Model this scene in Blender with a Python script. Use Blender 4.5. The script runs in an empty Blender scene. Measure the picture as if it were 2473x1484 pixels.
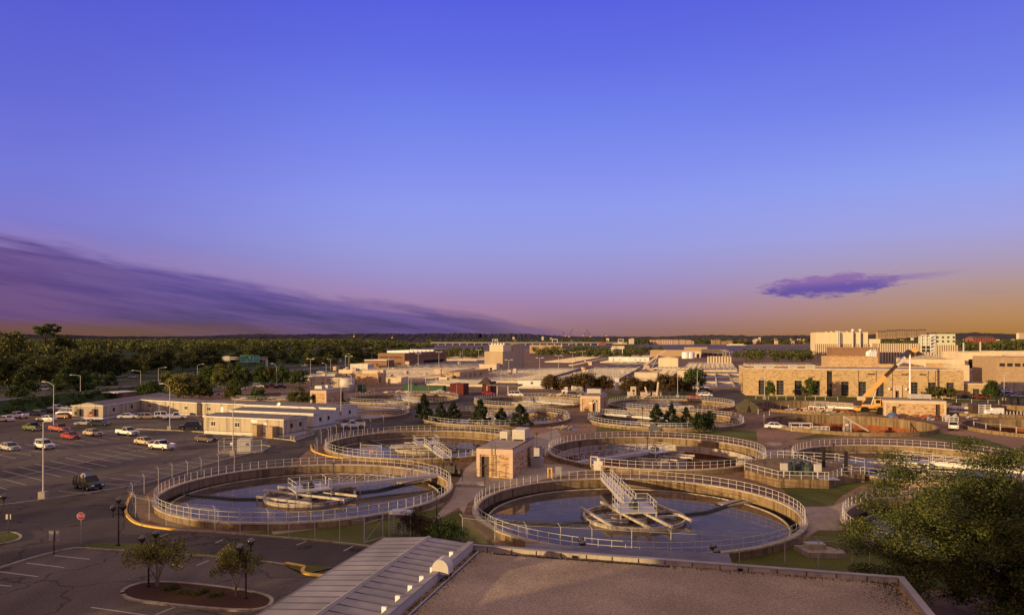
import bpy, bmesh, math, random
import numpy as np
from mathutils import Vector, Matrix
from mathutils.geometry import delaunay_2d_cdt
R = math.radians
random.seed(7)
sc = bpy.context.scene
COL = sc.collection
# ------------------------------------------------------------------ survey of the site
# The plan of the site was surveyed from the photograph: the camera stands 20 m above the yard, level, 26 mm lens.
FPX, CAMZ, HV, CU = 1786.0, 20.0, 818.0, 1236.5
def A(k, x, y):
    if k in (4, 8): return (1825.5 + x*.2618, (748.4 if k < 5 else 1119.0) + y*.2618)
    return (608.5*((k-1) % 4) + x*.24607, (748.4 if k < 5 else 1119.0) + y*.24607)
def Bz(k, x, y):
    if k == 8: return (2129.75 + x*.13877, 809.3 + y*.13877)
    return (304.25*(k-1) + x*.12304, (839.7 if k < 3 else 809.3) + y*.12304)
def G(uv, z=0.0):
    Y = (CAMZ - z)*FPX/(uv[1]-HV)
    return ((uv[0]-CU)*Y/FPX, Y)
def XY(u, Y): return (u-CU)*Y/FPX
def ZY(v, Y): return CAMZ-(v-HV)*Y/FPX
E1 = Vector((.966, -.26)); E2 = Vector((.26, .966))      # the plant's own street grid
ROT = math.atan2(-.26, .966)

# ------------------------------------------------------------------ object helpers
def tag(o, label=None, cat=None, group=None, kind=None):
    if label: o['label'] = label
    if cat: o['category'] = cat
    if group: o['group'] = group
    if kind: o['kind'] = kind
    return o
def thing(name, label, cat, loc=(0, 0, 0), rz=0.0, group=None):
    o = bpy.data.objects.new(name, None); COL.objects.link(o)
    o.location = loc if len(loc) == 3 else (loc[0], loc[1], 0)
    o.rotation_euler = (0, 0, rz); o.empty_display_size = .3
    return tag(o, label, cat, group)
def link(name, me, parent=None, loc=None, rot=None):
    o = bpy.data.objects.new(name, me); COL.objects.link(o)
    if parent: o.parent = parent
    if loc: o.location = loc
    if rot: o.rotation_euler = rot
    return o
def kids(o): return list(KIDS.get(o.name, ()))
def dup(root, loc, rz, label, group=None, cat=None):
    r = root.copy(); COL.objects.link(r)
    r.location = loc if len(loc) == 3 else (loc[0], loc[1], 0); r.rotation_euler = (0, 0, rz)
    r['label'] = label
    if group: r['group'] = group
    for ch in root.children:
        c = ch.copy(); COL.objects.link(c); c.parent = r
        for g in ch.children:
            d = g.copy(); COL.objects.link(d); d.parent = c
    return r
class MB:
    def __init__(s): s.v = []; s.f = []
    def add(s, vs, fs):
        n = len(s.v); s.v += [tuple(p) for p in vs]; s.f += [tuple(i+n for i in f) for f in fs]; return s
    def quad(s, a, b, c, d): return s.add([a, b, c, d], [(0, 1, 2, 3)])
    def box(s, x0, x1, y0, y1, z0, z1):
        return s.add([(x0, y0, z0), (x1, y0, z0), (x1, y1, z0), (x0, y1, z0), (x0, y0, z1), (x1, y0, z1), (x1, y1, z1), (x0, y1, z1)],
                     [(0, 3, 2, 1), (4, 5, 6, 7), (0, 1, 5, 4), (1, 2, 6, 5), (2, 3, 7, 6), (3, 0, 4, 7)])
    def prism(s, pts, z0, z1):
        n = len(pts); a = sum(pts[i][0]*pts[(i+1) % n][1]-pts[(i+1) % n][0]*pts[i][1] for i in range(n))
        if a < 0: pts = pts[::-1]
        return s.add([(p[0], p[1], z0) for p in pts]+[(p[0], p[1], z1) for p in pts],
                     [tuple(range(n))[::-1], tuple(range(n, 2*n))]+[(i, (i+1) % n, n+(i+1) % n, n+i) for i in range(n)])
    def tube(s, p, q, r0, r1=None, n=6, cap=True):
        p = Vector(p); q = Vector(q); r1 = r0 if r1 is None else r1
        d = (q-p).normalized(); u = d.orthogonal().normalized(); w = d.cross(u); vs = []
        for c, r in ((p, r0), (q, r1)):
            for i in range(n):
                a = 2*math.pi*i/n+.4; vs.append(c+(u*math.cos(a)+w*math.sin(a))*r)
        fs = [(i, (i+1) % n, n+(i+1) % n, n+i) for i in range(n)]
        if cap: fs += [tuple(range(n))[::-1], tuple(range(n, 2*n))]
        return s.add(vs, fs)
    def path(s, pts, r, n=6):
        for a, b in zip(pts, pts[1:]): s.tube(a, b, r, r, n)
        return s
    def bar(s, p, q, w, h):
        p = Vector(p); q = Vector(q); d = (q-p).normalized()
        side = d.cross(Vector((0, 0, 1)))
        side = side.normalized() if side.length > 1e-4 else Vector((1, 0, 0))
        up = side.cross(d); a = side*w/2; b = up*h/2
        vs = [c+i*a+j*b for c in (p, q) for i, j in ((-1, -1), (1, -1), (1, 1), (-1, 1))]
        return s.add(vs, [(3, 2, 1, 0), (4, 5, 6, 7), (0, 1, 5, 4), (1, 2, 6, 5), (2, 3, 7, 6), (3, 0, 4, 7)])
    def ring(s, r0, r1, z0, z1, n=72, c=(0, 0)):
        vs = []
        for r, z in ((r0, z0), (r1, z0), (r1, z1), (r0, z1)):
            for i in range(n):
                a = 2*math.pi*i/n; vs.append((c[0]+r*math.cos(a), c[1]+r*math.sin(a), z))
        fs = []
        for k in range(4):
            k2 = (k+1) % 4
            for i in range(n):
                j = (i+1) % n; fs.append((k*n+i, k*n+j, k2*n+j, k2*n+i))
        return s.add(vs, fs)
    def disc(s, r, z, n=72, c=(0, 0)):
        return s.add([(c[0]+r*math.cos(2*math.pi*i/n), c[1]+r*math.sin(2*math.pi*i/n), z) for i in range(n)], [tuple(range(n))])
    def lathe(s, prof, c=(0, 0, 0), n=16):
        vs = [(c[0]+r*math.cos(2*math.pi*i/n), c[1]+r*math.sin(2*math.pi*i/n), c[2]+z) for r, z in prof for i in range(n)]
        fs = [(k*n+i, k*n+(i+1) % n, (k+1)*n+(i+1) % n, (k+1)*n+i) for k in range(len(prof)-1) for i in range(n)]
        fs += [tuple(range(n))[::-1], tuple(range((len(prof)-1)*n, len(prof)*n))]
        return s.add(vs, fs)
    def sphere(s, c, r, n=16, m=10, sz=1.0):
        return s.lathe([(r*math.sin(math.pi*(k+.02)/(m+.04)), -r*sz*math.cos(math.pi*(k+.02)/(m+.04))) for k in range(m+1)], c, n)
    def ringtube(s, r, z, t, n=96, a0=0, a1=2*math.pi, rad=None):
        full = abs(a1-a0-2*math.pi) < 1e-3
        pts = [(r*math.cos(a0+(a1-a0)*i/n), r*math.sin(a0+(a1-a0)*i/n), z) for i in range(n+1)]
        for p, q in zip(pts, pts[1:]): s.tube(p, q, t, t, 4, False)
        return s
    def mesh(s, name, m, smooth=False):
        me = bpy.data.meshes.new(name); me.from_pydata(s.v, [], s.f); me.update()
        me.materials.append(m)
        if smooth:
            me.polygons.foreach_set('use_smooth', [True]*len(me.polygons))
        return me
    def build(s, name, m, parent=None, smooth=False, loc=None, rot=None):
        return link(name, s.mesh(name, m, smooth), parent, loc, rot)

# ------------------------------------------------------------------ materials
def srgb(*c): return tuple((x/12.92 if x <= .04045 else ((x+.055)/1.055)**2.4) for x in (i/255 for i in c))
def newmat(name):
    m = bpy.data.materials.new(name); m.use_nodes = True
    nt = m.node_tree; b = nt.nodes['Principled BSDF']; return m, nt, b
def pm(name, c1, c2=None, scale=3.0, rough=.8, metal=0.0, bump=0.0, stretch=(1, 1, 1), c3=None, detail=4.0, spec=None, lo=.35, hi=.65, big=0.0, coat=0.0):
    m, nt, b = newmat(name); b.inputs['Roughness'].default_value = rough; b.inputs['Metallic'].default_value = metal
    if spec is None and rough > .72: spec = .12
    if spec is not None: b.inputs['Specular IOR Level'].default_value = spec
    if coat: b.inputs['Coat Weight'].default_value = coat; b.inputs['Coat Roughness'].default_value = .06
    if c2 is None: c2 = tuple(min(1, x*1.12) for x in c1); c1 = tuple(x*.88 for x in c1)
    tc = nt.nodes.new('ShaderNodeTexCoord'); mp = nt.nodes.new('ShaderNodeMapping'); mp.inputs['Scale'].default_value = stretch
    nt.links.new(tc.outputs['Object'], mp.inputs[0])
    nz = nt.nodes.new('ShaderNodeTexNoise'); nz.inputs['Scale'].default_value = scale; nz.inputs['Detail'].default_value = detail; nz.inputs['Roughness'].default_value = .6
    nt.links.new(mp.outputs[0], nz.inputs['Vector'])
    cr = nt.nodes.new('ShaderNodeValToRGB'); e = cr.color_ramp.elements
    e[0].position = lo; e[0].color = (*c1, 1); e[1].position = hi; e[1].color = (*c2, 1)
    if c3: x = e.new((lo+hi)/2); x.color = (*c3, 1)
    nt.links.new(nz.outputs['Fac'], cr.inputs[0]); out = cr.outputs[0]
    if big:
        n2 = nt.nodes.new('ShaderNodeTexNoise'); n2.inputs['Scale'].default_value = big; n2.inputs['Detail'].default_value = 3
        nt.links.new(tc.outputs['Object'], n2.inputs['Vector'])
        r2 = nt.nodes.new('ShaderNodeMapRange'); r2.inputs[1].default_value = .3; r2.inputs[2].default_value = .7; r2.inputs[3].default_value = .68; r2.inputs[4].default_value = 1.3
        nt.links.new(n2.outputs['Fac'], r2.inputs[0])
        mx = nt.nodes.new('ShaderNodeVectorMath'); mx.operation = 'SCALE'
        nt.links.new(out, mx.inputs[0]); nt.links.new(r2.outputs[0], mx.inputs['Scale']); out = mx.outputs[0]
    nt.links.new(out, b.inputs['Base Color'])
    if bump:
        bp = nt.nodes.new('ShaderNodeBump'); bp.inputs['Strength'].default_value = bump; bp.inputs['Distance'].default_value = .05
        nt.links.new(nz.outputs['Fac'], bp.inputs['Height']); nt.links.new(bp.outputs[0], b.inputs['Normal'])
    return m
def asphalt(name, c1, c2, s=1.0):
    """worn paving: aggregate grain, big faded areas, sealed cracks, repair patches and oil spots"""
    m, nt, b = newmat(name); b.inputs['Roughness'].default_value = .9; b.inputs['Specular IOR Level'].default_value = .12
    tc = nt.nodes.new('ShaderNodeTexCoord')
    def nz(sc_, det=4, src=None):
        n = nt.nodes.new('ShaderNodeTexNoise'); n.inputs['Scale'].default_value = sc_; n.inputs['Detail'].default_value = det; nt.links.new(src or tc.outputs['Object'], n.inputs['Vector']); return n
    def rng_(x, a, b_, lo, hi):
        r = nt.nodes.new('ShaderNodeMapRange'); nt.links.new(x, r.inputs[0])
        for i, v in ((1, a), (2, b_), (3, lo), (4, hi)): r.inputs[i].default_value = v
        return r.outputs[0]
    def mul(a, b_):
        n = nt.nodes.new('ShaderNodeMath'); n.operation = 'MULTIPLY'; nt.links.new(a, n.inputs[0]); nt.links.new(b_, n.inputs[1]); return n.outputs[0]
    g = nz(6, 6); cr = nt.nodes.new('ShaderNodeValToRGB'); e = cr.color_ramp.elements
    e[0].position = .3; e[0].color = (*c1, 1); e[1].position = .7; e[1].color = (*c2, 1); nt.links.new(g.outputs['Fac'], cr.inputs[0])
    k = rng_(nz(.05*s, 4).outputs['Fac'], .3, .7, .72, 1.28)
    mp = nt.nodes.new('ShaderNodeMapping'); mp.inputs['Rotation'].default_value = (0, 0, .3); mp.inputs['Scale'].default_value = (.35, .04, 1); nt.links.new(tc.outputs['Object'], mp.inputs[0])
    k = mul(k, rng_(nz(1.0, 3, mp.outputs[0]).outputs['Fac'], .35, .65, .88, 1.1))
    wv = nt.nodes.new('ShaderNodeVectorMath'); wv.operation = 'ADD'; w_ = nz(.25, 3); sc2 = nt.nodes.new('ShaderNodeVectorMath'); sc2.operation = 'SCALE'; sc2.inputs['Scale'].default_value = 5.0
    nt.links.new(w_.outputs['Color'], sc2.inputs[0]); nt.links.new(tc.outputs['Object'], wv.inputs[0]); nt.links.new(sc2.outputs[0], wv.inputs[1])
    v = nt.nodes.new('ShaderNodeTexVoronoi'); v.feature = 'DISTANCE_TO_EDGE'; v.inputs['Scale'].default_value = .11; nt.links.new(wv.outputs[0], v.inputs['Vector'])
    k = mul(k, rng_(v.outputs['Distance'], .006, .016, .55, 1.0))
    v2 = nt.nodes.new('ShaderNodeTexVoronoi'); v2.inputs['Scale'].default_value = .16; nt.links.new(tc.outputs['Object'], v2.inputs['Vector'])
    k = mul(k, rng_(v2.outputs['Distance'], .05, .13, .62, 1.0))
    vs = nt.nodes.new('ShaderNodeVectorMath'); vs.operation = 'SCALE'; nt.links.new(cr.outputs[0], vs.inputs[0]); nt.links.new(k, vs.inputs['Scale']); nt.links.new(vs.outputs[0], b.inputs['Base Color'])
    bp = nt.nodes.new('ShaderNodeBump'); bp.inputs['Strength'].default_value = .25; bp.inputs['Distance'].default_value = .03; nt.links.new(g.outputs['Fac'], bp.inputs['Height']); nt.links.new(bp.outputs[0], b.inputs['Normal'])
    return m
def concrete(name, c1, c2, stain, s=1.0, joints=0):
    """poured concrete with rain streaks running down the face and blotches"""
    m, nt, b = newmat(name); b.inputs['Roughness'].default_value = .9; b.inputs['Specular IOR Level'].default_value = .12
    tc = nt.nodes.new('ShaderNodeTexCoord'); oi = nt.nodes.new('ShaderNodeObjectInfo'); ml = nt.nodes.new('ShaderNodeMath'); ml.operation = 'MULTIPLY'; ml.inputs[1].default_value = 70; nt.links.new(oi.outputs['Random'], ml.inputs[0])
    def nz(sc_, st, det=4):
        mp = nt.nodes.new('ShaderNodeMapping'); mp.inputs['Scale'].default_value = st; nt.links.new(tc.outputs['Object'], mp.inputs[0]); nt.links.new(ml.outputs[0], mp.inputs['Location'])
        n = nt.nodes.new('ShaderNodeTexNoise'); n.inputs['Scale'].default_value = sc_; n.inputs['Detail'].default_value = det
        nt.links.new(mp.outputs[0], n.inputs['Vector']); return n
    a = nz(.6*s, (1, 1, 1)); cr = nt.nodes.new('ShaderNodeValToRGB'); e = cr.color_ramp.elements
    e[0].position = .3; e[0].color = (*c1, 1); e[1].position = .7; e[1].color = (*c2, 1); nt.links.new(a.outputs['Fac'], cr.inputs[0])
    st = nz(1.7*s, (1, 1, .06), 5); r = nt.nodes.new('ShaderNodeMapRange'); r.inputs[1].default_value = .5; r.inputs[2].default_value = .68; r.inputs[4].default_value = .75
    nt.links.new(st.outputs['Fac'], r.inputs[0])
    mx = nt.nodes.new('ShaderNodeMix'); mx.data_type = 'RGBA'; mx.inputs['B'].default_value = (*stain, 1)
    nt.links.new(r.outputs[0], mx.inputs['Factor']); nt.links.new(cr.outputs[0], mx.inputs['A']); out = mx.outputs['Result']
    if joints:   # pour joints every few degrees round a tank, with rust runs beside some of them
        sx = nt.nodes.new('ShaderNodeSeparateXYZ'); nt.links.new(tc.outputs['Object'], sx.inputs[0])
        def mt_(op, a, b_=None):
            n = nt.nodes.new('ShaderNodeMath'); n.operation = op
            for i, x in enumerate((a, b_)):
                if x is None: continue
                if hasattr(x, 'links'): nt.links.new(x, n.inputs[i])
                else: n.inputs[i].default_value = x
            return n.outputs[0]
        an = mt_('MULTIPLY', mt_('ARCTAN2', sx.outputs[1], sx.outputs[0]), joints/6.2832)
        fr = mt_('FRACT', an); cell = nt.nodes.new('ShaderNodeTexWhiteNoise'); cell.noise_dimensions = '2D'
        cb = nt.nodes.new('ShaderNodeCombineXYZ'); nt.links.new(mt_('FLOOR', an), cb.inputs[0]); nt.links.new(oi.outputs['Random'], cb.inputs[1]); nt.links.new(cb.outputs[0], cell.inputs['Vector'])
        wid = mt_('MULTIPLY', cell.outputs['Value'], .06)
        ln_ = mt_('MAXIMUM', mt_('LESS_THAN', fr, .010), mt_('MULTIPLY', mt_('LESS_THAN', fr, wid), mt_('MULTIPLY', mt_('GREATER_THAN', cell.outputs['Value'], .6), .4)))
        m2 = nt.nodes.new('ShaderNodeMix'); m2.data_type = 'RGBA'; m2.inputs['B'].default_value = (.085, .05, .025, 1); nt.links.new(mt_('MULTIPLY', ln_, .8), m2.inputs['Factor']); nt.links.new(out, m2.inputs['A'])
        tn = nt.nodes.new('ShaderNodeMapRange'); tn.inputs[3].default_value = .93; tn.inputs[4].default_value = 1.08; nt.links.new(cell.outputs['Value'], tn.inputs[0])
        v_ = nt.nodes.new('ShaderNodeVectorMath'); v_.operation = 'SCALE'; nt.links.new(m2.outputs['Result'], v_.inputs[0]); nt.links.new(tn.outputs[0], v_.inputs['Scale']); out = v_.outputs[0]
    nt.links.new(out, b.inputs['Base Color'])
    g = nz(9*s, (1, 1, 1)); bp = nt.nodes.new('ShaderNodeBump'); bp.inputs['Strength'].default_value = .3; bp.inputs['Distance'].default_value = .02
    nt.links.new(g.outputs['Fac'], bp.inputs['Height']); nt.links.new(bp.outputs[0], b.inputs['Normal'])
    return m
def brick(name, c1, c2, mortar, scale=1.0, bw=.9, bh=.3, mottled=.5, dark=(.12, .07, .035)):
    m, nt, b = newmat(name); b.inputs['Roughness'].default_value = .9; b.inputs['Specular IOR Level'].default_value = .12
    tc = nt.nodes.new('ShaderNodeTexCoord')
    sx = nt.nodes.new('ShaderNodeSeparateXYZ'); nt.links.new(tc.outputs['Object'], sx.inputs[0])
    ad = nt.nodes.new('ShaderNodeMath'); nt.links.new(sx.outputs[0], ad.inputs[0]); nt.links.new(sx.outputs[1], ad.inputs[1])
    cb = nt.nodes.new('ShaderNodeCombineXYZ'); nt.links.new(ad.outputs[0], cb.inputs[0]); nt.links.new(sx.outputs[2], cb.inputs[1])
    bt = nt.nodes.new('ShaderNodeTexBrick'); bt.inputs['Scale'].default_value = scale; bt.inputs['Brick Width'].default_value = bw; bt.inputs['Row Height'].default_value = bh
    bt.inputs['Mortar Size'].default_value = .02; bt.inputs['Color1'].default_value = (*c1, 1); bt.inputs['Color2'].default_value = (*c2, 1); bt.inputs['Mortar'].default_value = (*mortar, 1); bt.inputs['Bias'].default_value = -.2
    nt.links.new(cb.outputs[0], bt.inputs['Vector'])
    mp = nt.nodes.new('ShaderNodeMapping'); mp.inputs['Scale'].default_value = (1.1, 3.4, 1); nt.links.new(cb.outputs[0], mp.inputs[0])
    nz = nt.nodes.new('ShaderNodeTexNoise'); nz.inputs['Scale'].default_value = .75; nz.inputs['Detail'].default_value = 3; nz.inputs['Distortion'].default_value = 1.2; nt.links.new(mp.outputs[0], nz.inputs['Vector'])
    r = nt.nodes.new('ShaderNodeMapRange'); r.inputs[1].default_value = .52; r.inputs[2].default_value = .6; r.inputs[4].default_value = mottled
    nt.links.new(nz.outputs['Fac'], r.inputs[0])
    mx = nt.nodes.new('ShaderNodeMix'); mx.data_type = 'RGBA'; mx.inputs['B'].default_value = (*dark, 1)
    nt.links.new(r.outputs[0], mx.inputs['Factor']); nt.links.new(bt.outputs['Color'], mx.inputs['A']); nt.links.new(mx.outputs['Result'], b.inputs['Base Color'])
    bp = nt.nodes.new('ShaderNodeBump'); bp.inputs['Strength'].default_value = .5; bp.inputs['Distance'].default_value = .02
    nt.links.new(bt.outputs['Fac'], bp.inputs['Height']); bp.invert = True; nt.links.new(bp.outputs[0], b.inputs['Normal'])
    return m
def striped(name, c1, c2, period=.3, axis='X', rough=.6, metal=0.0, streak=.25, duty=.5):
    """profiled sheet: vertical ribs with rain streaks"""
    m, nt, b = newmat(name); b.inputs['Roughness'].default_value = rough; b.inputs['Metallic'].default_value = metal; b.inputs['Specular IOR Level'].default_value = .15
    tc = nt.nodes.new('ShaderNodeTexCoord'); sx = nt.nodes.new('ShaderNodeSeparateXYZ'); nt.links.new(tc.outputs['Object'], sx.inputs[0])
    ad = nt.nodes.new('ShaderNodeMath'); nt.links.new(sx.outputs[0], ad.inputs[0]); nt.links.new(sx.outputs[1], ad.inputs[1])
    dv = nt.nodes.new('ShaderNodeMath'); dv.operation = 'DIVIDE'; dv.inputs[1].default_value = period; nt.links.new(ad.outputs[0], dv.inputs[0])
    fr = nt.nodes.new('ShaderNodeMath'); fr.operation = 'FRACT'; nt.links.new(dv.outputs[0], fr.inputs[0])
    gt = nt.nodes.new('ShaderNodeMath'); gt.operation = 'GREATER_THAN'; gt.inputs[1].default_value = duty; nt.links.new(fr.outputs[0], gt.inputs[0])
    mx = nt.nodes.new('ShaderNodeMix'); mx.data_type = 'RGBA'; mx.inputs['A'].default_value = (*c1, 1); mx.inputs['B'].default_value = (*c2, 1); nt.links.new(gt.outputs[0], mx.inputs['Factor'])
    mp = nt.nodes.new('ShaderNodeMapping'); mp.inputs['Scale'].default_value = (1, 1, .08); nt.links.new(tc.outputs['Object'], mp.inputs[0])
    nz = nt.nodes.new('ShaderNodeTexNoise'); nz.inputs['Scale'].default_value = 1.4; nz.inputs['Detail'].default_value = 5; nt.links.new(mp.outputs[0], nz.inputs['Vector'])
    r = nt.nodes.new('ShaderNodeMapRange'); r.inputs[1].default_value = .45; r.inputs[2].default_value = .7; r.inputs[3].default_value = 1.0; r.inputs[4].default_value = 1-streak
    nt.links.new(nz.outputs['Fac'], r.inputs[0])
    vs = nt.nodes.new('ShaderNodeVectorMath'); vs.operation = 'SCALE'; nt.links.new(mx.outputs['Result'], vs.inputs[0]); nt.links.new(r.outputs[0], vs.inputs['Scale'])
    nt.links.new(vs.outputs[0], b.inputs['Base Color'])
    bp = nt.nodes.new('ShaderNodeBump'); bp.inputs['Strength'].default_value = .6; bp.inputs['Distance'].default_value = .04
    nt.links.new(gt.outputs[0], bp.inputs['Height']); nt.links.new(bp.outputs[0], b.inputs['Normal'])
    return m
def leafm(name, cols, rough=.75, trans=.25):
    m, nt, b = newmat(name); b.inputs['Roughness'].default_value = rough; b.inputs['Specular IOR Level'].default_value = .2
    g = nt.nodes.new('ShaderNodeNewGeometry'); oi = nt.nodes.new('ShaderNodeObjectInfo')
    cr = nt.nodes.new('ShaderNodeValToRGB'); e = cr.color_ramp.elements
    e[0].color = (*cols[0], 1); e[1].color = (*cols[-1], 1)
    for i, c in enumerate(cols[1:-1]): x = e.new((i+1)/(len(cols)-1)); x.color = (*c, 1)
    nt.links.new(g.outputs['Random Per Island'], cr.inputs[0])
    r = nt.nodes.new('ShaderNodeMapRange'); r.inputs[3].default_value = .75; r.inputs[4].default_value = 1.3; nt.links.new(oi.outputs['Random'], r.inputs[0])
    vs = nt.nodes.new('ShaderNodeVectorMath'); vs.operation = 'SCALE'; nt.links.new(cr.outputs[0], vs.inputs[0]); nt.links.new(r.outputs[0], vs.inputs['Scale'])
    nt.links.new(vs.outputs[0], b.inputs['Base Color'])
    if trans:
        tr = nt.nodes.new('ShaderNodeBsdfTranslucent'); nt.links.new(vs.outputs[0], tr.inputs[0])
        ms = nt.nodes.new('ShaderNodeMixShader'); ms.inputs[0].default_value = trans
        nt.links.new(b.outputs[0], ms.inputs[1]); nt.links.new(tr.outputs[0], ms.inputs[2])
        nt.links.new(ms.outputs[0], nt.nodes['Material Output'].inputs['Surface'])
    return m
def water(name, col, rough, scale, bump, dist=.02, spec=.5):
    m, nt, b = newmat(name); b.inputs['Base Color'].default_value = (*col, 1); b.inputs['Roughness'].default_value = rough; b.inputs['IOR'].default_value = 1.333; b.inputs['Specular IOR Level'].default_value = spec
    tc = nt.nodes.new('ShaderNodeTexCoord'); n = nt.nodes.new('ShaderNodeTexNoise'); n.inputs['Scale'].default_value = scale; n.inputs['Detail'].default_value = 3
    nt.links.new(tc.outputs['Object'], n.inputs['Vector'])
    bp = nt.nodes.new('ShaderNodeBump'); bp.inputs['Strength'].default_value = bump; bp.inputs['Distance'].default_value = dist
    nt.links.new(n.outputs['Fac'], bp.inputs['Height']); nt.links.new(bp.outputs[0], b.inputs['Normal'])
    return m
def murky(name, col, tint, rough, scale, bump, dist):
    """turbid process water: brown body under a dull, slightly tinted surface film"""
    m, nt, b = newmat(name); nt.nodes.remove(b)
    tc = nt.nodes.new('ShaderNodeTexCoord'); n = nt.nodes.new('ShaderNodeTexNoise'); n.inputs['Scale'].default_value = scale; n.inputs['Detail'].default_value = 3
    nt.links.new(tc.outputs['Object'], n.inputs['Vector'])
    bp = nt.nodes.new('ShaderNodeBump'); bp.inputs['Strength'].default_value = bump; bp.inputs['Distance'].default_value = dist; nt.links.new(n.outputs['Fac'], bp.inputs['Height'])
    d = nt.nodes.new('ShaderNodeBsdfDiffuse'); nn = nt.nodes.new('ShaderNodeTexNoise'); nn.inputs['Scale'].default_value = .22; nn.inputs['Detail'].default_value = 7; nn.inputs['Roughness'].default_value = .65; nn.inputs['Distortion'].default_value = .8; nt.links.new(tc.outputs['Object'], nn.inputs['Vector'])
    cr = nt.nodes.new('ShaderNodeValToRGB'); e = cr.color_ramp.elements; e[0].position = .35; e[0].color = (*[x*.7 for x in col], 1); e[1].position = .66; e[1].color = (*[x*2.1 for x in col], 1); e_ = e.new(.6); e_.color = (*[x*1.15 for x in col], 1)
    nt.links.new(nn.outputs['Fac'], cr.inputs[0]); nt.links.new(cr.outputs[0], d.inputs[0])
    g = nt.nodes.new('ShaderNodeBsdfGlossy'); g.inputs['Color'].default_value = (*tint, 1); g.inputs['Roughness'].default_value = rough; nt.links.new(bp.outputs[0], g.inputs['Normal'])
    f = nt.nodes.new('ShaderNodeFresnel'); f.inputs['IOR'].default_value = 1.33; nt.links.new(bp.outputs[0], f.inputs['Normal'])
    ms = nt.nodes.new('ShaderNodeMixShader'); nt.links.new(f.outputs[0], ms.inputs[0]); nt.links.new(d.outputs[0], ms.inputs[1]); nt.links.new(g.outputs[0], ms.inputs[2])
    nt.links.new(ms.outputs[0], nt.nodes['Material Output'].inputs['Surface']); return m
def meshm(name, col, cover):
    """woven chain link wire: mostly open"""
    m, nt, b = newmat(name); b.inputs['Base Color'].default_value = (*col, 1); b.inputs['Roughness'].default_value = .5; b.inputs['Metallic'].default_value = .6
    t = nt.nodes.new('ShaderNodeBsdfTransparent'); ms = nt.nodes.new('ShaderNodeMixShader')
    tc = nt.nodes.new('ShaderNodeTexCoord'); n = nt.nodes.new('ShaderNodeTexNoise'); n.inputs['Scale'].default_value = 40; nt.links.new(tc.outputs['Object'], n.inputs['Vector'])
    r = nt.nodes.new('ShaderNodeMapRange'); r.inputs[1].default_value = .3; r.inputs[2].default_value = .7; r.inputs[3].default_value = cover*.6; r.inputs[4].default_value = cover*1.4
    nt.links.new(n.outputs['Fac'], r.inputs[0]); nt.links.new(r.outputs[0], ms.inputs[0])
    nt.links.new(t.outputs[0], ms.inputs[1]); nt.links.new(b.outputs[0], ms.inputs[2]); nt.links.new(ms.outputs[0], nt.nodes['Material Output'].inputs['Surface'])
    return m
def emit(name, col, s):
    m, nt, b = newmat(name); b.inputs['Emission Color'].default_value = (*col, 1); b.inputs['Emission Strength'].default_value = s; return m

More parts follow.
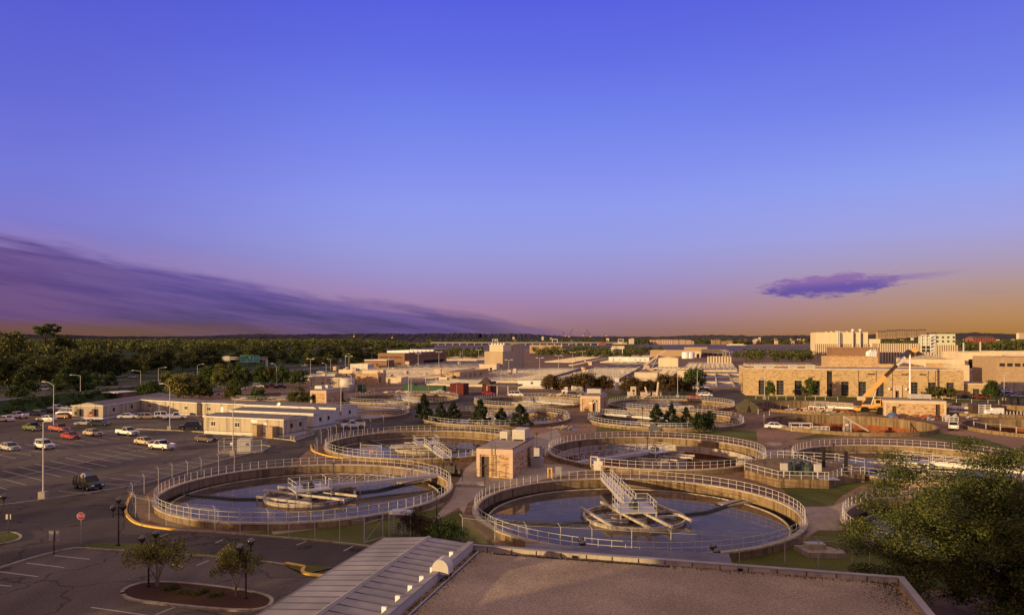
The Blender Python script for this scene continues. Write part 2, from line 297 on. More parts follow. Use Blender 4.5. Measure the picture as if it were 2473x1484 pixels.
M = dict(
 ground=pm('yard_gravel', (.155, .095, .062), (.27, .18, .125), .9, .95, bump=.25, big=.05),
 asphalt=asphalt('old_asphalt', (.090, .074, .065), (.165, .138, .121)),
 road=asphalt('dark_asphalt', (.066, .055, .049), (.120, .101, .090), 1.3),
 paint=pm('worn_white_paint', (.34, .31, .27), (.50, .46, .41), 5, .7),
 kerb=concrete('kerb_concrete', (.30, .26, .21), (.42, .37, .30), (.18, .14, .11)),
 ykerb=pm('yellow_kerb_paint', (.62, .38, .05), (.75, .48, .08), 6, .7),
 grass=pm('mown_grass', (.068, .078, .016), (.165, .165, .040), 7, .95, bump=.7, big=.12, c3=(.095, .105, .024)),
 meadow=pm('verge_grass', (.022, .045, .012), (.046, .078, .022), .5, .95, bump=.3, big=.02),
 dirt=pm('bare_earth', (.22, .13, .085), (.33, .215, .15), 1.2, .95, bump=.3, big=.06),
 mulch=pm('bark_mulch', (.05, .025, .015), (.11, .06, .035), 9, .95, bump=.5),
 walk=concrete('walkway_concrete', (.33, .27, .22), (.42, .35, .29), (.26, .20, .16)),
 tankwall=concrete('tank_concrete', (.20, .14, .075), (.30, .215, .122), (.07, .042, .02), 1.0, 26),
 coping=concrete('coping_concrete', (.38, .325, .25), (.50, .435, .345), (.24, .19, .135)),
 rust=concrete('rust_stained_concrete', (.20, .065, .03), (.29, .105, .05), (.10, .04, .02)),
 sludge=pm('rusty_sludge', (.11, .035, .016), (.22, .075, .034), .6, .8, big=.1),
 water=murky('settling_water', (.088, .076, .076), (.72, .57, .40), .04, 2.0, .16, .016),
 river=murky('river_water', (.10, .078, .08), (.27, .21, .18), .35, .35, .3, .1),
 chwater=murky('channel_water', (.10, .092, .09), (.48, .40, .33), .2, 2, .3, .02),
 galv=pm('galvanised_steel', (.46, .44, .41), (.56, .54, .51), 4, .5, .2),
 rail=pm('white_painted_rail', (.52, .50, .46), (.62, .60, .56), 4, .5),
 beam=concrete('weathered_beam', (.46, .42, .34), (.60, .54, .44), (.26, .21, .15)),
 fwell=concrete('well_ring_steel', (.42, .36, .28), (.57, .50, .40), (.14, .10, .06)),
 pipe=pm('dark_pipe', (.022, .034, .034), (.045, .06, .058), 2, .5),
 darkm=pm('dark_bronze_metal', (.026, .020, .016), (.05, .04, .032), 3, .5, .4),
 globe=pm('smoked_globe', (.15, .138, .125), (.18, .165, .15), 2, .06, .9),
 black=pm('black_rubber', (.012, .012, .012), (.025, .024, .023), 5, .85),
 rim=pm('alloy_rim', (.55, .53, .5), (.65, .63, .6), 5, .35, .6),
 glass=pm('dark_glass', (.012, .013, .015), (.022, .023, .026), 1, .08, spec=.35),
 pane=pm('window_pane', (.022, .02, .021), (.055, .049, .047), .7, .14, spec=.4),
 lamp=pm('headlamp_lens', (.75, .74, .70), (.85, .84, .8), 3, .15),
 tail=pm('tail_lamp_lens', (.35, .02, .015), (.5, .03, .02), 3, .2),
 brickhut=brick('tan_hut_brick', (.62, .43, .235), (.50, .325, .165), (.54, .41, .26), 1.0, .55, .2, .8, (.27, .125, .05)),
 brickbig=brick('mottled_tan_brick', (.58, .425, .23), (.51, .365, .19), (.50, .38, .21), 1.0, .8, .27, .6, (.20, .10, .035)),
 brickfar=pm('far_tan_masonry', (.36, .25, .15), (.46, .33, .20), .6, .9, stretch=(1, 1, 2)),
 brickbrown=brick('brown_brick', (.30, .17, .10), (.24, .13, .08), (.27, .17, .11), .6, 1.2, .4, .25, (.16, .09, .05)),
 brickred=pm('red_brick', (.26, .075, .05), (.35, .12, .075), .8, .9),
 fascia=pm('pinkish_fascia', (.56, .41, .30), (.64, .48, .36), .9, .8),
 frameconc=pm('cream_concrete', (.56, .46, .33), (.66, .55, .41), .5, .85),
 cream=pm('cream_panel', (.64, .52, .34), (.72, .60, .41), .35, .8, stretch=(1, 1, .15)),
 tower=pm('beige_block', (.42, .325, .205), (.50, .395, .255), .3, .8, stretch=(1, 1, .12)),
 greencream=pm('pale_green_panel', (.50, .52, .38), (.58, .60, .45), .4, .8),
 stripe=striped('ribbed_concrete', (.62, .53, .38), (.20, .13, .08), 2.2, streak=.15, duty=.52),
 siding=striped('trailer_siding', (.52, .44, .31), (.47, .39, .27), .3, streak=.5, duty=.8),
 sidingp=striped('pale_trailer_siding', (.68, .63, .54), (.62, .57, .48), .3, streak=.22, duty=.8),
 trim=pm('white_trim', (.72, .69, .62), (.80, .77, .7), 2, .6),
 troof=striped('grey_sheet_roof', (.215, .19, .175), (.17, .15, .14), 1.2, rough=.7, metal=.0, streak=.3, duty=.92),
 gravel=pm('roof_gravel', (.19, .14, .10), (.50, .395, .305), 9.0, .95, bump=.6, detail=9, lo=.30, hi=.70, big=.16),
 seam=pm('standing_seam_metal', (.275, .252, .25), (.335, .31, .307), .8, .7, .05, stretch=(1, .3, 1), big=.25),
 seamdark=pm('dark_seam_metal', (.05, .045, .045), (.08, .075, .075), 2, .5, .3),  # even dark tone for the thin seam strips
 flatroof=pm('flat_roof_felt', (.30, .245, .21), (.40, .335, .29), .7, .9),
 darkroof=pm('dark_roof_felt', (.10, .08, .075), (.17, .14, .13), .7, .9),
 hvac=pm('hvac_casing', (.50, .46, .39), (.58, .54, .46), 1, .6),
 door=pm('brown_door', (.055, .032, .02), (.085, .05, .03), 2, .6),
 stopred=pm('stop_sign_red', (.45, .018, .02), (.55, .03, .03), 5, .45),
 white=pm('sign_white', (.75, .74, .72), (.82, .81, .79), 4, .5),
 signback=pm('sign_back_metal', (.36, .34, .33), (.46, .44, .43), 3, .5, .4),
 hgreen=pm('highway_green', (.0, .27, .14), (.0, .32, .17), 4, .5),
 orange=pm('crane_orange', (.72, .385, .10), (.80, .45, .13), 2, .55),
 dboom=pm('dark_boom_paint', (.05, .032, .025), (.09, .06, .045), 2, .8),
 tarp=pm('blue_tarp', (.04, .085, .20), (.07, .14, .30), 3, .6, bump=.5),
 tent=pm('army_canvas', (.075, .068, .04), (.12, .105, .065), 1.5, .9, bump=.4),
 cgreen=striped('green_container_sheet', (.05, .11, .06), (.032, .075, .04), .5, rough=.6, streak=.3),
 cred=striped('maroon_container_sheet', (.16, .025, .022), (.10, .018, .016), .5, rough=.6, streak=.3),
 ybarrel=pm('yellow_plastic', (.65, .40, .06), (.72, .46, .08), 3, .5),
 chain=meshm('chain_link', (.42, .38, .34), .07),
 bark=pm('tree_bark', (.06, .042, .03), (.12, .09, .065), 6, .95, bump=.6, stretch=(1, 1, .3)),
 palebark=pm('pale_bark', (.20, .15, .11), (.30, .235, .18), 6, .95, bump=.5, stretch=(1, 1, .3)),
 hill=pm('hazed_wooded_hill', (.034, .030, .033), (.066, .057, .055), .03, .95, detail=8, bump=.6),  # far haze is put into this lighter purple-grey base colour
 bluegrey=pm('bluegrey_paint', (.075, .085, .095), (.11, .12, .13), 2, .6),
 towerdark=pm('shadowless_grey_panel', (.30, .24, .19), (.36, .29, .23), .3, .8),
 lf_dark=leafm('leaf_dark', [(0.0196, 0.0364, 0.0112), (0.0448, 0.0770, 0.0196), (0.0868, 0.1232, 0.0308), (0.1400, 0.1680, 0.0420)]),
 lf_forest=leafm('leaf_forest', [(0.0259, 0.0404, 0.0129), (0.0588, 0.0787, 0.0223), (0.1117, 0.1192, 0.0341), (0.1764, 0.1490, 0.0447)]),
 lf_warm=leafm('leaf_warm', [(0.0308, 0.0252, 0.0112), (0.0700, 0.0476, 0.0182), (0.1190, 0.0700, 0.0252), (0.1540, 0.0952, 0.0350)]),
 lf_olive=leafm('leaf_olive', [(0.0336, 0.0448, 0.0126), (0.0784, 0.0952, 0.0238), (0.1470, 0.1512, 0.0364), (0.2170, 0.1960, 0.0504)]),
 lf_big=leafm('leaf_big', [(.018, .029, .009), (.046, .064, .017), (.092, .106, .027), (.145, .14, .038)]),
 lf_pine=leafm('leaf_pine', [(0.0129, 0.0227, 0.0113), (0.0290, 0.0454, 0.0193), (0.0547, 0.0718, 0.0290)], trans=.1),
 lf_gold=leafm('leaf_gold', [(0.0580, 0.0595, 0.0168), (0.1417, 0.1404, 0.0336), (0.2576, 0.2313, 0.0560), (0.3606, 0.3304, 0.0840)]),
 lf_shrub=leafm('leaf_shrub', [(0.0280, 0.0168, 0.0112), (0.0630, 0.0392, 0.0210), (0.0980, 0.0700, 0.0308)]),
)
# ------------------------------------------------------------------ camera, sun, sky
cam = bpy.data.cameras.new('camera'); co = bpy.data.objects.new('camera', cam); COL.objects.link(co)
co.location = (0, 0, CAMZ); co.rotation_euler = (R(90), 0, 0)
cam.lens = 26.0; cam.sensor_width = 36.0; cam.shift_y = .0307; cam.clip_start = .5; cam.clip_end = 40000
sc.camera = co
SUN = Vector((-.83, -.55, 0)).normalized(); EL = 6.8
sv = Vector((SUN.x*math.cos(R(EL)), SUN.y*math.cos(R(EL)), math.sin(R(EL))))
sl = bpy.data.lights.new('sun', 'SUN'); sl.energy = 4.6; sl.angle = R(.6); sl.color = (1.0, .69, .33)
so = bpy.data.objects.new('sun', sl); COL.objects.link(so); so.rotation_euler = sv.to_track_quat('Z', 'Y').to_euler()
sc.view_settings.view_transform = 'Standard'; sc.view_settings.look = 'None'; sc.view_settings.exposure = .2; sc.view_settings.gamma = 1
w = bpy.data.worlds.new('World'); sc.world = w; w.use_nodes = True
nt = w.node_tree; N = nt.nodes; L = nt.links
bg = N['Background']
def mth(op, a, b=None, c=None, clamp=False):
    n = N.new('ShaderNodeMath'); n.operation = op; n.use_clamp = clamp
    for i, x in enumerate((a, b, c)):
        if x is None: continue
        if hasattr(x, 'links') or hasattr(x, 'is_linked'): L.new(x, n.inputs[i])
        else: n.inputs[i].default_value = x
    return n.outputs[0]
def sstep(x, a, b, ta=0.0, tb=1.0):
    n = N.new('ShaderNodeMapRange'); n.interpolation_type = 'SMOOTHSTEP'
    L.new(x, n.inputs[0])
    for i, q in ((1, a), (2, b), (3, ta), (4, tb)): n.inputs[i].default_value = q
    return n.outputs[0]
def mixc(f, a, b, blend='MIX'):
    n = N.new('ShaderNodeMix'); n.data_type = 'RGBA'; n.blend_type = blend
    L.new(f, n.inputs['Factor']) if hasattr(f, 'links') else setattr(n.inputs['Factor'], 'default_value', f)
    for k, x in (('A', a), ('B', b)):
        if hasattr(x, 'links'): L.new(x, n.inputs[k])
        else: n.inputs[k].default_value = (*x, 1)
    return n.outputs['Result']
def ramp(x, stops):
    n = N.new('ShaderNodeValToRGB'); L.new(x, n.inputs[0]); e = n.color_ramp.elements
    e[0].position = stops[0][0]; e[0].color = (*stops[0][1], 1); e[1].position = stops[-1][0]; e[1].color = (*stops[-1][1], 1)
    for p, c in stops[1:-1]: q = e.new(p); q.color = (*c, 1)
    return n.outputs[0]
tc = N.new('ShaderNodeTexCoord'); sp = N.new('ShaderNodeSeparateXYZ'); L.new(tc.outputs['Generated'], sp.inputs[0])
dx, dy, dz = sp.outputs
DEG = 180/math.pi
el = mth('MULTIPLY', mth('ARCSINE', dz), DEG)             # elevation in degrees
az = mth('MULTIPLY', mth('ARCTAN2', dx, dy), DEG)          # azimuth, 0 = along the river, + to the east
def S(d): return d/40.0
eln = mth('DIVIDE', el, 40.0, clamp=True)
c = srgb
base = ramp(eln, [(S(0), c(140, 104, 96)), (S(.9), c(148, 112, 120)), (S(2.2), c(158, 124, 160)), (S(3.8), c(157, 137, 190)), (S(5.4), c(154, 148, 208)),
                  (S(7.2), c(150, 155, 224)), (S(10), c(142, 154, 237)), (S(13), c(129, 142, 238)), (S(16.5), c(113, 130, 236)), (S(20.5), c(97, 110, 230)),
                  (S(24.6), c(86, 96, 224)), (S(29), c(100, 86, 110)), (S(38), c(202, 170, 148))])
# east: ochre low down, paler lilac above
east = ramp(eln, [(S(0), c(168, 116, 46)), (S(1.6), c(180, 134, 88)), (S(3.2), c(176, 144, 130)), (S(5.2), c(168, 152, 182)), (S(7.5), c(158, 160, 222)),
                  (S(11), c(140, 158, 238)), (S(16), c(112, 128, 232)), (S(24.6), c(86, 94, 218)), (S(29), c(100, 86, 110)), (S(38), c(202, 170, 148))])
west = ramp(eln, [(S(0), c(118, 78, 42)), (S(1.0), c(112, 78, 60)), (S(2.5), c(120, 96, 130)), (S(5), c(124, 112, 178)), (S(8), c(124, 122, 208)),
                  (S(11), c(114, 120, 216)), (S(16), c(98, 104, 214)), (S(24.6), c(78, 84, 206)), (S(29), c(100, 86, 110)), (S(38), c(202, 170, 148))])
sky = mixc(sstep(az, 4, 36), base, east)
sky = mixc(sstep(az, -6, -36), sky, west)
def noise(vx, vy, scale, det=4, rough=.55):
    cb = N.new('ShaderNodeCombineXYZ'); L.new(vx, cb.inputs[0]); L.new(vy, cb.inputs[1])
    n = N.new('ShaderNodeTexNoise'); n.inputs['Scale'].default_value = scale; n.inputs['Detail'].default_value = det; n.inputs['Roughness'].default_value = rough
    L.new(cb.outputs[0], n.inputs['Vector']); return n.outputs['Fac']
# long bank of cloud sloping down from the west
along = mth('ADD', el, mth('MULTIPLY', az, .15))           # constant along the streaks
n1 = noise(mth('MULTIPLY', az, .06), mth('MULTIPLY', along, .55), 1.0, 4)
n2 = noise(mth('MULTIPLY', az, .08), mth('MULTIPLY', along, 1.0), 1.0, 5, .6)
n3 = noise(mth('MULTIPLY', az, .3), mth('MULTIPLY', along, 2.2), 1.0, 5)
edge = mth('SUBTRACT', mth('SUBTRACT', 1.4, along), mth('ADD', mth('MULTIPLY', mth('SUBTRACT', n1, .5), 3.0), mth('MULTIPLY', mth('SUBTRACT', n3, .5), 1.3)))
bank = mth('MULTIPLY', sstep(edge, -.35, .75), sstep(az, 13, -8))
streak = sstep(n2, .38, .64)
depth = sstep(el, .5, 5.5)
ccol = mixc(depth, c(58, 55, 108), c(70, 58, 150))
ccol = mixc(sstep(az, -22, -38), ccol, c(84, 56, 116))
ccol2 = mixc(sstep(az, -15, -38), c(86, 74, 152), c(102, 72, 128))
n4 = noise(mth('MULTIPLY', az, .14), mth('MULTIPLY', along, 1.8), 1.0, 6, .6)
bankc = mixc(mth('MULTIPLY', streak, .8), ccol, ccol2)
bankc = mixc(mth('MULTIPLY', sstep(n4, .45, .72), .16), bankc, c(132, 104, 178))
rim = mth('MULTIPLY', mth('MULTIPLY', sstep(edge, -1.6, -.1), sstep(az, 14, -4)), .2)
sky = mixc(rim, sky, c(176, 132, 176))
sky = mixc(mth('MULTIPLY', bank, sstep(n2, .25, .62, .97, .78)), sky, bankc)
strip = mth('MULTIPLY', mth('MULTIPLY', sstep(el, 1.7, .5), sstep(az, -6, -30)), .8)
sky = mixc(strip, sky, c(112, 80, 46))
# the single purple cloud over the east bank
cu_ = mth('SUBTRACT', az, 23.2); cv = mth('SUBTRACT', mth('SUBTRACT', el, 3.82), mth('MULTIPLY', cu_, .05))
wob = noise(mth('MULTIPLY', az, .6), mth('MULTIPLY', el, 2.3), 1.0, 7, .66)
q = mth('ADD', mth('POWER', mth('DIVIDE', cu_, 4.9), 2), mth('POWER', mth('DIVIDE', cv, .88), 2))
q = mth('ADD', q, mth('MULTIPLY', mth('SUBTRACT', wob, .5), 3.2))
cl = sstep(q, 1.12, .3)
sky = mixc(mth('MULTIPLY', cl, .92), sky, mixc(sstep(cv, .5, -.25), c(136, 98, 168), c(84, 66, 160)))
tail = mth('MULTIPLY', sstep(mth('ABSOLUTE', mth('SUBTRACT', cv, mth('ADD', mth('MULTIPLY', cu_, .03), mth('MULTIPLY', mth('SUBTRACT', wob, .5), .5)))), .34, .05), mth('MULTIPLY', sstep(cu_, 1.5, 4.0), sstep(cu_, 9.0, 5.0)))
sky = mixc(mth('MULTIPLY', tail, .5), sky, c(128, 98, 168))
wis = noise(mth('MULTIPLY', az, .10), mth('MULTIPLY', mth('SUBTRACT', el, mth('MULTIPLY', az, .03)), 2.2), 1.0, 4)
wm = mth('MULTIPLY', mth('MULTIPLY', sstep(wis, .60, .78), sstep(el, 1.6, 2.6)), mth('MULTIPLY', sstep(el, 6.5, 3.5), sstep(az, 5, 18)))
sky = mixc(mth('MULTIPLY', wm, .45), sky, c(140, 108, 160))
# sunset glow behind the camera
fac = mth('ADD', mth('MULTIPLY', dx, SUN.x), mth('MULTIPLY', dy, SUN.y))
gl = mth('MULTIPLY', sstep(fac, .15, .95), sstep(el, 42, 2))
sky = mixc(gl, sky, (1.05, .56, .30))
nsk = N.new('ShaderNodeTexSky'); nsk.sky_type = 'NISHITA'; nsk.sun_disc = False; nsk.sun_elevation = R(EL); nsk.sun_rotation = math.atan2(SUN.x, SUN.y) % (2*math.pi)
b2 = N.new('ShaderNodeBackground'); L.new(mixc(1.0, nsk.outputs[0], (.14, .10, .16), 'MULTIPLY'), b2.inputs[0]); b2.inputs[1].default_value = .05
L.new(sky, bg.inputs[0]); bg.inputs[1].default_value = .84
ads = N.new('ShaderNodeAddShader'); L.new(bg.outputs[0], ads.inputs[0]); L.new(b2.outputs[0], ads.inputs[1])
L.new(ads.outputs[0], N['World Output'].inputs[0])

# ------------------------------------------------------------------ ground sheets
TR = 18.3
TANKS = dict(a=(13.9, 84.2), b=(-26.1, 95.5), c=(-15.9, 137.1), d=(24.5, 127.2), e=(63.5, 116.5), f=(52.5, 73.0), g=(-4.0, 183.0), h=(36.6, 177.6),
             i=(77.0, 169.8), j=(118.5, 160.5), k=(-35.7, 240.0), l=(-45.5, 194.0), m=(6.5, 230.0), n=(47.0, 219.3), o=(88.0, 212.0), p=(130.0, 205.0), q=(-75.7, 251.0))
def inpoly(x, y, P):
    r = False; j = len(P)-1
    for i in range(len(P)):
        if (P[i][1] > y) != (P[j][1] > y) and x < (P[j][0]-P[i][0])*(y-P[i][1])/(P[j][1]-P[i][1])+P[i][0]: r = not r
        j = i
    return r
def sheet(name, P, z, m, label=None, hole=18.2, kind='structure'):
    P = [tuple(p) for p in P]
    vs = [Vector(p) for p in P]; es = [(i, (i+1) % len(P)) for i in range(len(P))]
    x0, x1 = min(p[0] for p in P), max(p[0] for p in P); y0, y1 = min(p[1] for p in P), max(p[1] for p in P)
    cs = [cc for cc in TANKS.values() if x0-20 < cc[0] < x1+20 and y0-20 < cc[1] < y1+20]
    for cc in cs:
        n0 = len(vs); n = 64
        vs += [Vector((cc[0]+hole*math.cos(2*math.pi*i/n), cc[1]+hole*math.sin(2*math.pi*i/n))) for i in range(n)]
        es += [(n0+i, n0+(i+1) % n) for i in range(n)]
    r = delaunay_2d_cdt(vs, es, [], 0, 1e-5)
    vv, ff = r[0], r[2]; mb = MB(); keep = []
    for f in ff:
        cx = sum(vv[i].x for i in f)/3; cy = sum(vv[i].y for i in f)/3
        if not inpoly(cx, cy, P): continue
        if any((cx-q_[0])**2+(cy-q_[1])**2 < (hole*.999)**2 for q_ in cs): continue
        a, b_, c_ = (vv[i] for i in f)
        keep.append(f if (b_-a).cross(c_-a) > 0 else f[::-1])
    mb.add([(p.x, p.y, z) for p in vv], keep)
    o = mb.build(name, m); return tag(o, label, kind=kind)
def usheet(name, uvs, z, m, label=None): return sheet(name, [G(p) for p in uvs], z, m, label)
def offset(P, w):
    out = []
    for i, p in enumerate(P):
        a = Vector(P[max(i-1, 0)]); b = Vector(P[min(i+1, len(P)-1)]); d = (b-a).normalized(); out.append((p[0]-d.y*w, p[1]+d.x*w))
    return out
def smooth(P, it=2, closed=False):
    for _ in range(it):
        Q = [] if closed else [P[0]]
        rng = range(len(P)) if closed else range(len(P)-1)
        for i in rng:
            a, b = P[i], P[(i+1) % len(P)]
            Q += [(a[0]*.75+b[0]*.25, a[1]*.75+b[1]*.25), (a[0]*.25+b[0]*.75, a[1]*.25+b[1]*.75)]
        if not closed: Q.append(P[-1])
        P = Q
    return P
def strip_(mb, P, w, z0, z1):
    Lf, Rt = offset(P, w/2), offset(P, -w/2)
    for i in range(len(P)-1):
        mb.prism([Rt[i], Rt[i+1], Lf[i+1], Lf[i]], z0, z1)
def kerb(uvs, m=None, label=None, it=2, w=.22, h=.14, name='kerb'):
    P = smooth([G(p) for p in uvs], it); mb = MB(); strip_(mb, P, w, -.05, h)
    return tag(mb.build(name, m or M['kerb']), label, kind='structure')
tag(sheet('ground', [(-9000, -120), (9000, -120), (9000, 16000), (-9000, 16000)], 0, M['ground']), kind='structure')
sheet('river', [G(p, .05) for p in ((1028, 841.5), (1300, 841.5), (1580, 845.5), (1760, 852), (2010, 853), (2010, 836), (1825, 835.5), (1700, 832.5), (1400, 831.8), (1028, 830.5))], .05, M['river'])
# asphalt on the west side: lots and the road between
usheet('road', [(-160, 1700), (-160, 1030), (60, 1024), (330, 1000), (470, 1010), (700, 1062), (800, 1030), (842, 1012), (905, 985), (1000, 968), (1140, 945), (1200, 948),
                (1190, 985), (1100, 1010), (1010, 1024), (800, 1060), (740, 1090), (700, 1125), (400, 1160), (320, 1215), (345, 1270), (470, 1278), (700, 1297), (905, 1318), (925, 1420), (560, 1700)], .006, M['road'])
usheet('parking_lot', [(-160, 1240), (-160, 1030), (60, 1024), (330, 1000), (500, 1046), (700, 1064), (650, 1078), (560, 1105), (420, 1148), (345, 1172), (225, 1190), (100, 1210), (0, 1221)], .012, M['asphalt'])
usheet('front_parking_lot', [(-160, 1700), (-160, 1480), (0, 1372), (100, 1343), (187, 1322), (260, 1331), (330, 1331), (505, 1344), (690, 1366), (735, 1390), (905, 1420), (560, 1700)], .012, M['asphalt'])
# grass
usheet('lawn', [(560, 1289), (640, 1283), (760, 1270), (860, 1256), (960, 1240), (1040, 1222), (1075, 1225), (1040, 1262), (1105, 1232), (1113, 1232), (1135, 1268), (1185, 1306), (1250, 1360), (900, 1360), (905, 1322), (700, 1302)], .010, M['grass'])
usheet('lawn', [(1885, 1176), (1925, 1214), (1948, 1222), (2010, 1219), (2035, 1195), (2085, 1168), (2160, 1160), (2120, 1140), (2000, 1172)], .010, M['grass'])
usheet('lawn', [(1760, 1350), (1850, 1335), (1940, 1308), (1975, 1281), (2060, 1281), (2200, 1295), (2600, 1320), (2600, 1420), (1760, 1420)], .010, M['grass'])
usheet('lawn', [(926, 1032), (1010, 1024), (1120, 1019), (1230, 1026), (1330, 1042), (1330, 1052), (1270, 1060), (1190, 1040), (1080, 1033), (1000, 1031), (930, 1036)], .010, M['grass'])
usheet('lawn', [(1345, 1050), (1390, 1035), (1560, 1028), (1720, 1034), (1830, 1041), (1830, 1064), (1740, 1052), (1600, 1040), (1450, 1041)], .010, M['grass'])
usheet('lawn', [(1900, 1056), (1990, 1042), (2130, 1036), (2300, 1040), (2420, 1060), (2473, 1073), (2473, 1096), (2350, 1070), (2200, 1052), (2050, 1050), (1930, 1062)], .010, M['grass'])
usheet('lawn', [(1795, 958), (1860, 956), (2200, 957), (2470, 960), (2470, 970), (2200, 967), (1860, 966), (1800, 967)], .010, M['grass'])
usheet('lawn', [(1380, 955), (1500, 950), (1690, 938), (1720, 946), (1700, 956), (1560, 966), (1420, 966)], .010, M['grass'])
usheet('dirt_yard', [(1130, 1030), (1280, 1018), (1440, 1020), (1440, 1042), (1350, 1055), (1320, 1068), (1285, 1066), (1240, 1040)], .014, M['dirt'])
usheet('dirt_yard', [(1830, 1070), (1826, 1035), (1855, 1028), (1905, 1040), (2010, 1040), (1930, 1056), (1905, 1062), (1880, 1080)], .014, M['dirt'])
usheet('dirt_yard', [(2240, 1040), (2330, 1030), (2600, 1045), (2600, 1110), (2473, 1090), (2380, 1060)], .014, M['dirt'])
# concrete walkways between the tanks
usheet('walkway', [(1050, 1248), (1090, 1205), (1105, 1165), (1125, 1130), (1150, 1110), (1290, 1052), (1345, 1036), (1360, 1060), (1320, 1090), (1310, 1120), (1420, 1122), (1440, 1130), (1300, 1160), (1180, 1182), (1130, 1215), (1120, 1240), (1112, 1230), (1108, 1225), (1060, 1252)], .018, M['walk'])
usheet('walkway', [(1855, 1085), (1912, 1085), (1905, 1110), (1930, 1135), (1800, 1136), (1770, 1128), (1830, 1110)], .018, M['walk'])
usheet('walkway', [(1940, 1224), (2010, 1222), (2060, 1200), (2070, 1281), (1975, 1279), (1930, 1308), (1830, 1340), (1780, 1344), (1850, 1318), (1915, 1280), (1950, 1245)], .018, M['walk'])
usheet('walkway', [(655, 1282), (860, 1256), (1035, 1224), (1060, 1210), (1075, 1214), (1045, 1230), (860, 1264), (660, 1290)], .016, M['walk'])
usheet('service_road', [(1490, 975), (1500, 945), (1510, 925), (1530, 925), (1560, 955), (1700, 952), (1760, 935), (1825, 960), (1800, 975), (1700, 962), (1560, 968), (1520, 990), (1440, 1010), (1440, 1000)], .008, M['road'])
usheet('service_road', [(1795, 966), (2470, 970), (2470, 976), (1795, 973)], .012, M['road'])
usheet('service_road', [(2330, 958), (2350, 925), (2473, 905), (2560, 905), (2560, 985), (2420, 975)], .008, M['road'])
# island beds
isl = smooth([G(p) for p in ((292, 1428), (300, 1443), (335, 1454), (560, 1476), (640, 1473), (662, 1452), (640, 1436), (540, 1419), (400, 1405), (330, 1410))], 2, True)
mb = MB(); strip_(mb, isl+[isl[0], isl[1]], .3, -.05, .16); tag(mb.build('kerb', M['kerb']), 'pale kerb round the mulched tree island', kind='structure')
sheet('planting_bed', [(p[0], p[1]) for p in isl], .10, M['mulch'])
usheet('grass_island', [(190, 1318), (250, 1311), (330, 1314), (420, 1324), (505, 1338), (600, 1349), (700, 1362), (810, 1371), (760, 1382), (742, 1388), (700, 1372), (690, 1363), (500, 1343), (330, 1329), (240, 1326)], .10, M['grass'])
usheet('grass_island', [(-160, 1320), (-20, 1290), (20, 1284), (40, 1288), (52, 1298), (40, 1306), (0, 1316), (-160, 1350)], .10, M['grass'])
kerb([(-160, 1430), (0, 1371), (100, 1341), (187, 1321), (240, 1328), (330, 1331), (505, 1344), (640, 1357), (690, 1364)], label='pale kerb along the front parking stalls')
kerb([(690, 1362), (735, 1370)], M['ykerb'], 'sunlit yellow kerb end by the sheet roof', 1, .35, .2)
kerb([(735, 1370), (728, 1382), (745, 1388), (790, 1391)], M['ykerb'], 'curved yellow kerb nose by the sheet roof', 2, .3, .16)
kerb([(-160, 1340), (0, 1315), (44, 1305), (53, 1296), (40, 1287), (10, 1284), (-160, 1318)], label='kerb round the small grass island')
kerb([(-160, 1238), (0, 1220), (100, 1208), (225, 1188), (345, 1170), (420, 1146), (510, 1118), (608, 1094), (655, 1080), (650, 1076), (630, 1075)], label='kerb between the big lot and the road')
kerb([(330, 1036), (500, 1043), (700, 1062), (715, 1066)], label='sunlit kerb before the trailers', h=.2, w=.3)
kerb([(320, 1190), (303, 1225), (304, 1242), (322, 1262), (357, 1272), (425, 1280)], M['ykerb'], 'yellow kerb curving round the fence corner', 2, .3, .18)
kerb([(425, 1280), (560, 1289), (740, 1303), (905, 1321)], label='pale kerb below the chain fence', h=.16)
kerb([(750, 1075), (754, 1089), (775, 1097), (800, 1103), (830, 1107)], M['ykerb'], 'sunlit yellow kerb by the gate', 2, .3, .2)
usheet('verge', [(335, 1036), (505, 1043), (700, 1061), (690, 1056), (510, 1040), (420, 1034)], .02, M['grass'])
usheet('verge', [(35, 1024), (100, 1013), (174, 1004), (178, 1009), (125, 1018), (60, 1026)], .02, M['grass'])
usheet('verge', [(165, 1031), (310, 1028.5), (400, 1032.5), (300, 1034), (170, 1033.5)], .02, M['grass'])
# painted stall lines: flat strips in one sheet
lines = MB()
def pline(a, b, w=.16, z=.017):
    a = Vector(a); b = Vector(b); d = (b-a).normalized(); n = Vector((-d.y, d.x))*w/2
    lines.quad((*(a-n), z), (*(b-n), z), (*(b+n), z), (*(a+n), z))
sd = Vector((.815, -.58)); cd = Vector((.19, .98))
p0 = Vector((-74.1, 130.5))
for i in range(-3, 13):
    a = p0-cd*3.05*i
    pline(a, a+sd*14.2)
pline(p0+sd*7.1+cd*9, p0+sd*7.1-cd*38)
q0 = Vector((-91.7, 147.0))
for i in range(-5, 6):
    a = q0-cd*3.05*i
    pline(a, a+sd*14.2)
pline(q0+sd*7.1+cd*15, q0+sd*7.1-cd*16)
for i in range(-3, 7):
    a = Vector((-57.7, 106.2))+Vector((.68, 2.85))*(i*1.02); pline(a, a+Vector((.93, -.37))*6.0)
def upl(a, b, w=.16): pline(G(a, .017), G(b, .017), w)
for a, b in (((131, 1340), (217, 1349)), ((64, 1358), (155, 1369)), ((0, 1379), (92, 1391)), ((-60, 1406), (28, 1414)), ((220, 1465), (375, 1487)), ((428, 1462), (375, 1483)),
             ((475, 1364), (505, 1352)), ((405, 1288), (388, 1294)), ((538, 1302), (520, 1310)), ((830, 1329), (852, 1318)), ((740, 1306), (715, 1315))): upl(a, b)
tag(lines.build('parking_lines', M['paint']), kind='structure')

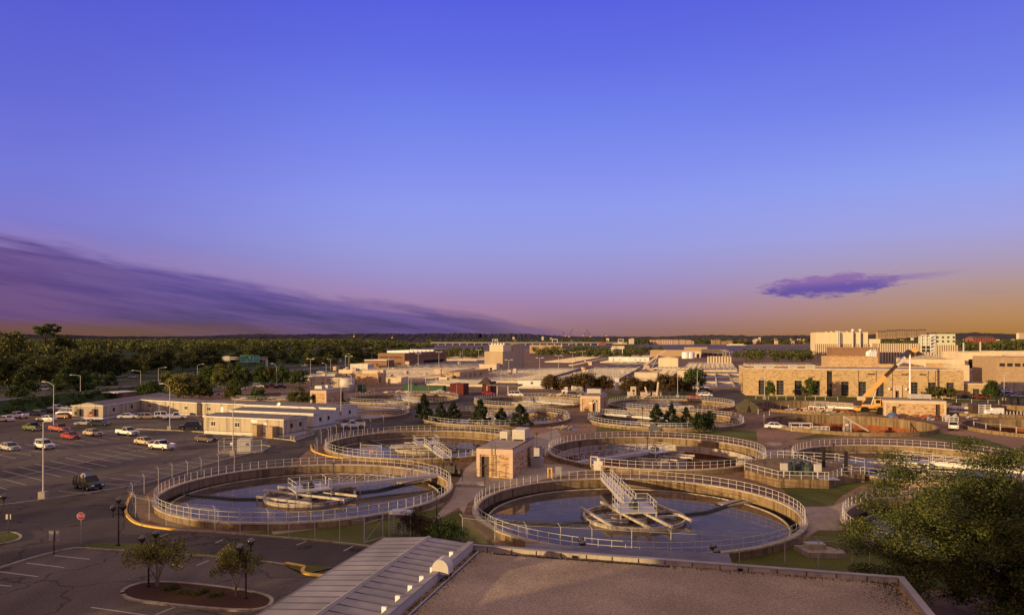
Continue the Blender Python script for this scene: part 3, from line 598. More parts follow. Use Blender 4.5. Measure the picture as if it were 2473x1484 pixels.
# ------------------------------------------------------------------ hills, far banks
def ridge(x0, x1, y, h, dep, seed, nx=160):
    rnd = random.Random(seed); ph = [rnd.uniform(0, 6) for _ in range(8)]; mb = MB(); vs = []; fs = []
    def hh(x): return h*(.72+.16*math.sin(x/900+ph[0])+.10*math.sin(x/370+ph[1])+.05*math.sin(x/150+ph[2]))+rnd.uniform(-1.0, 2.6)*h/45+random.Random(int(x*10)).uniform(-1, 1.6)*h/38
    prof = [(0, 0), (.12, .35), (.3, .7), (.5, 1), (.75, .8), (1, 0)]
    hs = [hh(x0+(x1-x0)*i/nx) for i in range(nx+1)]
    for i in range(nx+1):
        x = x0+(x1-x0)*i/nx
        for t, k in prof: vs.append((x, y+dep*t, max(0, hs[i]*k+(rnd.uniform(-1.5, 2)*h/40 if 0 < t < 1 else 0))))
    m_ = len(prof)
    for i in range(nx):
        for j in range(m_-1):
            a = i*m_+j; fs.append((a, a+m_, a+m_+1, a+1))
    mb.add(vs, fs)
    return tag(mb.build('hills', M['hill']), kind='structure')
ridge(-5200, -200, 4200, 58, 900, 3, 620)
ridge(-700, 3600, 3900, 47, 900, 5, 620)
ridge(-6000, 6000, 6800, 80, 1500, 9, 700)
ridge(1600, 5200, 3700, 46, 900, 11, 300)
# ------------------------------------------------------------------ round settling tanks
def ang(i, n): return 2*math.pi*i/n
wall_me = MB().ring(17.9, 18.3, -4.6, .66, 128).mesh('tank_wall', M['tankwall'])
cop_me = MB().ring(17.82, 18.42, .66, .82, 128).mesh('coping', M['coping'])
cop_rust = MB().ring(17.85, 18.36, .66, .78, 128).mesh('coping_stained', M['tankwall'])
rb = MB()
for z in (1.36, 1.86): rb.ringtube(18.15, z, .027, 112)
rail_me = rb.mesh('rails', M['rail'])
post_me = MB().tube((0, 0, .8), (0, 0, 1.9), .030, None, 5).mesh('post', M['rail'])
NP = 92
rb2 = MB()
for z in (1.36, 1.86): rb2.ringtube(18.15, z, .036, 96)
for i in range(NP):
    a = ang(i, NP); p = (18.15*math.cos(a), 18.15*math.sin(a)); rb2.tube((*p, .8), (*p, 1.9), .036, None, 4, False)
rail_far = rb2.mesh('rails_with_posts', M['rail'])
weir_me = MB().ring(16.55, 16.72, -1.6, -.34, 112).mesh('weir', M['coping'])
water_me = MB().disc(16.56, -.45, 112).mesh('water', M['water'])
trough_me = MB().ring(16.7, 17.88, -1.5, -1.25, 112).mesh('launder', M['pipe'])
sludge_me = MB().disc(17.9, -2.7, 112).mesh('sludge', M['sludge'])
fm = MB(); n = 96
fm.add([(17.9*math.cos(ang(i, n)), 17.9*math.sin(ang(i, n)), -3.7) for i in range(n)]+[(0, 0, -4.5)], [(i, (i+1) % n, n) for i in range(n)])
floor_me = fm.mesh('tank_floor', M['sludge'])
rband_me = MB().ring(17.84, 17.895, -4.2, -1.35, 112).mesh('rust_band', M['rust'])
well_me = MB().ring(5.62, 5.74, -1.5, -.12, 64).ring(5.58, 5.8, -.12, -.02, 64).mesh('well_ring', M['fwell'])
dark_me = MB().ring(17.86, 17.896, -1.3, -.42, 112).mesh('algae_band', pm('algae_stain', (.035, .028, .016), (.09, .07, .04), 1.2, .9, stretch=(1, 1, .3)))
colm = MB().lathe([(1.05, -4.6), (1.05, -.15), (.5, -.1), (.5, .6)], n=20)
col_me = colm.mesh('centre_column', M['fwell'])
drm = MB()
drm.lathe([(.62, -1.4), (.62, -.2)], (2.0, 0, 0), 14)
drum_me = drm.mesh('inlet_drum', M['fwell'])
def beam_me(Ln, z, w, legs=True):
    b = MB().box(-Ln/2, Ln/2, -w/2, w/2, z-.13, z+.13)
    if legs:
        for s in (-1, 1): b.box(s*Ln/2-.04-s*.1, s*Ln/2+.04-s*.1, -.04, .04, -1.4, z-.13)
    return b.mesh('beam', M['beam'])
bm_long, bm_short = beam_me(13.2, .13, .26), beam_me(9.0, .13, .24)
bm_cross = beam_me(11.2, -.16, .26, False)
# footbridge along +x from the centre to the wall: deck, kick plates and latticed side rails
bd = MB().box(2.2, 18.6, -.62, .62, .72, .84).box(2.2, 18.6, -.70, -.62, .5, .95).box(2.2, 18.6, .62, .70, .5, .95)
for i in range(9): x = 3.2+i*1.8; bd.box(x-.05, x+.05, -.62, .62, .5, .72)
deck_me = bd.mesh('deck', M['galv'])
br = MB()
for s in (-.68, .68):
    for z in (1.42, 1.96): br.tube((2.2, s, z), (18.4, s, z), .036, None, 4)
    for i in range(10):
        x = 2.3+i*1.78; br.tube((x, s, .85), (x, s, 1.98), .034, None, 4)
        if i < 9: br.tube((x, s, .95), (x+1.78, s, 1.92), .024, None, 4)
brail_me = br.mesh('bridge_rails', M['rail'])
pl = MB().box(-2.3, 2.3, -2.1, 2.1, .66, .84)
for p in ((-2.2, -2), (2.2, -2), (-2.2, 2), (2.2, 2)): pl.box(p[0]-.07, p[0]+.07, p[1]-.07, p[1]+.07, -.4, .66)
plat_me = pl.mesh('platform', M['galv'])
pr = MB()
cs_ = [(2.25, .75), (2.25, 2.05), (-2.25, 2.05), (-2.25, -2.05), (2.25, -2.05), (2.25, -.75)]
for z in (1.4, 1.95): pr.path([(*p, z) for p in cs_], .036, 4)
for a, b in zip(cs_, cs_[1:]):
    k = max(1, int(math.dist(a, b)/1.5))
    for i in range(k+1): x = a[0]+(b[0]-a[0])*i/k; y = a[1]+(b[1]-a[1])*i/k; pr.tube((x, y, .84), (x, y, 1.97), .036, None, 4)
prail_me = pr.mesh('platform_rails', M['rail'])
mot_me = MB().lathe([(.55, .84), (.6, 1.0), (.6, 1.25), (.35, 1.35), (.3, 1.75), (.0, 1.78)], n=16).box(-.9, -.35, -.25, .25, .84, 1.3).mesh('drive_motor', M['pipe'])
def boom_me(sgn):
    b = MB(); P = [(5.7, .4*sgn, -.38), (9.2, 1.2*sgn, -.38), (12.6, 3.6*sgn, -.38), (16.4, 6.0*sgn, -.38)]
    for a, q_ in zip(P, P[1:]): b.tube(a, q_, .22, None, 8)
    return b.mesh('skimmer_boom', M['pipe'])
boom1, boom2 = boom_me(1), boom_me(-1)
box_me = MB().box(13.6, 17.85, -1.0, 1.0, -1.4, -.28).mesh('scum_box', M['coping'])
def tank(key, label, bridge=None, beams=None, state='water', posts=NP, rails=True, booms=None, group='round settling tanks', coping='pale'):
    t = thing('settling_tank', label, 'settling tank', (*TANKS[key], 0), 0, group)
    link('tank_wall', wall_me, t); link('coping', cop_me if coping == 'pale' else cop_rust, t)
    if rails:
        if posts == 'merged': link('railing', rail_far, t)
        else:
            r = link('railing', rail_me, t)
            for i in range(posts):
                a = ang(i, posts); link('post', post_me, r, (18.15*math.cos(a), 18.15*math.sin(a), 0))
    if state == 'water':
        link('water', water_me, t); link('weir', weir_me, t); link('launder', trough_me, t); link('algae_band', dark_me, t)
    elif state == 'low':
        link('sludge', sludge_me, t); link('weir', weir_me, t); link('rust_band', rband_me, t)
    else:
        link('tank_floor', floor_me, t); link('rust_band', rband_me, t)
    link('centre_column', col_me, t)
    if beams is not None:
        a = R(beams); u = Vector((math.cos(a), math.sin(a))); v = Vector((-u.y, u.x))
        link('well_ring', well_me, t); [link('inlet_drum', drum_me, t, rot=(0, 0, a+ang(i, 6))) for i in range(6)]
        for off, me in ((-4.7, bm_short), (-1.25, bm_long), (1.25, bm_long), (4.7, bm_short)):
            link('beam', me, t, (v.x*off, v.y*off, 0), (0, 0, a))
        for off in (-1.1, 1.1): link('cross_beam', bm_cross, t, (u.x*off, u.y*off, 0), (0, 0, a+math.pi/2))
    if bridge is not None:
        a = R(bridge)
        b = link('footbridge', deck_me, t, rot=(0, 0, a)); link('bridge_railing', brail_me, b)
        p = link('platform', plat_me, t, rot=(0, 0, a)); link('platform_railing', prail_me, p); link('drive_motor', mot_me, p)
    if booms:
        for d, me in zip(booms, (boom1, boom2)): link('skimmer_boom', me, t, rot=(0, 0, R(d)))
        link('scum_box', box_me, t, rot=(0, 0, R(booms[0]+20)))
    return t
tank('a', 'water filled round concrete tank with white rails just beyond the gravel roof', 93, -74, booms=(10, 205))
tank('b', 'water filled round tank with white rails behind the fence bend by the dark green suv', 31, -26, booms=(20, 195))
tank('c', 'water filled round tank behind the tan brick hut with the rooftop ac units', -73, 3, booms=(-15, 160))
tank('d', 'round tank drained to red brown sludge behind the concrete pump platform', 220, -20, state='low', booms=(-30, 130))
tank('e', 'water filled round tank with pale beams behind the big dark tree', -40, -15, booms=(190, 10))
tank('f', 'round tank mostly hidden under the branches of the big dark tree', None, -30)
tank('g', 'round tank behind the line of black pines with a white railing', 55, 10, posts='merged')
tank('h', 'round tank behind the juniper and the small pines', 135, 20, posts='merged')
tank('i', 'empty rust red round tank in front of the orange crane, without rails', None, None, 'empty', rails=False, coping='stained')
tank('j', 'empty round tank with a red floor beside the white pickup seen from behind', None, None, 'empty', rails=False, coping='stained')
tank('k', 'railed round tank below the green and maroon containers', -65, 0, posts='merged')
tank('l', 'railed round tank next to the end of the office trailers', 35, 0, posts='merged')
tank('m', 'railed round tank beside the white passenger van', -50, 0, posts='merged')
tank('n', 'railed round tank with red and white cars parked behind its far rim', 215, 0, posts='merged')
tank('o', 'empty rusty round tank behind the orange crane', -40, None, 'empty', rails=False, coping='stained')
tank('p', 'empty round tank behind the white generators', None, None, 'empty', rails=False, coping='stained')
tank('q', 'railed round tank half hidden by trees behind the trailers', -60, 0, posts='merged')

# ------------------------------------------------------------------ chain link fences
fp_me = MB().tube((0, 0, 0), (0, 0, 2.35), .038, None, 6).tube((0, 0, 2.33), (-.28, .1, 2.68), .026, None, 5).mesh('fence_post', M['galv'])
def fence(uvs, label, step=None, mesh=True, h=2.3, name='chain_link_fence', world=False, group=None):
    P = [Vector(p if world else G(p)) for p in uvs]
    t = thing(name, label, 'fence', (P[0].x, P[0].y, 0), 0, group)
    pts = []
    if step:
        for a, b in zip(P, P[1:]):
            k = max(1, round((b-a).length/step)); pts += [a+(b-a)*i/k for i in range(k)]
        pts.append(P[-1])
    else: pts = P
    for p in pts: link('fence_post', fp_me, t, (p.x-P[0].x, p.y-P[0].y, 0))
    mb, wr = MB(), MB()
    for a, b in zip(pts, pts[1:]):
        a = a-P[0]; b = b-P[0]
        mb.quad((*a, .05), (*b, .05), (*b, h), (*a, h))
        wr.tube((*a, h), (*b, h), .016, None, 4, False)
        for k in range(3):
            o = Vector((-.1, .035))*(k+1); wr.tube((*(a+o), h+.12*(k+1)), (*(b+o), h+.12*(k+1)), .006, None, 3, False)
    if mesh: mb.build('chain_mesh', M['chain'], t)
    wr.build('top_wire', M['galv'], t)
    return t
fence([A(5, x, y) for x, y in ((1272, 495), (1332, 530), (1465, 560), (1632, 615), (1855, 640), (2110, 662), (2357, 688))]+[A(6, x, y) for x, y in ((160, 695), (362, 718), (617, 740), (860, 770), (1103, 792))],
      'tall chain link fence along the road below the water filled tank by the suv')
fence([A(5, 1272, 495), A(5, 1300, 400), A(5, 1415, 300), A(5, 1555, 222), A(5, 1690, 180), A(5, 1840, 150), A(5, 1975, 115), A(5, 2145, 78), A(5, 2300, 45)], 'chain link fence with bent barbed wire tops between lot and railed tank')
fence([A(2, x, y) for x, y in ((620, 1480), (640, 1400), (680, 1310), (750, 1290), (775, 1275), (830, 1255), (900, 1235), (970, 1222), (1042, 1215), (1105, 1205), (1165, 1180), (1290, 1140))], 'chain link fence curving from the kerb past the jersey barrier')
fence([A(6, x, y) for x, y in ((2066, 758), (2385, 800))]+[A(7, x, y) for x, y in ((220, 845), (557, 862), (865, 880), (1255, 905), (1640, 925), (1945, 945), (2310, 966))]+[A(8, 268, 912), A(8, 577, 950), A(8, 890, 975), A(8, 1050, 985), A(8, 1300, 1010), A(8, 1700, 1040), A(8, 2300, 1090)],
      'chain link fence between the near round tank and the gravel roof')
# gate beside the turnstile
ga, gb = Vector(G(A(6, 1103, 792))), Vector(G(A(6, 1285, 735)))
gt = thing('fence_gate', 'pipe framed chain gate next to the turnstile', 'gate', (*ga, 0)); d = gb-ga
MB().tube((0, 0, 0), (0, 0, 2.6), .05).build('gate_post', M['galv'], gt); MB().tube((d.x, d.y, 0), (d.x, d.y, 2.9), .05).build('gate_post', M['galv'], gt)
MB().path([(0, 0, 2.05), (d.x, d.y, 2.05)], .03).path([(0, 0, .2), (d.x, d.y, .2)], .03).path([(0, 0, .2), (d.x, d.y, 2.05)], .012).build('gate_frame', M['galv'], gt)
MB().quad((0, 0, .1), (d.x, d.y, .1), (d.x, d.y, 2.0), (0, 0, 2.0)).build('chain_mesh', M['chain'], gt)
# turnstile
tp = G(A(6, 1340, 715)); tt = thing('turnstile', 'full height caged turnstile with a lit header beside the fence gate', 'turnstile', (*tp, 0), R(-14))
MB().box(0, 2.4, 0, 1.3, 2.25, 2.55).build('header', M['galv'], tt)
MB().box(.15, 2.25, -.03, 0, 2.3, 2.5).build('header_panel', M['white'], tt)
cg = MB()
for x in (0.05, 2.35):
    for y in (.05, 1.25): cg.tube((x, y, 0), (x, y, 2.25), .045)
for i in range(8): z = .3+i*.25; cg.tube((.1, .05, z), (.75, .65, z), .022, None, 5); cg.tube((1.7, .05, z), (2.3, .6, z), .022, None, 5)
cg.build('cage', M['galv'], tt)
ro = MB().tube((1.2, .65, 0), (1.2, .65, 2.25), .06)
for i in range(8):
    z = .3+i*.25
    for k in range(3): a = ang(k, 3)+.4; ro.tube((1.2, .65, z), (1.2+.6*math.cos(a), .65+.6*math.sin(a), z), .02, None, 5)
ro.build('rotor', M['galv'], tt)
# swing gate with the STOP plate by the second tank
def lettering(txt, size, parent, loc, rot, m, ext=.004, name='lettering', align='CENTER'):
    cu = bpy.data.curves.new(name, 'FONT'); cu.body = txt; cu.size = size; cu.extrude = ext; cu.align_x = align; cu.align_y = 'CENTER'
    cu.materials.append(m); o = bpy.data.objects.new(name, cu); COL.objects.link(o)
    me = bpy.data.meshes.new_from_object(o); me.materials.clear(); me.materials.append(m); bpy.data.objects.remove(o); return link(name, me, parent, loc, rot)
def octa(r, t):
    pts = [(r*math.cos(ang(i+.5, 8)), r*math.sin(ang(i+.5, 8))) for i in range(8)]
    m = MB(); n = 8
    m.add([(x, -t, z) for x, z in pts]+[(x, t, z) for x, z in pts], [tuple(range(n)), tuple(range(n, 2*n))[::-1]]+[((i+1) % n, i, n+i, n+(i+1) % n) for i in range(n)]); return m
def stop_sign(p, label, rz, h=2.75, r=.36, pole=True, back=False, zc=None):
    t = thing('stop_sign', label, 'stop sign', (*p, 0), rz)
    if pole: MB().box(-.035, .035, .02, .08, 0, h+.1).build('sign_post', M['darkm'] if back else M['signback'], t)
    z = h if zc is None else zc
    pl_ = octa(r, .006).build('sign_plate', M['white'] if not back else M['signback'], t, loc=(0, 0, z))
    if not back:
        octa(r*.93, .003).build('red_face', M['stopred'], pl_, loc=(0, -.008, 0))
        lettering('STOP', r*.82, pl_, (0, -.013, 0), (R(90), 0, 0), M['white'])
    return t
ss = stop_sign(G(A(5, 793, 790)), 'red octagonal stop sign on a post at the lot exit', R(8), 2.75, .38)
stop_sign(G(A(5, 815, 290)), 'octagonal sign plate seen from behind in front of the dark green suv', R(185), 2.3, .34, back=True)
ga, gb = Vector(G(A(2, 1065, 1465))), Vector(G(A(2, 1272, 1478)))
gt = thing('swing_gate', 'open framed gate with a stop plate in front of the tank behind the brick hut', 'gate', (*ga, 0)); d = gb-ga
MB().tube((0, 0, 0), (0, 0, 2.9), .07).build('gate_post', M['galv'], gt); MB().tube((d.x, d.y, 0), (d.x, d.y, 2.7), .05).build('gate_post', M['galv'], gt)
MB().path([(0, 0, 2.5), (d.x, d.y, 2.5)], .035).path([(0, 0, .15), (d.x, d.y, .15)], .03).path([(0, 0, .2), (d.x, d.y, 2.4)], .012).build('gate_frame', M['galv'], gt)
MB().quad((0, 0, .1), (d.x, d.y, .1), (d.x, d.y, 2.45), (0, 0, 2.45)).build('chain_mesh', M['chain'], gt)
z_ = 1.15; pm_ = d*.52
stop_sign((ga.x+pm_.x, ga.y+pm_.y-.06), 'stop sign hung on the framed gate before the tank', R(0), 1.3, .36, pole=False, zc=1.45)
# ------------------------------------------------------------------ trees
rng = np.random.default_rng(11)
def leafcloud(name, cen, rad, per, size, m, upbias=.3, outward=None, flat=1.0):
    cen = np.asarray(cen, float); rad = np.broadcast_to(np.asarray(rad, float), (len(cen),))
    n = len(cen)*per
    off = rng.normal(size=(n, 3)); off /= np.linalg.norm(off, axis=1)[:, None]+1e-9
    off *= (rng.random(n)**.45)[:, None]; off[:, 2] *= flat
    P = np.repeat(cen, per, 0)+off*np.repeat(rad, per)[:, None]
    a = rng.normal(size=(n, 3)); a /= np.linalg.norm(a, axis=1)[:, None]
    nrm = rng.normal(size=(n, 3))+off*.8; nrm[:, 2] += upbias
    b = np.cross(nrm, a); b /= np.linalg.norm(b, axis=1)[:, None]+1e-9
    s = size*(.6+.8*rng.random(n))[:, None]
    a2 = a*s*.5; b2 = b*s*.32
    V = np.stack([P-a2, P+b2-a2*.1, P+a2, P-b2-a2*.1], 1).reshape(-1, 3)
    me = bpy.data.meshes.new(name); me.vertices.add(4*n); me.vertices.foreach_set('co', V.ravel())
    me.loops.add(4*n); me.loops.foreach_set('vertex_index', np.arange(4*n, dtype=np.int32))
    me.polygons.add(n); me.polygons.foreach_set('loop_start', np.arange(0, 4*n, 4, dtype=np.int32))
    me.update(calc_edges=True); me.validate(); me.materials.append(m)
    return me
def dome(rs, w, h, z0, n, low=-.25, shell=.55):
    C = []
    while len(C) < n:
        d = rs.normal(size=3); d /= np.linalg.norm(d)
        if d[2] < low: continue
        k = shell+(1-shell)*rs.random()
        C.append((d[0]*w/2*k, d[1]*w/2*k, z0+(h-z0)*(.35+.65*d[2]*k if d[2] > 0 else .35+.5*d[2])))
    return C
def cone(rs, w, h, z0, n, pw=.8, r0=.15):
    C = []
    for i in range(n):
        t = (i+rs.random())/n; t = t**1.25; r = w/2*((1-t)**pw)*(.55+.45*rs.random())+r0*(1-t); a = rs.random()*6.283
        C.append((r*math.cos(a), r*math.sin(a), z0+(h-z0)*t*.97))
    return C
def trunk_mesh(name, C, h, r, m, zs, nl=9, fork=None, lean=0):
    mb = MB(); top = (lean, 0, zs)
    if fork:
        for (x, y, z) in fork: mb.tube((0, 0, -.1), (x*.12, y*.12, z*.35), r, r*.8, 8, False); mb.tube((x*.12, y*.12, z*.35), (x, y, z), r*.8, r*.3, 7, False)
    else:
        mb.tube((0, 0, -.1), (lean*.4, .0, zs*.5), r*1.15, r*.85, 9, False); mb.tube((lean*.4, 0, zs*.5), top, r*.85, r*.6, 9, False)
        mb.tube(top, (lean*.8, 0, h*.82), r*.6, r*.12, 7, False)
    idx = list(range(len(C))); random.Random(5).shuffle(idx)
    for i in idx[:nl]:
        q_ = C[i]; b_ = random.Random(i).uniform(.5, .95)
        s = (lean*b_, 0, zs*.6+(q_[2]-zs*.6)*.35) if not fork else tuple(x*.75 for x in random.Random(i).choice(fork))
        mb.tube(s, (q_[0]*.92, q_[1]*.92, q_[2]), r*.32, r*.07, 5, False)
    return mb.mesh(name, m)
PROTO = {}
def proto(kind, var):
    if (kind, var) in PROTO: return PROTO[kind, var]
    rs = np.random.default_rng(100+var*17+sum(map(ord, kind))); bark = M['bark']
    if kind == 'broad':   # low domed broadleaf
        w, h = 10.0, 9.5; C = dome(rs, w, h, 1.6, 46, -.35); cr = leafcloud('crown', C, 1.35+.5*rs.random(46), 95, .62, M['lf_warm']); tk = trunk_mesh('trunk', C, h, .24, bark, 2.6)
    elif kind == 'green':
        w, h = 9.0, 11.0; C = dome(rs, w, h, 1.6, 50, -.4); cr = leafcloud('crown', C, 1.2+.5*rs.random(50), 95, .62, M['lf_dark']); tk = trunk_mesh('trunk', C, h, .24, bark, 3)
    elif kind == 'olive':
        w, h = 9.0, 9.0; C = dome(rs, w, h, 1.0, 46, -.45); cr = leafcloud('crown', C, 1.2+.5*rs.random(46), 95, .6, M['lf_olive']); tk = trunk_mesh('trunk', C, h, .22, bark, 2.2)
    elif kind == 'conic':
        w, h = 7.0, 11.0; C = cone(rs, w, h, .8, 48, .7, .5); cr = leafcloud('crown', C, 1.0+.35*rs.random(48), 85, .6, M['lf_olive']); tk = trunk_mesh('trunk', C, h, .2, bark, 4)
    elif kind == 'pine':
        w, h = 5.6, 8.0; C = cone(rs, w, h, 1.4, 46, .75, .35); C = [(x*1.05+.15*math.sin(z*1.3+var), y*1.05, z+.3*rs.random()) for x, y, z in C]
        cr = leafcloud('crown', C, .5+.4*rs.random(46), 95, .45, M['lf_pine'], flat=.8); tk = trunk_mesh('trunk', C, h, .15, bark, 3.4, 16)
    elif kind == 'juniper':
        w, h = 7.5, 6.0; C = dome(rs, w, h, .2, 40, -.3, .35); cr = leafcloud('crown', C, .9+.4*rs.random(40), 95, .5, M['lf_pine']); tk = trunk_mesh('trunk', C, h, .2, bark, 1.4)
    elif kind == 'street':
        w, h = 5.0, 6.2; C = dome(rs, w, h, 1.3, 34, -.6, .5); cr = leafcloud('crown', C, .75+.25*rs.random(34), 110, .4, M['lf_dark']); tk = trunk_mesh('trunk', C, h, .12, bark, 2.0)
    elif kind == 'wide':
        w, h = 10.0, 4.6; C = dome(rs, w, h, .6, 36, -.1, .4); cr = leafcloud('crown', C, .9+.3*rs.random(36), 80, .5, M['lf_olive'], flat=.6); tk = trunk_mesh('trunk', C, h, .18, bark, 1.4)
    elif kind == 'crape':  # small many-stemmed ornamental tree
        w, h = 5.0, 4.0; F = [(.9, .2, 2.2), (-.7, .5, 2.3), (-.2, -.8, 2.1), (.3, .7, 2.4)]
        C = dome(rs, w, h, 1.35, 44, -.15, .3); cr = leafcloud('crown', C, .55+.2*rs.random(44), 110, .16, M['lf_gold'], flat=.7); tk = trunk_mesh('trunk', C, h, .085, M['palebark'], 1.5, 26, F)
    elif kind == 'shrub':
        w, h = 4.0, 2.6; C = dome(rs, w, h, .1, 30, -.2, .3); cr = leafcloud('crown', C, .5+.2*rs.random(30), 110, .17, M['lf_shrub'] if var % 2 else M['lf_dark']); tk = trunk_mesh('stem', C, h, .05, bark, .7, 10)
    elif kind == 'flat':   # tall bare trunk under a flat spreading top
        w, h = 17.0, 22.0
        C = [(x, y, z) for x, y, z in dome(rs, w, h, 13.5, 34, .02, .35)]; cr = leafcloud('crown', C, 1.5+.6*rs.random(34), 70, .8, M['lf_dark'], flat=.45); tk = trunk_mesh('trunk', C, h*.9, .45, bark, 13, 22)
    elif kind == 'wood':
        w, h = 12.0, 19.0; C = dome(rs, w, h, 3, 40, -.7, .6); cr = leafcloud('crown', C, 1.8+.8*rs.random(40), 60, 1.2, M['lf_forest']); tk = trunk_mesh('trunk', C, h, .3, bark, 6)
    elif kind == 'bigtree':
        w, h = 15.5, 13.6; C = dome(rs, w, h, 1.8, 230, -.6, .3); C = [(x*(1.0+.08*rs.normal()), y*(1+.08*rs.normal()), z+rs.normal()*.3) for x, y, z in C]
        cr = leafcloud('crown', C, .75+.65*rs.random(230), 800, .135, M['lf_big'], flat=.75)
        tk = trunk_mesh('trunk', C, h, .34, bark, 3.6, 70, [(1.6, .4, 7.6), (-1.7, .9, 8.0), (.1, -1.6, 7.0), (-.5, 2.0, 8.6)])
    PROTO[kind, var] = (cr, tk, w, h); return PROTO[kind, var]
CAT = dict(shrub='shrub', juniper='conifer', pine='pine tree')
NM = dict(broad='broadleaf_tree', green='broadleaf_tree', olive='broadleaf_tree', conic='conical_tree', pine='pine_tree', juniper='juniper', street='young_tree', wide='spreading_tree', crape='ornamental_tree', shrub='shrub', flat='tall_tree', wood='woodland_tree', bigtree='large_tree')
def tree(kind, p, h, w, label, group=None, var=0, rz=None, z=0, leaf=None):
    cr, tk, w0, h0 = proto(kind, var)
    rz = random.uniform(0, 6.28) if rz is None else rz
    t = thing(NM[kind], label, CAT.get(kind, 'tree'), (p[0], p[1], z), rz, group); t.scale = (w/w0, w/w0, h/h0)
    o = link('crown', cr, t); link('stem' if kind == 'shrub' else 'trunk', tk, t)
    if leaf:
        o.material_slots[0].link = 'OBJECT'; o.material_slots[0].material = M[leaf]
    return t
def px(uv, Y): return XY(uv[0], Y), Y
# big tree beside the roof
tree('bigtree', (33.8, 51.0), 12.9, 20.0, 'big leafy tree hiding the corner of the gravel roof', rz=.5)
tree('bigtree', (39.5, 44.5), 12.4, 15, 'darker big tree reaching the edge behind the leafy one', rz=2.4)
# mulched island
def place(kind, base, top, wpx, label, group=None, var=0, leaf=None, Y=None, rz=None):
    """base / top: foot and tip as seen, wpx: crown width as seen"""
    if Y is None: p = G(base)
    else: p = (XY(base[0], Y), Y)
    h = (base[1]-top[1])*p[1]/FPX if Y is None else ZY(top[1], p[1])
    return tree(kind, p, h, wpx*p[1]/FPX, label, group, var, rz, leaf=leaf)
place('crape', A(5, 1545, 1215), A(5, 1545, 738), 155, 'golden ornamental tree with two pale stems on the mulched island', rz=1.0)
place('crape', A(5, 2312, 1312), A(5, 2312, 775), 118, 'sparse golden ornamental tree by the right lamp on the mulched island', var=1, rz=2.0)
for i, (x, y, s) in enumerate(((1640, 1250, 85), (1720, 1235, 100), (1800, 1275, 95), (1850, 1290, 80), (1930, 1300, 90), (2010, 1270, 100), (2080, 1315, 90), (2160, 1300, 85))):
    place('shrub', A(5, x, y), A(5, x, y-62), s*.26, 'low green ornamental grass clump on the mulched island', 'grass clumps on the mulched island', 2*(i % 2), leaf='lf_olive')
tree('shrub', G(A(6, 1575, 705)), 2.6, 3.0, 'sparse brown shrub beside the turnstile', var=1)
tree('shrub', G(A(6, 1700, 745)), 2.2, 3.2, 'dark brown shrub under the ridge end of the sheet roof', var=3)
tree('shrub', G(A(6, 1840, 750)), 2.4, 3.4, 'dense dark green shrub in the middle behind the sheet roof', var=0)
tree('shrub', G(A(6, 1950, 755)), 2.0, 3.0, 'dark green shrub nearest the walkway behind the sheet roof', var=2)
# pines between the tanks
for x, yb, yt, wd, lab in ((1685, 1105, 845, 150, 'tallest black pine, first of the pine line'), (1850, 1128, 920, 118, 'second black pine, with a domed top'), (1978, 1128, 915, 128, 'third black pine, standing close to the second'),
                           (2243, 1138, 895, 150, 'double stemmed black pine in front of the tank bridge'), (2448, 1132, 975, 110, 'small leaning pine at the rim of the middle tank')):
    place('pine', A(2, x, yb), A(2, x, yt-12), wd*.246*1.2, lab, 'black pines between the tanks', int(x) % 3)
for x, yb, yt, wd, lab in ((160, 1158, 940, 165, 'round topped pine on the grass left of the puddle'), (1497, 1152, 940, 130, 'slim pine between two blue grey pallets'), (1643, 1152, 940, 130, 'slim pine next to the blue grey tubs'),
                           (1790, 1165, 970, 120, 'thin pine beside the juniper')):
    place('pine', A(3, x, yb), A(3, x, yt-12), wd*.246*1.2, lab, 'black pines between the tanks', int(x) % 3)
place('juniper', A(3, 1965, 1198), A(3, 1965, 985), 66, 'broad dark juniper in front of the railed tank')
# warm coloured row
for x, yb, yt, wd, v, lab in ((455, 815, 640, 170, 0, 'small rust brown tree at the end of the white trailer'), (605, 815, 655, 190, 1, 'ragged rust brown tree second in the row'), (790, 815, 612, 260, 2, 'largest rounded brown tree behind the flatbed truck'),
                              (980, 815, 648, 180, 0, 'brown tree nearest the grass path'), (1240, 822, 650, 190, 1, 'brown tree right of the grass path'), (1345, 825, 700, 150, 2, 'low brown tree in the middle of the second row'),
                              (1435, 825, 690, 160, 0, 'low reddish tree before the two concrete chutes'), (1625, 830, 625, 250, 1, 'big reddish tree under the ribbed canopy'), (1765, 822, 700, 150, 2, 'reddish tree against the dark green one')):
    place('broad', A(3, x, yb), A(3, x, yt), wd*.246*1.08, lab, 'rust brown trees in front of the filter beds', v)
place('green', A(3, 1875, 800), A(3, 1875, 572), 56, 'tall dark green tree beside the lamp pole and the parked cars')
# trees at the brick building
place('street', A(4, 130, 812), A(4, 130, 652), 24, 'small rounded street tree in front of the brick building', 'street trees along the brick building')
place('street', A(4, 507, 815), A(4, 507, 632), 39, 'larger rounded street tree left of the dark glass slot', 'street trees along the brick building', 1)
place('street', A(4, 2165, 830), A(4, 2165, 648), 42, 'dense round tree by the car park of the brick building', 'street trees along the brick building', 2)
place('wide', A(4, 1700, 822), A(4, 1700, 705), 78, 'low spreading tree in front of the last windows')
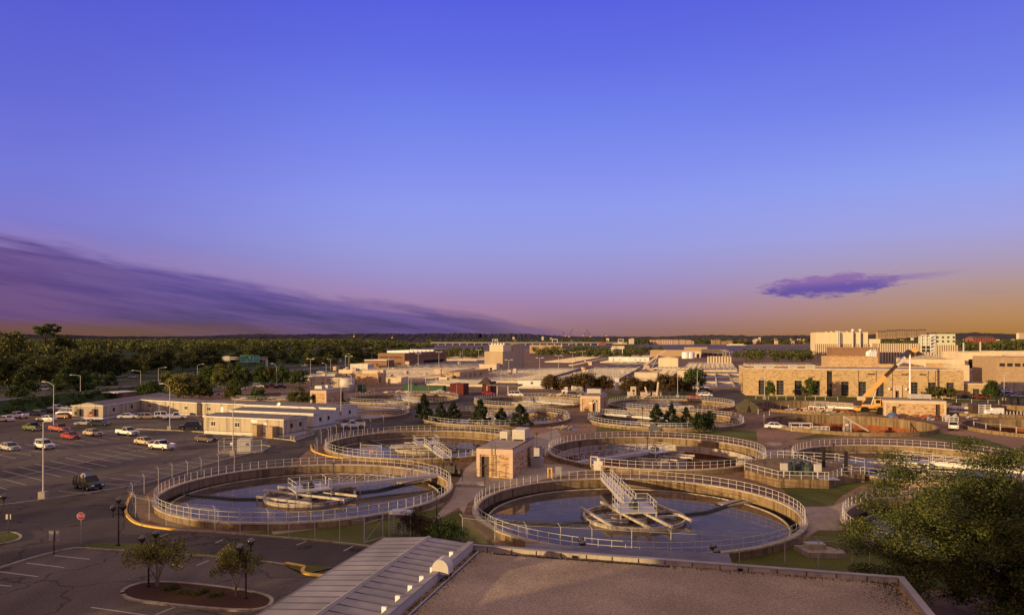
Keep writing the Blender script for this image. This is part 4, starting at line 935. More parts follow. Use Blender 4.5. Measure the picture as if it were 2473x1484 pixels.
# trees along the highway fence
for k, x, yb, yt, wd, kind, leaf, lab, v in (
    (1, 235, 845, 578, 250, 'conic', 'lf_dark', 'dark conical tree by the first fence posts', 0),
    (1, 650, 800, 568, 250, 'conic', 'lf_dark', 'wide conical tree behind the arm of a street lamp', 1),
    (1, 830, 790, 600, 190, 'conic', 'lf_dark', 'dark ragged tree to the right of the lamp pole', 2),
    (1, 930, 770, 620, 160, 'conic', 'lf_dark', 'dark narrow tree at the end of the fence trees', 0),
    (1, 1080, 740, 605, 130, 'conic', 'lf_dark', 'small dark tree beside the highway cars', 1),
    (1, 1468, 868, 690, 225, 'olive', 'lf_dark', 'round dark tree touching the long trailer roof', 0),
    (1, 1650, 760, 595, 130, 'olive', None, 'pale topped tree behind the golden one', 1),
    (1, 1800, 872, 612, 300, 'olive', 'lf_gold', 'golden green tree behind the trailers', 1),
    (1, 1960, 872, 655, 230, 'olive', None, 'dull green tree merging with the golden one', 2),
    (1, 2040, 790, 540, 180, 'green', None, 'dark tree under the blank backs of the highway signs', 0),
    (1, 2200, 800, 525, 220, 'green', 'lf_olive', 'broad olive tree below the highway gantry', 1),
    (1, 2360, 800, 540, 200, 'green', None, 'dark tree below the big green highway sign', 2),
    (1, 2290, 885, 725, 170, 'olive', None, 'small olive tree above the trailer roof railing', 0),
    (2, 80, 745, 545, 190, 'green', None, 'dark tree left of the tall lamp pole', 1),
    (2, 190, 745, 560, 170, 'green', 'lf_olive', 'olive tree behind the dark red truck', 0),
    (2, 300, 745, 550, 180, 'green', None, 'dark tree right of the tall lamp pole', 2),
    (2, 465, 748, 585, 190, 'green', None, 'dark tree beside the grey office trailer', 0),
    (2, 70, 895, 765, 160, 'olive', 'lf_dark', 'round dark bush behind the second trailer roof', 1),
    (2, 455, 920, 765, 200, 'olive', None, 'round olive tree before the small brick house', 2),
    (2, 610, 922, 808, 110, 'olive', 'lf_dark', 'dark tree leaning on the brick house wall', 0),
    (2, 715, 922, 852, 100, 'olive', 'lf_gold', 'yellowish bush at the foot of the brick house', 1)):
    place(kind, A(k, x, yb), A(k, x, yt), wd*.246, lab, 'trees between the trailers and the highway', v, leaf)
for i, (k, x, yb, yt, wd) in enumerate(((2, 395, 530, 470, 150), (2, 640, 545, 455, 210), (2, 760, 545, 450, 150), (2, 1000, 545, 455, 150), (2, 1080, 500, 430, 130), (2, 1180, 470, 420, 140))):
    place('olive', A(k, x, yb), A(k, x, yt), wd*.246, 'bushy tree at the wood edge behind the highway lamps', 'bushy trees at the far wood edge', i % 3, 'lf_forest')
# front edge of the wood, then the wood itself
ftop = [(0, 802), (90, 812), (180, 806), (260, 814), (420, 812), (600, 816), (800, 813), (900, 820), (980, 830), (1060, 836)]
def ft(u):
    for (a, b), (c_, d_) in zip(ftop, ftop[1:]):
        if a <= u <= c_: return b+(d_-b)*(u-a)/(c_-a)
    return ftop[0][1] if u < 0 else ftop[-1][1]
rw = random.Random(4)
for i in range(46):
    u = -40+i*22+rw.uniform(-8, 8)
    if u > 930: break
    Yb = 300+u*.32 if u < 330 else 405+(u-330)*.55
    Yb *= rw.uniform(.94, 1.14); Yb = max(Yb, 300)
    hh = rw.uniform(10, 15)
    hh = min(hh, ZY(ft(u)+10, Yb))
    tree('wood', (XY(u, Yb), Yb), hh, rw.uniform(9, 14), 'dark broadleaf tree in the front edge of the wood', 'trees of the wood front edge', i % 3)
place('flat', (109, 860), (109, 776), 70, 'tall bare trunked tree with a flat top above the wood', Y=430)
tree('wood', (XY(158, 440), 440), ZY(803, 440), 15, 'dark rounded tree beside the flat topped tall tree', var=1)
tree('wood', (XY(22, 400), 400), ZY(799, 400), 18, 'dark tree crown at the edge left of the flat topped tree', var=2)
C, Rd = [], []
for i in range(760):
    u = rw.uniform(-80, 1040); Yf = rw.uniform(390, 1250)
    lim = 330+u*.45 if u < 500 else 560+(u-500)*.75
    if Yf < lim+40: continue
    hh = min(rw.uniform(14, 20), ZY(ft(u)-1+rw.uniform(-6, 8), Yf)); x = XY(u, Yf)
    if hh < 4: continue
    rr = rw.uniform(4.5, 7.5)
    for k in range(9):
        a = rw.uniform(0, 6.28); e = rw.uniform(-.1, 1); C.append((x+rr*.75*math.cos(a)*math.cos(e), Yf+rr*.75*math.sin(a)*math.cos(e), hh-rr*.75+(rr*.6)*math.sin(e))); Rd.append(rr*.42)
for i in range(380):
    u = rw.uniform(60, 640); Yf = rw.uniform(700, 1270)
    hh = min(rw.uniform(15, 20), ZY(ft(u)-1+rw.uniform(-6, 8), Yf)); x = XY(u, Yf); rr = rw.uniform(5, 8)
    for k in range(8):
        a = rw.uniform(0, 6.28); e = rw.uniform(-.1, 1); C.append((x+rr*.75*math.cos(a)*math.cos(e), Yf+rr*.75*math.sin(a)*math.cos(e), hh-rr*.75+(rr*.6)*math.sin(e))); Rd.append(rr*.45)
for i in range(520):
    u = rw.uniform(480, 1045); Yf = rw.uniform(600, 1280)
    if Yf < 520+(u-480)*.72: continue
    hh = min(rw.uniform(15, 20), ZY(ft(u)-1+rw.uniform(-5, 7), Yf)); x = XY(u, Yf); rr = rw.uniform(5, 8)
    for k in range(8):
        a = rw.uniform(0, 6.28); e = rw.uniform(-.1, 1); C.append((x+rr*.75*math.cos(a)*math.cos(e), Yf+rr*.75*math.sin(a)*math.cos(e), hh-rr*.75+(rr*.6)*math.sin(e))); Rd.append(rr*.45)
wd_ = link('woodland', leafcloud('woodland', C, Rd, 14, 1.9, M['lf_forest'])); tag(wd_, 'dense dark green wood stretching to the horizon behind the highway', kind='stuff')
# scrub on the river bank and far-bank greenery
C, Rd = [], []
def band(u0, u1, y0, y1, n, h0, h1, r0, r1):
    for i in range(n):
        Yf = rw.uniform(y0, y1); x = XY(rw.uniform(u0, u1), Yf); rr = rw.uniform(r0, r1); hh = rw.uniform(h0, h1)
        for k in range(5): C.append((x+rw.uniform(-rr, rr), Yf+rw.uniform(-rr, rr), max(rr*.4, hh-rw.uniform(0, hh*.6)))); Rd.append(rr*.7)
band(985, 1165, 700, 1000, 70, 5, 9, 3, 5)
band(1290, 1560, 760, 1150, 130, 5, 10, 3, 5)
band(1540, 1600, 900, 1150, 20, 5, 9, 3, 5)
band(1780, 1965, 640, 1000, 70, 4, 8, 3, 5)
sb = link('bank_scrub', leafcloud('bank_scrub', C, Rd, 26, 1.5, M['lf_forest'])); tag(sb, 'dark scrub along the near river bank', kind='stuff')
C, Rd = [], []
band(1500, 2600, 2620, 3600, 520, 6, 16, 8, 14)
band(2000, 2600, 1100, 2600, 420, 5, 12, 6, 10)
band(1028, 1520, 2600, 3300, 200, 6, 16, 8, 14)
fb = link('far_bank_trees', leafcloud('far_bank_trees', C, Rd, 20, 4.2, M['lf_forest'])); tag(fb, 'hazy dark tree cover on the far river bank', kind='stuff')
# shelter belt west of the lots, out of the frame: it throws the evening shade over the lots
for i, (x, y, h, wd) in enumerate(((-62, 26, 11, 11), (-72, 33, 12, 12), (-84, 38, 11, 12), (-66, 14, 12, 12), (-98, 52, 10.5, 10), (-112, 64, 10, 11), (-90, 26, 13, 13), (-128, 76, 11, 11))):
    tree('green', (x, y), h, wd, 'shelter tree on the west side of the car park', 'shelter trees west of the car park', i % 3)
# ------------------------------------------------------------------ buildings
def facade(mb, fm, W, H, ops, t):
    xs = sorted({0, W, *[o[0] for o in ops], *[o[1] for o in ops]}); zs = sorted({0, H, *[o[2] for o in ops], *[o[3] for o in ops]})
    for a, b in zip(xs, xs[1:]):
        for c_, d_ in zip(zs, zs[1:]):
            mx, mz = (a+b)/2, (c_+d_)/2
            if any(o[0] < mx < o[1] and o[2] < mz < o[3] for o in ops): continue
            mb.quad(fm(a, c_, 0), fm(b, c_, 0), fm(b, d_, 0), fm(a, d_, 0))
    for o in ops:
        s0, s1, z0, z1 = o[:4]
        mb.quad(fm(s0, z0, 0), fm(s0, z1, 0), fm(s0, z1, t), fm(s0, z0, t)); mb.quad(fm(s1, z0, t), fm(s1, z1, t), fm(s1, z1, 0), fm(s1, z0, 0))
        mb.quad(fm(s0, z1, 0), fm(s1, z1, 0), fm(s1, z1, t), fm(s0, z1, t)); mb.quad(fm(s0, z0, t), fm(s1, z0, t), fm(s1, z0, 0), fm(s0, z0, 0))
def fmaps(w, d):
    return dict(front=(lambda s, z, t: (s, t, z), w), right=(lambda s, z, t: (w-t, s, z), d), left=(lambda s, z, t: (t, d-s, z), d), back=(lambda s, z, t: (w-s, d-t, z), w))
def width_to(u1, P, dr):
    k = (u1-CU)/FPX; return (k*P[1]-P[0])/(dr[0]-k*dr[1])
def bldg(name, label, P, dr, w, d, h, wall, roof='flatroof', par=.35, t=.3, group=None, cat='building', trim=None, wname='window', z=0, **ops):
    rz = math.atan2(dr[1], dr[0]); T = thing(name, label, cat, (P[0], P[1], z), rz, group)
    mb = MB(); fms = fmaps(w, d)
    for side, (fm, Wd) in fms.items(): facade(mb, fm, Wd, h, ops.get(side, []), t)
    k = .25
    mb.quad((0, 0, h), (w, 0, h), (w-k, k, h), (k, k, h)); mb.quad((w, 0, h), (w, d, h), (w-k, d-k, h), (w-k, k, h))
    mb.quad((w, d, h), (0, d, h), (k, d-k, h), (w-k, d-k, h)); mb.quad((0, d, h), (0, 0, h), (k, k, h), (k, d-k, h))
    for a, b in (((k, k), (w-k, k)), ((w-k, k), (w-k, d-k)), ((w-k, d-k), (k, d-k)), ((k, d-k), (k, k))):
        mb.quad((*b, h-par), (*a, h-par), (*a, h), (*b, h))
    mb.build('wall', M[wall], T)
    r = MB().quad((k, k, h-par), (w-k, k, h-par), (w-k, d-k, h-par), (k, d-k, h-par)).build('roof', M[roof], T)
    if trim:
        e = .06; tb = MB()
        tb.box(-e, w+e, -e, .0-.004, h-.35, h+.05).box(-e, w+e, d+.004, d+e, h-.35, h+.05).box(-e, -.004, 0, d, h-.35, h+.05).box(w+.004, w+e, 0, d, h-.35, h+.05)
        tb.build('roof_trim', M[trim], T)
    for side, (fm, Wd) in fms.items():
        for o in ops.get(side, []):
            s0, s1, z0, z1 = o[:4]; kd = o[4] if len(o) > 4 else 'window'
            if kd == 'opening': m_ = 'black'
            elif kd == 'door': m_ = 'door'
            else: m_ = 'pane'
            p = MB().quad(fm(s0, z0, t-.03), fm(s1, z0, t-.03), fm(s1, z1, t-.03), fm(s0, z1, t-.03)).build({'door': 'door', 'opening': 'doorway'}.get(kd, wname), M[m_], T)
            if kd in ('window', 'grid'):
                fb = MB(); nv, nh = (2, 5) if kd == 'grid' else (1, 1)
                def barq(a, b, c_, d_): fb.quad(fm(a, c_, t-.07), fm(b, c_, t-.07), fm(b, d_, t-.07), fm(a, d_, t-.07))
                f = max(.05, (s1-s0)*.035)
                for i in range(nv+1): x = s0+(s1-s0)*i/nv; barq(max(s0, x-f), min(s1, x+f), z0, z1)
                for i in range(nh+1): x = z0+(z1-z0)*i/nh; barq(s0, s1, max(z0, x-f), min(z1, x+f))
                fb.build('window_frame', M['bluegrey' if kd == 'grid' else 'trim'], p)
    return T, r
def acunit(parent, x0, x1, y0, y1, z, h, name='ac_unit'):
    m = MB().box(x0, x1, y0, y1, z+.25, z+h)
    for x in (x0+.1, x1-.1):
        for y in (y0+.1, y1-.1): m.box(x-.06, x+.06, y-.06, y+.06, z, z+.25)
    o = m.build(name, M['hvac'], parent)
    g = MB()
    for i in range(5): zz = z+.45+(h-.6)*i/5; g.box(x0+.15, x1-.15, y0-.02, y0-.004, zz, zz+.08)
    g.build('louver', M['signback'], o); return o
ROT2 = math.atan2(-.26, .966)
def hut(P, w, d, h, label, door, long=False, sign=False, lad=None):
    T = thing('pump_house', label, 'pump house', (*P, 0), ROT2, 'tan brick pump houses')
    fms = fmaps(w, d); mb = MB(); t = .45; H0 = h-.85
    ops = [(door[0], door[1], .0, door[2])]+([(door[3], door[4], 0, H0)] if len(door) > 3 else [])
    side = [(d-4.2, d-2.2, 0, H0-.3), (d-8.0, d-7.6, 1.8, 2.6)] if not long else [(.9, 2.2, .2, H0-.1)]
    facade(mb, fms['front'][0], w, H0, ops, t); facade(mb, fms['right'][0], d, H0, side, t); facade(mb, fms['left'][0], d, H0, [(.8, 1.9, 0, H0-.2)], t); facade(mb, fms['back'][0], w, H0, [], t)
    mb.build('wall', M['brickhut'], T)
    e = .12
    MB().box(-e, w+e, -e, d+e, H0, h).build('fascia', M['fascia' if not long else 'frameconc'], T)
    r = MB().box(-e-.03, w+e+.03, -e-.03, d+e+.03, h+.002, h+.07).build('roof_edge', M['darkm'], T)
    MB().box(.05, w-.05, .05, d-.05, h+.06, h+.10).build('roof', M['flatroof'], T)
    for x0, x1 in ((-e, .38), (w-.38, w+e)): MB().box(x0, x1, -e-.01, .3, 0, H0-.004).build('column', M['fascia' if not long else 'frameconc'], T)
    for o in ops:
        MB().quad((o[0], t-.05, o[2]), (o[1], t-.05, o[2]), (o[1], t-.05, o[3]), (o[0], t-.05, o[3])).build('door', M['door'], T)
    for o in side: MB().quad((w-t+.05, o[0], o[2]), (w-t+.05, o[1], o[2]), (w-t+.05, o[1], o[3]), (w-t+.05, o[0], o[3])).build('side_louver', M['pane'], T)
    MB().quad((t-.05, d-1.9, 0), (t-.05, d-.8, 0), (t-.05, d-.8, H0-.2), (t-.05, d-1.9, H0-.2)).build('side_door', M['pane'], T)
    if lad:
        lb = MB()
        for x in (lad, lad+.5): lb.box(x-.025, x+.025, -.2, -.15, .2, h+1.0)
        for i in range(13): lb.box(lad, lad+.5, -.19, -.16, .4+i*.32, .44+i*.32)
        for zz in (.6, 2.2, 3.6): lb.box(lad-.03, lad+.03, -.16, 0, zz, zz+.06); lb.box(lad+.47, lad+.53, -.16, 0, zz, zz+.06)
        lb.build('ladder', M['door'], T)
    if sign: MB().box(2.3, 3.3, -.04, -.004, 2.1, 2.45).build('wall_plate', M['white'], T)
    return T
h1 = hut((-5.0, 107.2), 5.2, 13.4, 4.2, 'tan brick hut with two roof ac units and a ladder between the big tanks', (.55, 1.75, 3.05), lad=2.2)
acunit(h1, .9, 2.1, 8.6, 10.2, 4.3, 1.3); acunit(h1, 3.0, 5.0, 8.2, 11.6, 4.3, 1.7)
h2 = hut((19.0, 204.5), 5.3, 13.4, 4.3, 'tan brick hut with a white pipe in its doorway behind the juniper and pines', (3.3, 4.6, 3.1), sign=True)
acunit(h2, .8, 4.6, 6.0, 8.6, 4.4, 1.4)
pp = MB(); pp.path([(4.35, -.1, 0), (4.35, -.1, 2.5), (4.1, -.1, 2.9), (3.7, -.1, 2.8), (3.6, -.1, 2.3)], .12, 8); pp.build('vent_pipe', M['white'], h2)
h3 = hut((-61.5, 226.0), 5.2, 13.4, 4.3, 'shaded brick hut with pale roof units behind the round bushes and trailers', (.55, 1.75, 3.1))
acunit(h3, .2, 2.6, 2.0, 4.2, 4.4, 1.2); acunit(h3, .4, 1.6, 7.5, 9, 4.4, 1.1)
h4 = hut((97.3, 193.0), 14.2, 6.5, 4.1, 'long tan brick hut with cream fascia next to the orange crane', (1.8, 2.8, 2.5, 11.9, 13.0), long=True)
MB().box(1.5, 3.2, -.6, .0-.02, 2.62, 2.95).build('door_canopy', M['frameconc'], h4)
acunit(h4, 6.5, 11.5, 2.5, 5.0, 4.2, 1.3)
# office trailers
def trailer(P, dr, w, d, h, label, wins, doors=(), wall='siding', right=(), gable=False, left=(), group='office trailers'):
    rz = math.atan2(dr[1], dr[0]); T = thing('office_trailer', label, 'trailer', (*P, 0), rz, group)
    fms = fmaps(w, d); sk = .75
    o = MB()
    for side, (fm, Wd) in fms.items():
        ops = {'front': [(a, b, c_, d_) for a, b, c_, d_ in [(x, x+1.0, 1.75, 2.65) for x in wins]+[(x, x+.95, .85, 2.85) for x in doors]], 'right': [(x, x+.9, 1.75, 2.65) for x in right], 'left': [], 'back': []}[side]
        o.v; facade(o, lambda s, z, t, f=fm: f(s, z+sk, t), Wd, h-sk, [(a, b, c_-sk, d_-sk) for a, b, c_, d_ in ops], .08)
    o.build('wall', M[wall], T)
    MB().box(.06, w-.06, .06, d-.06, 0, sk-.003).build('skirting', M['sidingp'], T)
    MB().box(-.03, w+.03, -.03, -.004, sk-.04, sk+.06).box(w+.004, w+.03, 0, d, sk-.04, sk+.06).box(-.03, -.004, 0, d, sk-.04, sk+.06).build('skirt_joint', M['darkm'], T)
    for x in wins:
        p = MB().quad((x, .06, 1.75), (x+1.0, .06, 1.75), (x+1.0, .06, 2.65), (x, .06, 2.65)).build('window', M['pane'], T)
        MB().box(x-.1, x+1.1, -.05, .0-.004, 2.65, 2.77).box(x-.1, x+1.1, -.05, -.004, 1.63, 1.75).box(x+.46, x+.54, .02, .055, 1.75, 2.65).build('window_frame', M['trim'], p)
    for x in doors: MB().quad((x, .05, .85), (x+.95, .05, .85), (x+.95, .05, 2.85), (x, .05, 2.85)).build('door', M['trim'], T)
    for x in right: MB().quad((w-.06, x, 1.75), (w-.06, x+.9, 1.75), (w-.06, x+.9, 2.65), (w-.06, x, 2.65)).build('window', M['pane'], T)
    e = .18; rf = MB(); hr = h+d*.045 if not gable else h+.75
    if gable == 'x' or not gable:
        rf.add([(-e, -e, h), (w+e, -e, h), (w+e, d/2, hr), (-e, d/2, hr), (-e, d+e, h), (w+e, d+e, h)], [(0, 1, 2, 3), (3, 2, 5, 4)])
        gb = MB().add([(0, 0, h), (0, d, h), (0, d/2, hr), (w, 0, h), (w, d, h), (w, d/2, hr)], [(0, 2, 1), (3, 4, 5)])
    else:
        rf.add([(-e, -e, h), (-e, d+e, h), (w/2, d+e, hr), (w/2, -e, hr), (w+e, -e, h), (w+e, d+e, h)], [(0, 3, 2, 1), (3, 4, 5, 2)])
        gb = MB().add([(0, 0, h), (w, 0, h), (w/2, 0, hr), (0, d, h), (w, d, h), (w/2, d, hr)], [(0, 1, 2), (3, 5, 4)])
    rf.build('roof', M['troof'], T); gb.build('gable', M[wall], T)
    tb = MB().box(-e, w+e, -e-.03, -e, h-.16, h+.02).box(w+e, w+e+.03, -e, d+e, h-.16, h+.02)
    tb.build('eave_trim', M['trim'], T)
    return T
ta = trailer((-109.2, 183.5), (1, -.06), 8.0, 34, 3.55, 'long office trailer with a sunlit gable end and two wall ac units', (), gable='y')
for x in (1.6, 5.4):
    MB().box(x, x+.7, -.55, -.01, .9, 2.7).build('wall_ac_unit', M['door'], ta); MB().box(x-.75, x+.0, -.25, -.012, 1.2, 2.0).build('window', M['pane'], ta)
for y in (4, 12, 20, 27): MB().box(7.98, 8.02, y, y+.95, 1.7, 2.6).build('window', M['pane'], ta)
trailer((-103.0, 200.8), (.89, -.455), 25, 8, 3.7, 'office trailer whose wall carries a slanting shadow edge, behind parked pickups', (6.5, 14.0, 20.5), (10.2,))
trailer((-79.2, 189.2), (.93, -.36), 22, 8, 3.75, 'sunlit cream office trailer in the middle with three windows', (1.6, 9.6, 13.6), (5.8,))
td = trailer((-65.2, 156.4), (.94, -.34), 20.2, 8, 3.75, 'front office trailer with plywood landings, nearest the jersey barrier', (2.0, 8.2, 12.6), (15.2,), right=(2.2, 5.2))
MB().box(12.2, 13.8, -.05, -.01, 2.9, 3.4).build('wall_sign', M['white'], td)
MB().box(13.9, 15.0, -1.7, -.1, 0, 2.6).build('plywood_screen', pm('plywood', (.36, .25, .14), (.46, .33, .19), 1.5, .85), td)
MB().box(17.2, 18.8, -1.7, -.1, 0, 2.35).build('plywood_screen', bpy.data.materials['plywood'], td)
trailer((-64.5, 169.0), (.94, -.34), 22.5, 8.5, 3.75, 'middle office trailer with a satellite dish and grey end wall', (), (), 'sidingp', right=(2.2, 5.4))
trailer((-66.5, 183.6), (.94, -.34), 26.5, 9.5, 3.75, 'rear office trailer beside the railed tank with a long grey end', (), (), 'sidingp', right=(1.6, 5.6))
sd_ = thing('satellite_dish', 'small white dish on the middle trailer roof', 'satellite dish', (-54, 171.5, 3.8))
MB().tube((0, 0, 0), (0, 0, .7), .05).build('mast', M['galv'], sd_)
MB().lathe([(.05, 0), (.35, .08), (.55, .22), (.56, .24), (.34, .1), (.04, .03)], n=14).build('dish', M['white'], sd_, loc=(0, -.05, .9), rot=(R(60), 0, R(-30)))
# main brick building on the right
bw_ = width_to(2327.6, (83.0, 263.0), (.978, -.21))
wpos = [(85+.0, 0)]
def sx_(u): return width_to(u, (83.0, 263.0), (.978, -.21))
U4 = lambda x: 1825.5+x*.2618
fr = []
for a, b in ((25, 90), (190, 258), (357, 425), (525, 592)): fr.append((sx_(U4(a)), sx_(U4(b)), .3, 5.4, 'grid'))
fr.append((sx_(U4(655)), sx_(U4(705)), .05, 8.9, 'slot'))
for a, b in ((788, 858), (950, 1018), (1112, 1182), (1430, 1495), (1590, 1660), (1758, 1830)): fr.append((sx_(U4(a)), sx_(U4(b)), .3, 5.3, 'grid'))
fr.append((sx_(U4(1285)), sx_(U4(1322)), .05, 2.3, 'door'))
for a, b in ((1030, 1102), (1345, 1415), (1510, 1580)): fr.append((sx_(U4(a)), sx_(U4(b)), 7.7, 8.1, 'slot'))
BB, br_ = bldg('brick_building', 'long mottled tan brick building with tall dark windows behind the crane', (83.0, 263.0), (.978, -.21), bw_, 26, 9.7, 'brickbig', 'flatroof', trim='frameconc', t=.5, front=fr, left=[(8, 16, .2, 7.6, 'slot')])
x0, x1 = sx_(U4(1265)), sx_(U4(1345))
MB().box(x0, sx_(U4(1285))-.02, -.35, -.01, 0, 3.6).box(sx_(U4(1322))+.02, x1, -.35, -.01, 0, 3.6).box(x0, x1, -.35, -.01, 3.602, 4.2).box(sx_(U4(1285))-.02, sx_(U4(1322))+.02, -.2, -.01, 2.4, 3.6).build('portal', M['fascia'], BB)
for x in (1228, 1383):
    g = MB().sphere((sx_(U4(x)), -.55, 2.9), .42); g.build('globe_lamp', M['white'], BB, True); MB().tube((sx_(U4(x)), -.5, 2.6), (sx_(U4(x)), 0, 2.3), .06).build('lamp_bracket', M['darkm'], BB)
for x, w_ in ((-10, 75), (100, 70), (310, 75), (470, 80)): acunit(BB, max(.6, sx_(U4(x))), sx_(U4(x+w_)), .8, 3.2, 9.4, 1.55)
MB().path([(sx_(U4(545)), 2.4, 9.4), (sx_(U4(545)), 2.4, 11.6), (sx_(U4(535)), 2.4, 12.0), (sx_(U4(525)), 2.4, 11.7)], .3, 8).build('vent_pipe', M['door'], BB)
for x in (945, 1110, 1260, 1590, 1655): MB().box(sx_(U4(x))-.06, sx_(U4(x))+.06, -.08, -.004, 0, 9.3).build('downpipe', M['door'], BB)
Pr = Vector((83.0, 263.0))+Vector((.978, -.21))*bw_
bldg('brick_annex', 'low brick annex at the end of the long mottled building', (Pr.x+.1, Pr.y+2), (.978, -.21), 10.0, 14, 5.0, 'brickbig', front=[(3.8, 5.8, .5, 3.2, 'grid')], trim='frameconc')
# simple boxes placed from base/top as seen
def place_b(name, label, u0, u1, vb, vt, d, wall, Y=None, dr=(.966, -.26), roof='flatroof', vis=None, **k):
    Y = Y or G((u0, vb))[1]; P = (XY(u0, Y), Y); w = width_to(u1, P, dr); h = ZY(vt, Y)
    return bldg(name, label, P, dr, w, d, h, wall, roof, **k)+(w, h)
# beige block in the middle
T_, r_, w_, h_ = place_b('block_building', 'tall beige block with a shaded long side and a lower roof box', 1170, 1214, 897, 848, 52, 'tower', Y=444, front=[(7.8, 10.2, 0, 5.4, 'opening'), (1.5, 2.4, 2.6, 4, 'window')])
MB().box(2.0, 10.5, 4, 24, h_-.3, h_+4.0).build('penthouse', M['cream'], T_); MB().box(w_-1.2, w_-.05, 24, 51.5, h_-.3, h_+4.2).box(5, w_-1.2, 44, 51.5, h_-.3, h_+4.2).build('rear_tower', M['tower'], T_)
for i in range(5): MB().sphere((2.5+i*1.8, 8+i*.2, h_+4.3), .7, 10, 6).build('roof_vent', M['white'], T_)
place_b('porch_block', 'low tan porch block in front of the tall beige block', 1157, 1199, 897, 879, 9, 'frameconc', Y=436, front=[(6.5, 8, 1.6, 3.2, 'window')])
# brown industrial building, far left
T_, r_, w_, h_ = place_b('brown_building', 'long brown brick building with white roof frames near the wood', 913, 977, 883, 852, 95, 'brickbrown', Y=552, dr=(.97, -.24), front=[(1, 19.0, 6.0, 6.7, 'slot'), (1, 19, 1.6, 2.2, 'slot')], right=[(6, 88, 6.2, 6.9, 'slot'), (40, 88, .4, 3.0, 'opening')])
for i in range(7): MB().box(2, w_-1.5, 12+i*9, 13.5+i*9, h_, h_+1.6).build('roof_frame', M['white'], T_)
MB().bar((2, 60, h_+2.2), (w_, 94, h_+2.0), .8, .5).build('roof_beam', M['white'], T_)
place_b('low_block', 'grey shaded low block left of the brown building', 880, 934, 886, 868, 12, 'brickbrown', Y=500, front=[(6, 7, 1.6, 3, 'window'), (9, 10, 1.6, 3, 'window')], trim='white')
place_b('white_shed', 'pale metal shed in front of the brown building', 846, 888, 891, 878, 9, 'sidingp', Y=480)
# tan masonry by the filter beds
T_, r_, w_, h_ = place_b('tan_building', 'long tan brick building with pale roof parapets behind the white storage tank', 809, 912.5, 926, 901, 11, 'brickhut', Y=332, dr=(.985, -.17), right=[(2, 4, .3, 3.2, 'opening')])
MB().box(1.5, 8.2, .6, 1.0, h_, h_+1.7).build('roof_parapet', M['cream'], T_); MB().box(12.6, w_-.5, .6, 1.0, h_, h_+1.5).build('roof_parapet', M['cream'], T_)
MB().path([(5.5, -.15, h_), (5.5, -.15, 1.8), (9.6, -.15, 1.8), (9.6, -.15, .2)], .12).build('drain_pipe', M['brickred'], T_)
place_b('tan_building', 'small tan flat roofed building with a brown door by the green containers', 932, 969, 926, 910, 8, 'frameconc', Y=326, front=[(1.0, 2.2, 0, 2.5, 'door')])
place_b('tan_building', 'flat roofed tan building with a shaded wall of narrow windows', 1068, 1110.5, 921, 898, 46, 'brickhut', Y=346, front=[(5.0, 6.8, 1.2, 3.0, 'window')], right=[(8, 9.5, .6, 3.2), (15, 16.5, .6, 3.2), (22, 24, .6, 3.2), (31, 35, .4, 3.4)])
T_ = thing('open_shed', 'open dark roofed shed before the flat roofed tan building', 'shed', (*G((1028, 926)), 0), ROT)
MB().add([(-.5, -.5, 3.2), (10.5, -.5, 4.4), (10.5, 9, 4.4), (-.5, 9, 3.2), (-.5, -.5, 3.4), (10.5, -.5, 4.6), (10.5, 9, 4.6), (-.5, 9, 3.4)], [(3, 2, 1, 0), (4, 5, 6, 7), (0, 1, 5, 4), (1, 2, 6, 5), (2, 3, 7, 6), (3, 0, 4, 7)]).build('roof', M['darkroof'], T_)
for p in ((0, 0, 3.3), (0, 8.5, 3.3), (5, 0, 3.8), (10, 0, 4.4), (10, 8.5, 4.4)): MB().box(p[0]-.12, p[0]+.12, p[1]-.12, p[1]+.12, 0, p[2]).build('post', M['frameconc'], T_)
MB().box(6, 9.8, 3, 3.3, 0, 3.6).box(6, 9.6, .6, .9, 1.6, 3.0).build('back_wall', M['frameconc'], T_)
# tan shed and ribbed canopy
T_, r_, w_, h_ = place_b('tan_shed', 'tall plain tan shed with a slanted roof edge in the middle of the filter beds', 1590, 1637.5, 899, 864, 14, 'cream', Y=446, front=[(.9, 2.1, 0, 2.4, 'door')])
MB().add([(-.3, -.3, h_-.1), (w_/2, -.3, h_+.9), (w_+.3, -.3, h_+.2), (-.3, 14.3, h_-.1), (w_/2, 14.3, h_+.9), (w_+.3, 14.3, h_+.2)], [(0, 1, 4, 3), (1, 2, 5, 4), (0, 2, 1), (3, 4, 5)]).build('pitched_roof', M['fascia'], T_)
T_ = thing('ribbed_canopy', 'slanting ribbed canopy roof above the reddish trees', 'canopy', (XY(1572, 352), 352, 0), ROT)
cb = MB()
for i in range(8): cb.box(1.5+i*2.1, 3.0+i*2.1, 0, 14, 6.1, 6.3)
cb.build('roof_ribs', M['frameconc'], T_); MB().box(1, 18.5, 0, 14, 5.7, 6.09).build('roof', M['hvac'], T_); MB().box(-8, 3, 2, 10, 0, 3.9).box(12, 18, 3, 13, 0, 5.69).build('wall', M['frameconc'], T_)
# white site trailers
trailer((XY(1034+217, 300), 300), (.985, -.17), 23, 3.4, 3.3, 'long white site trailer with dark roof left of the rust brown trees', (5.2, 12, 18), (), 'trim', group='white site trailers')
trailer((XY(1470, 640), 640), (.97, -.24), 30, 5, 4.6, 'long white trailer far behind the filter beds', (3.5, 9, 20), (), 'trim', group='white site trailers')
trailer((XY(1516, 632), 632), (.97, -.24), 18, 5, 4.6, 'shorter white trailer in line with the long far one', (6, 10, 14), (), 'trim', group='white site trailers')
trailer((XY(746, 300), 300), (.97, -.24), 14.5, 8, 4.4, 'grey shaded office trailer beside the white storage tank', (5.5, 9.5), (), 'siding', group='white site trailers')
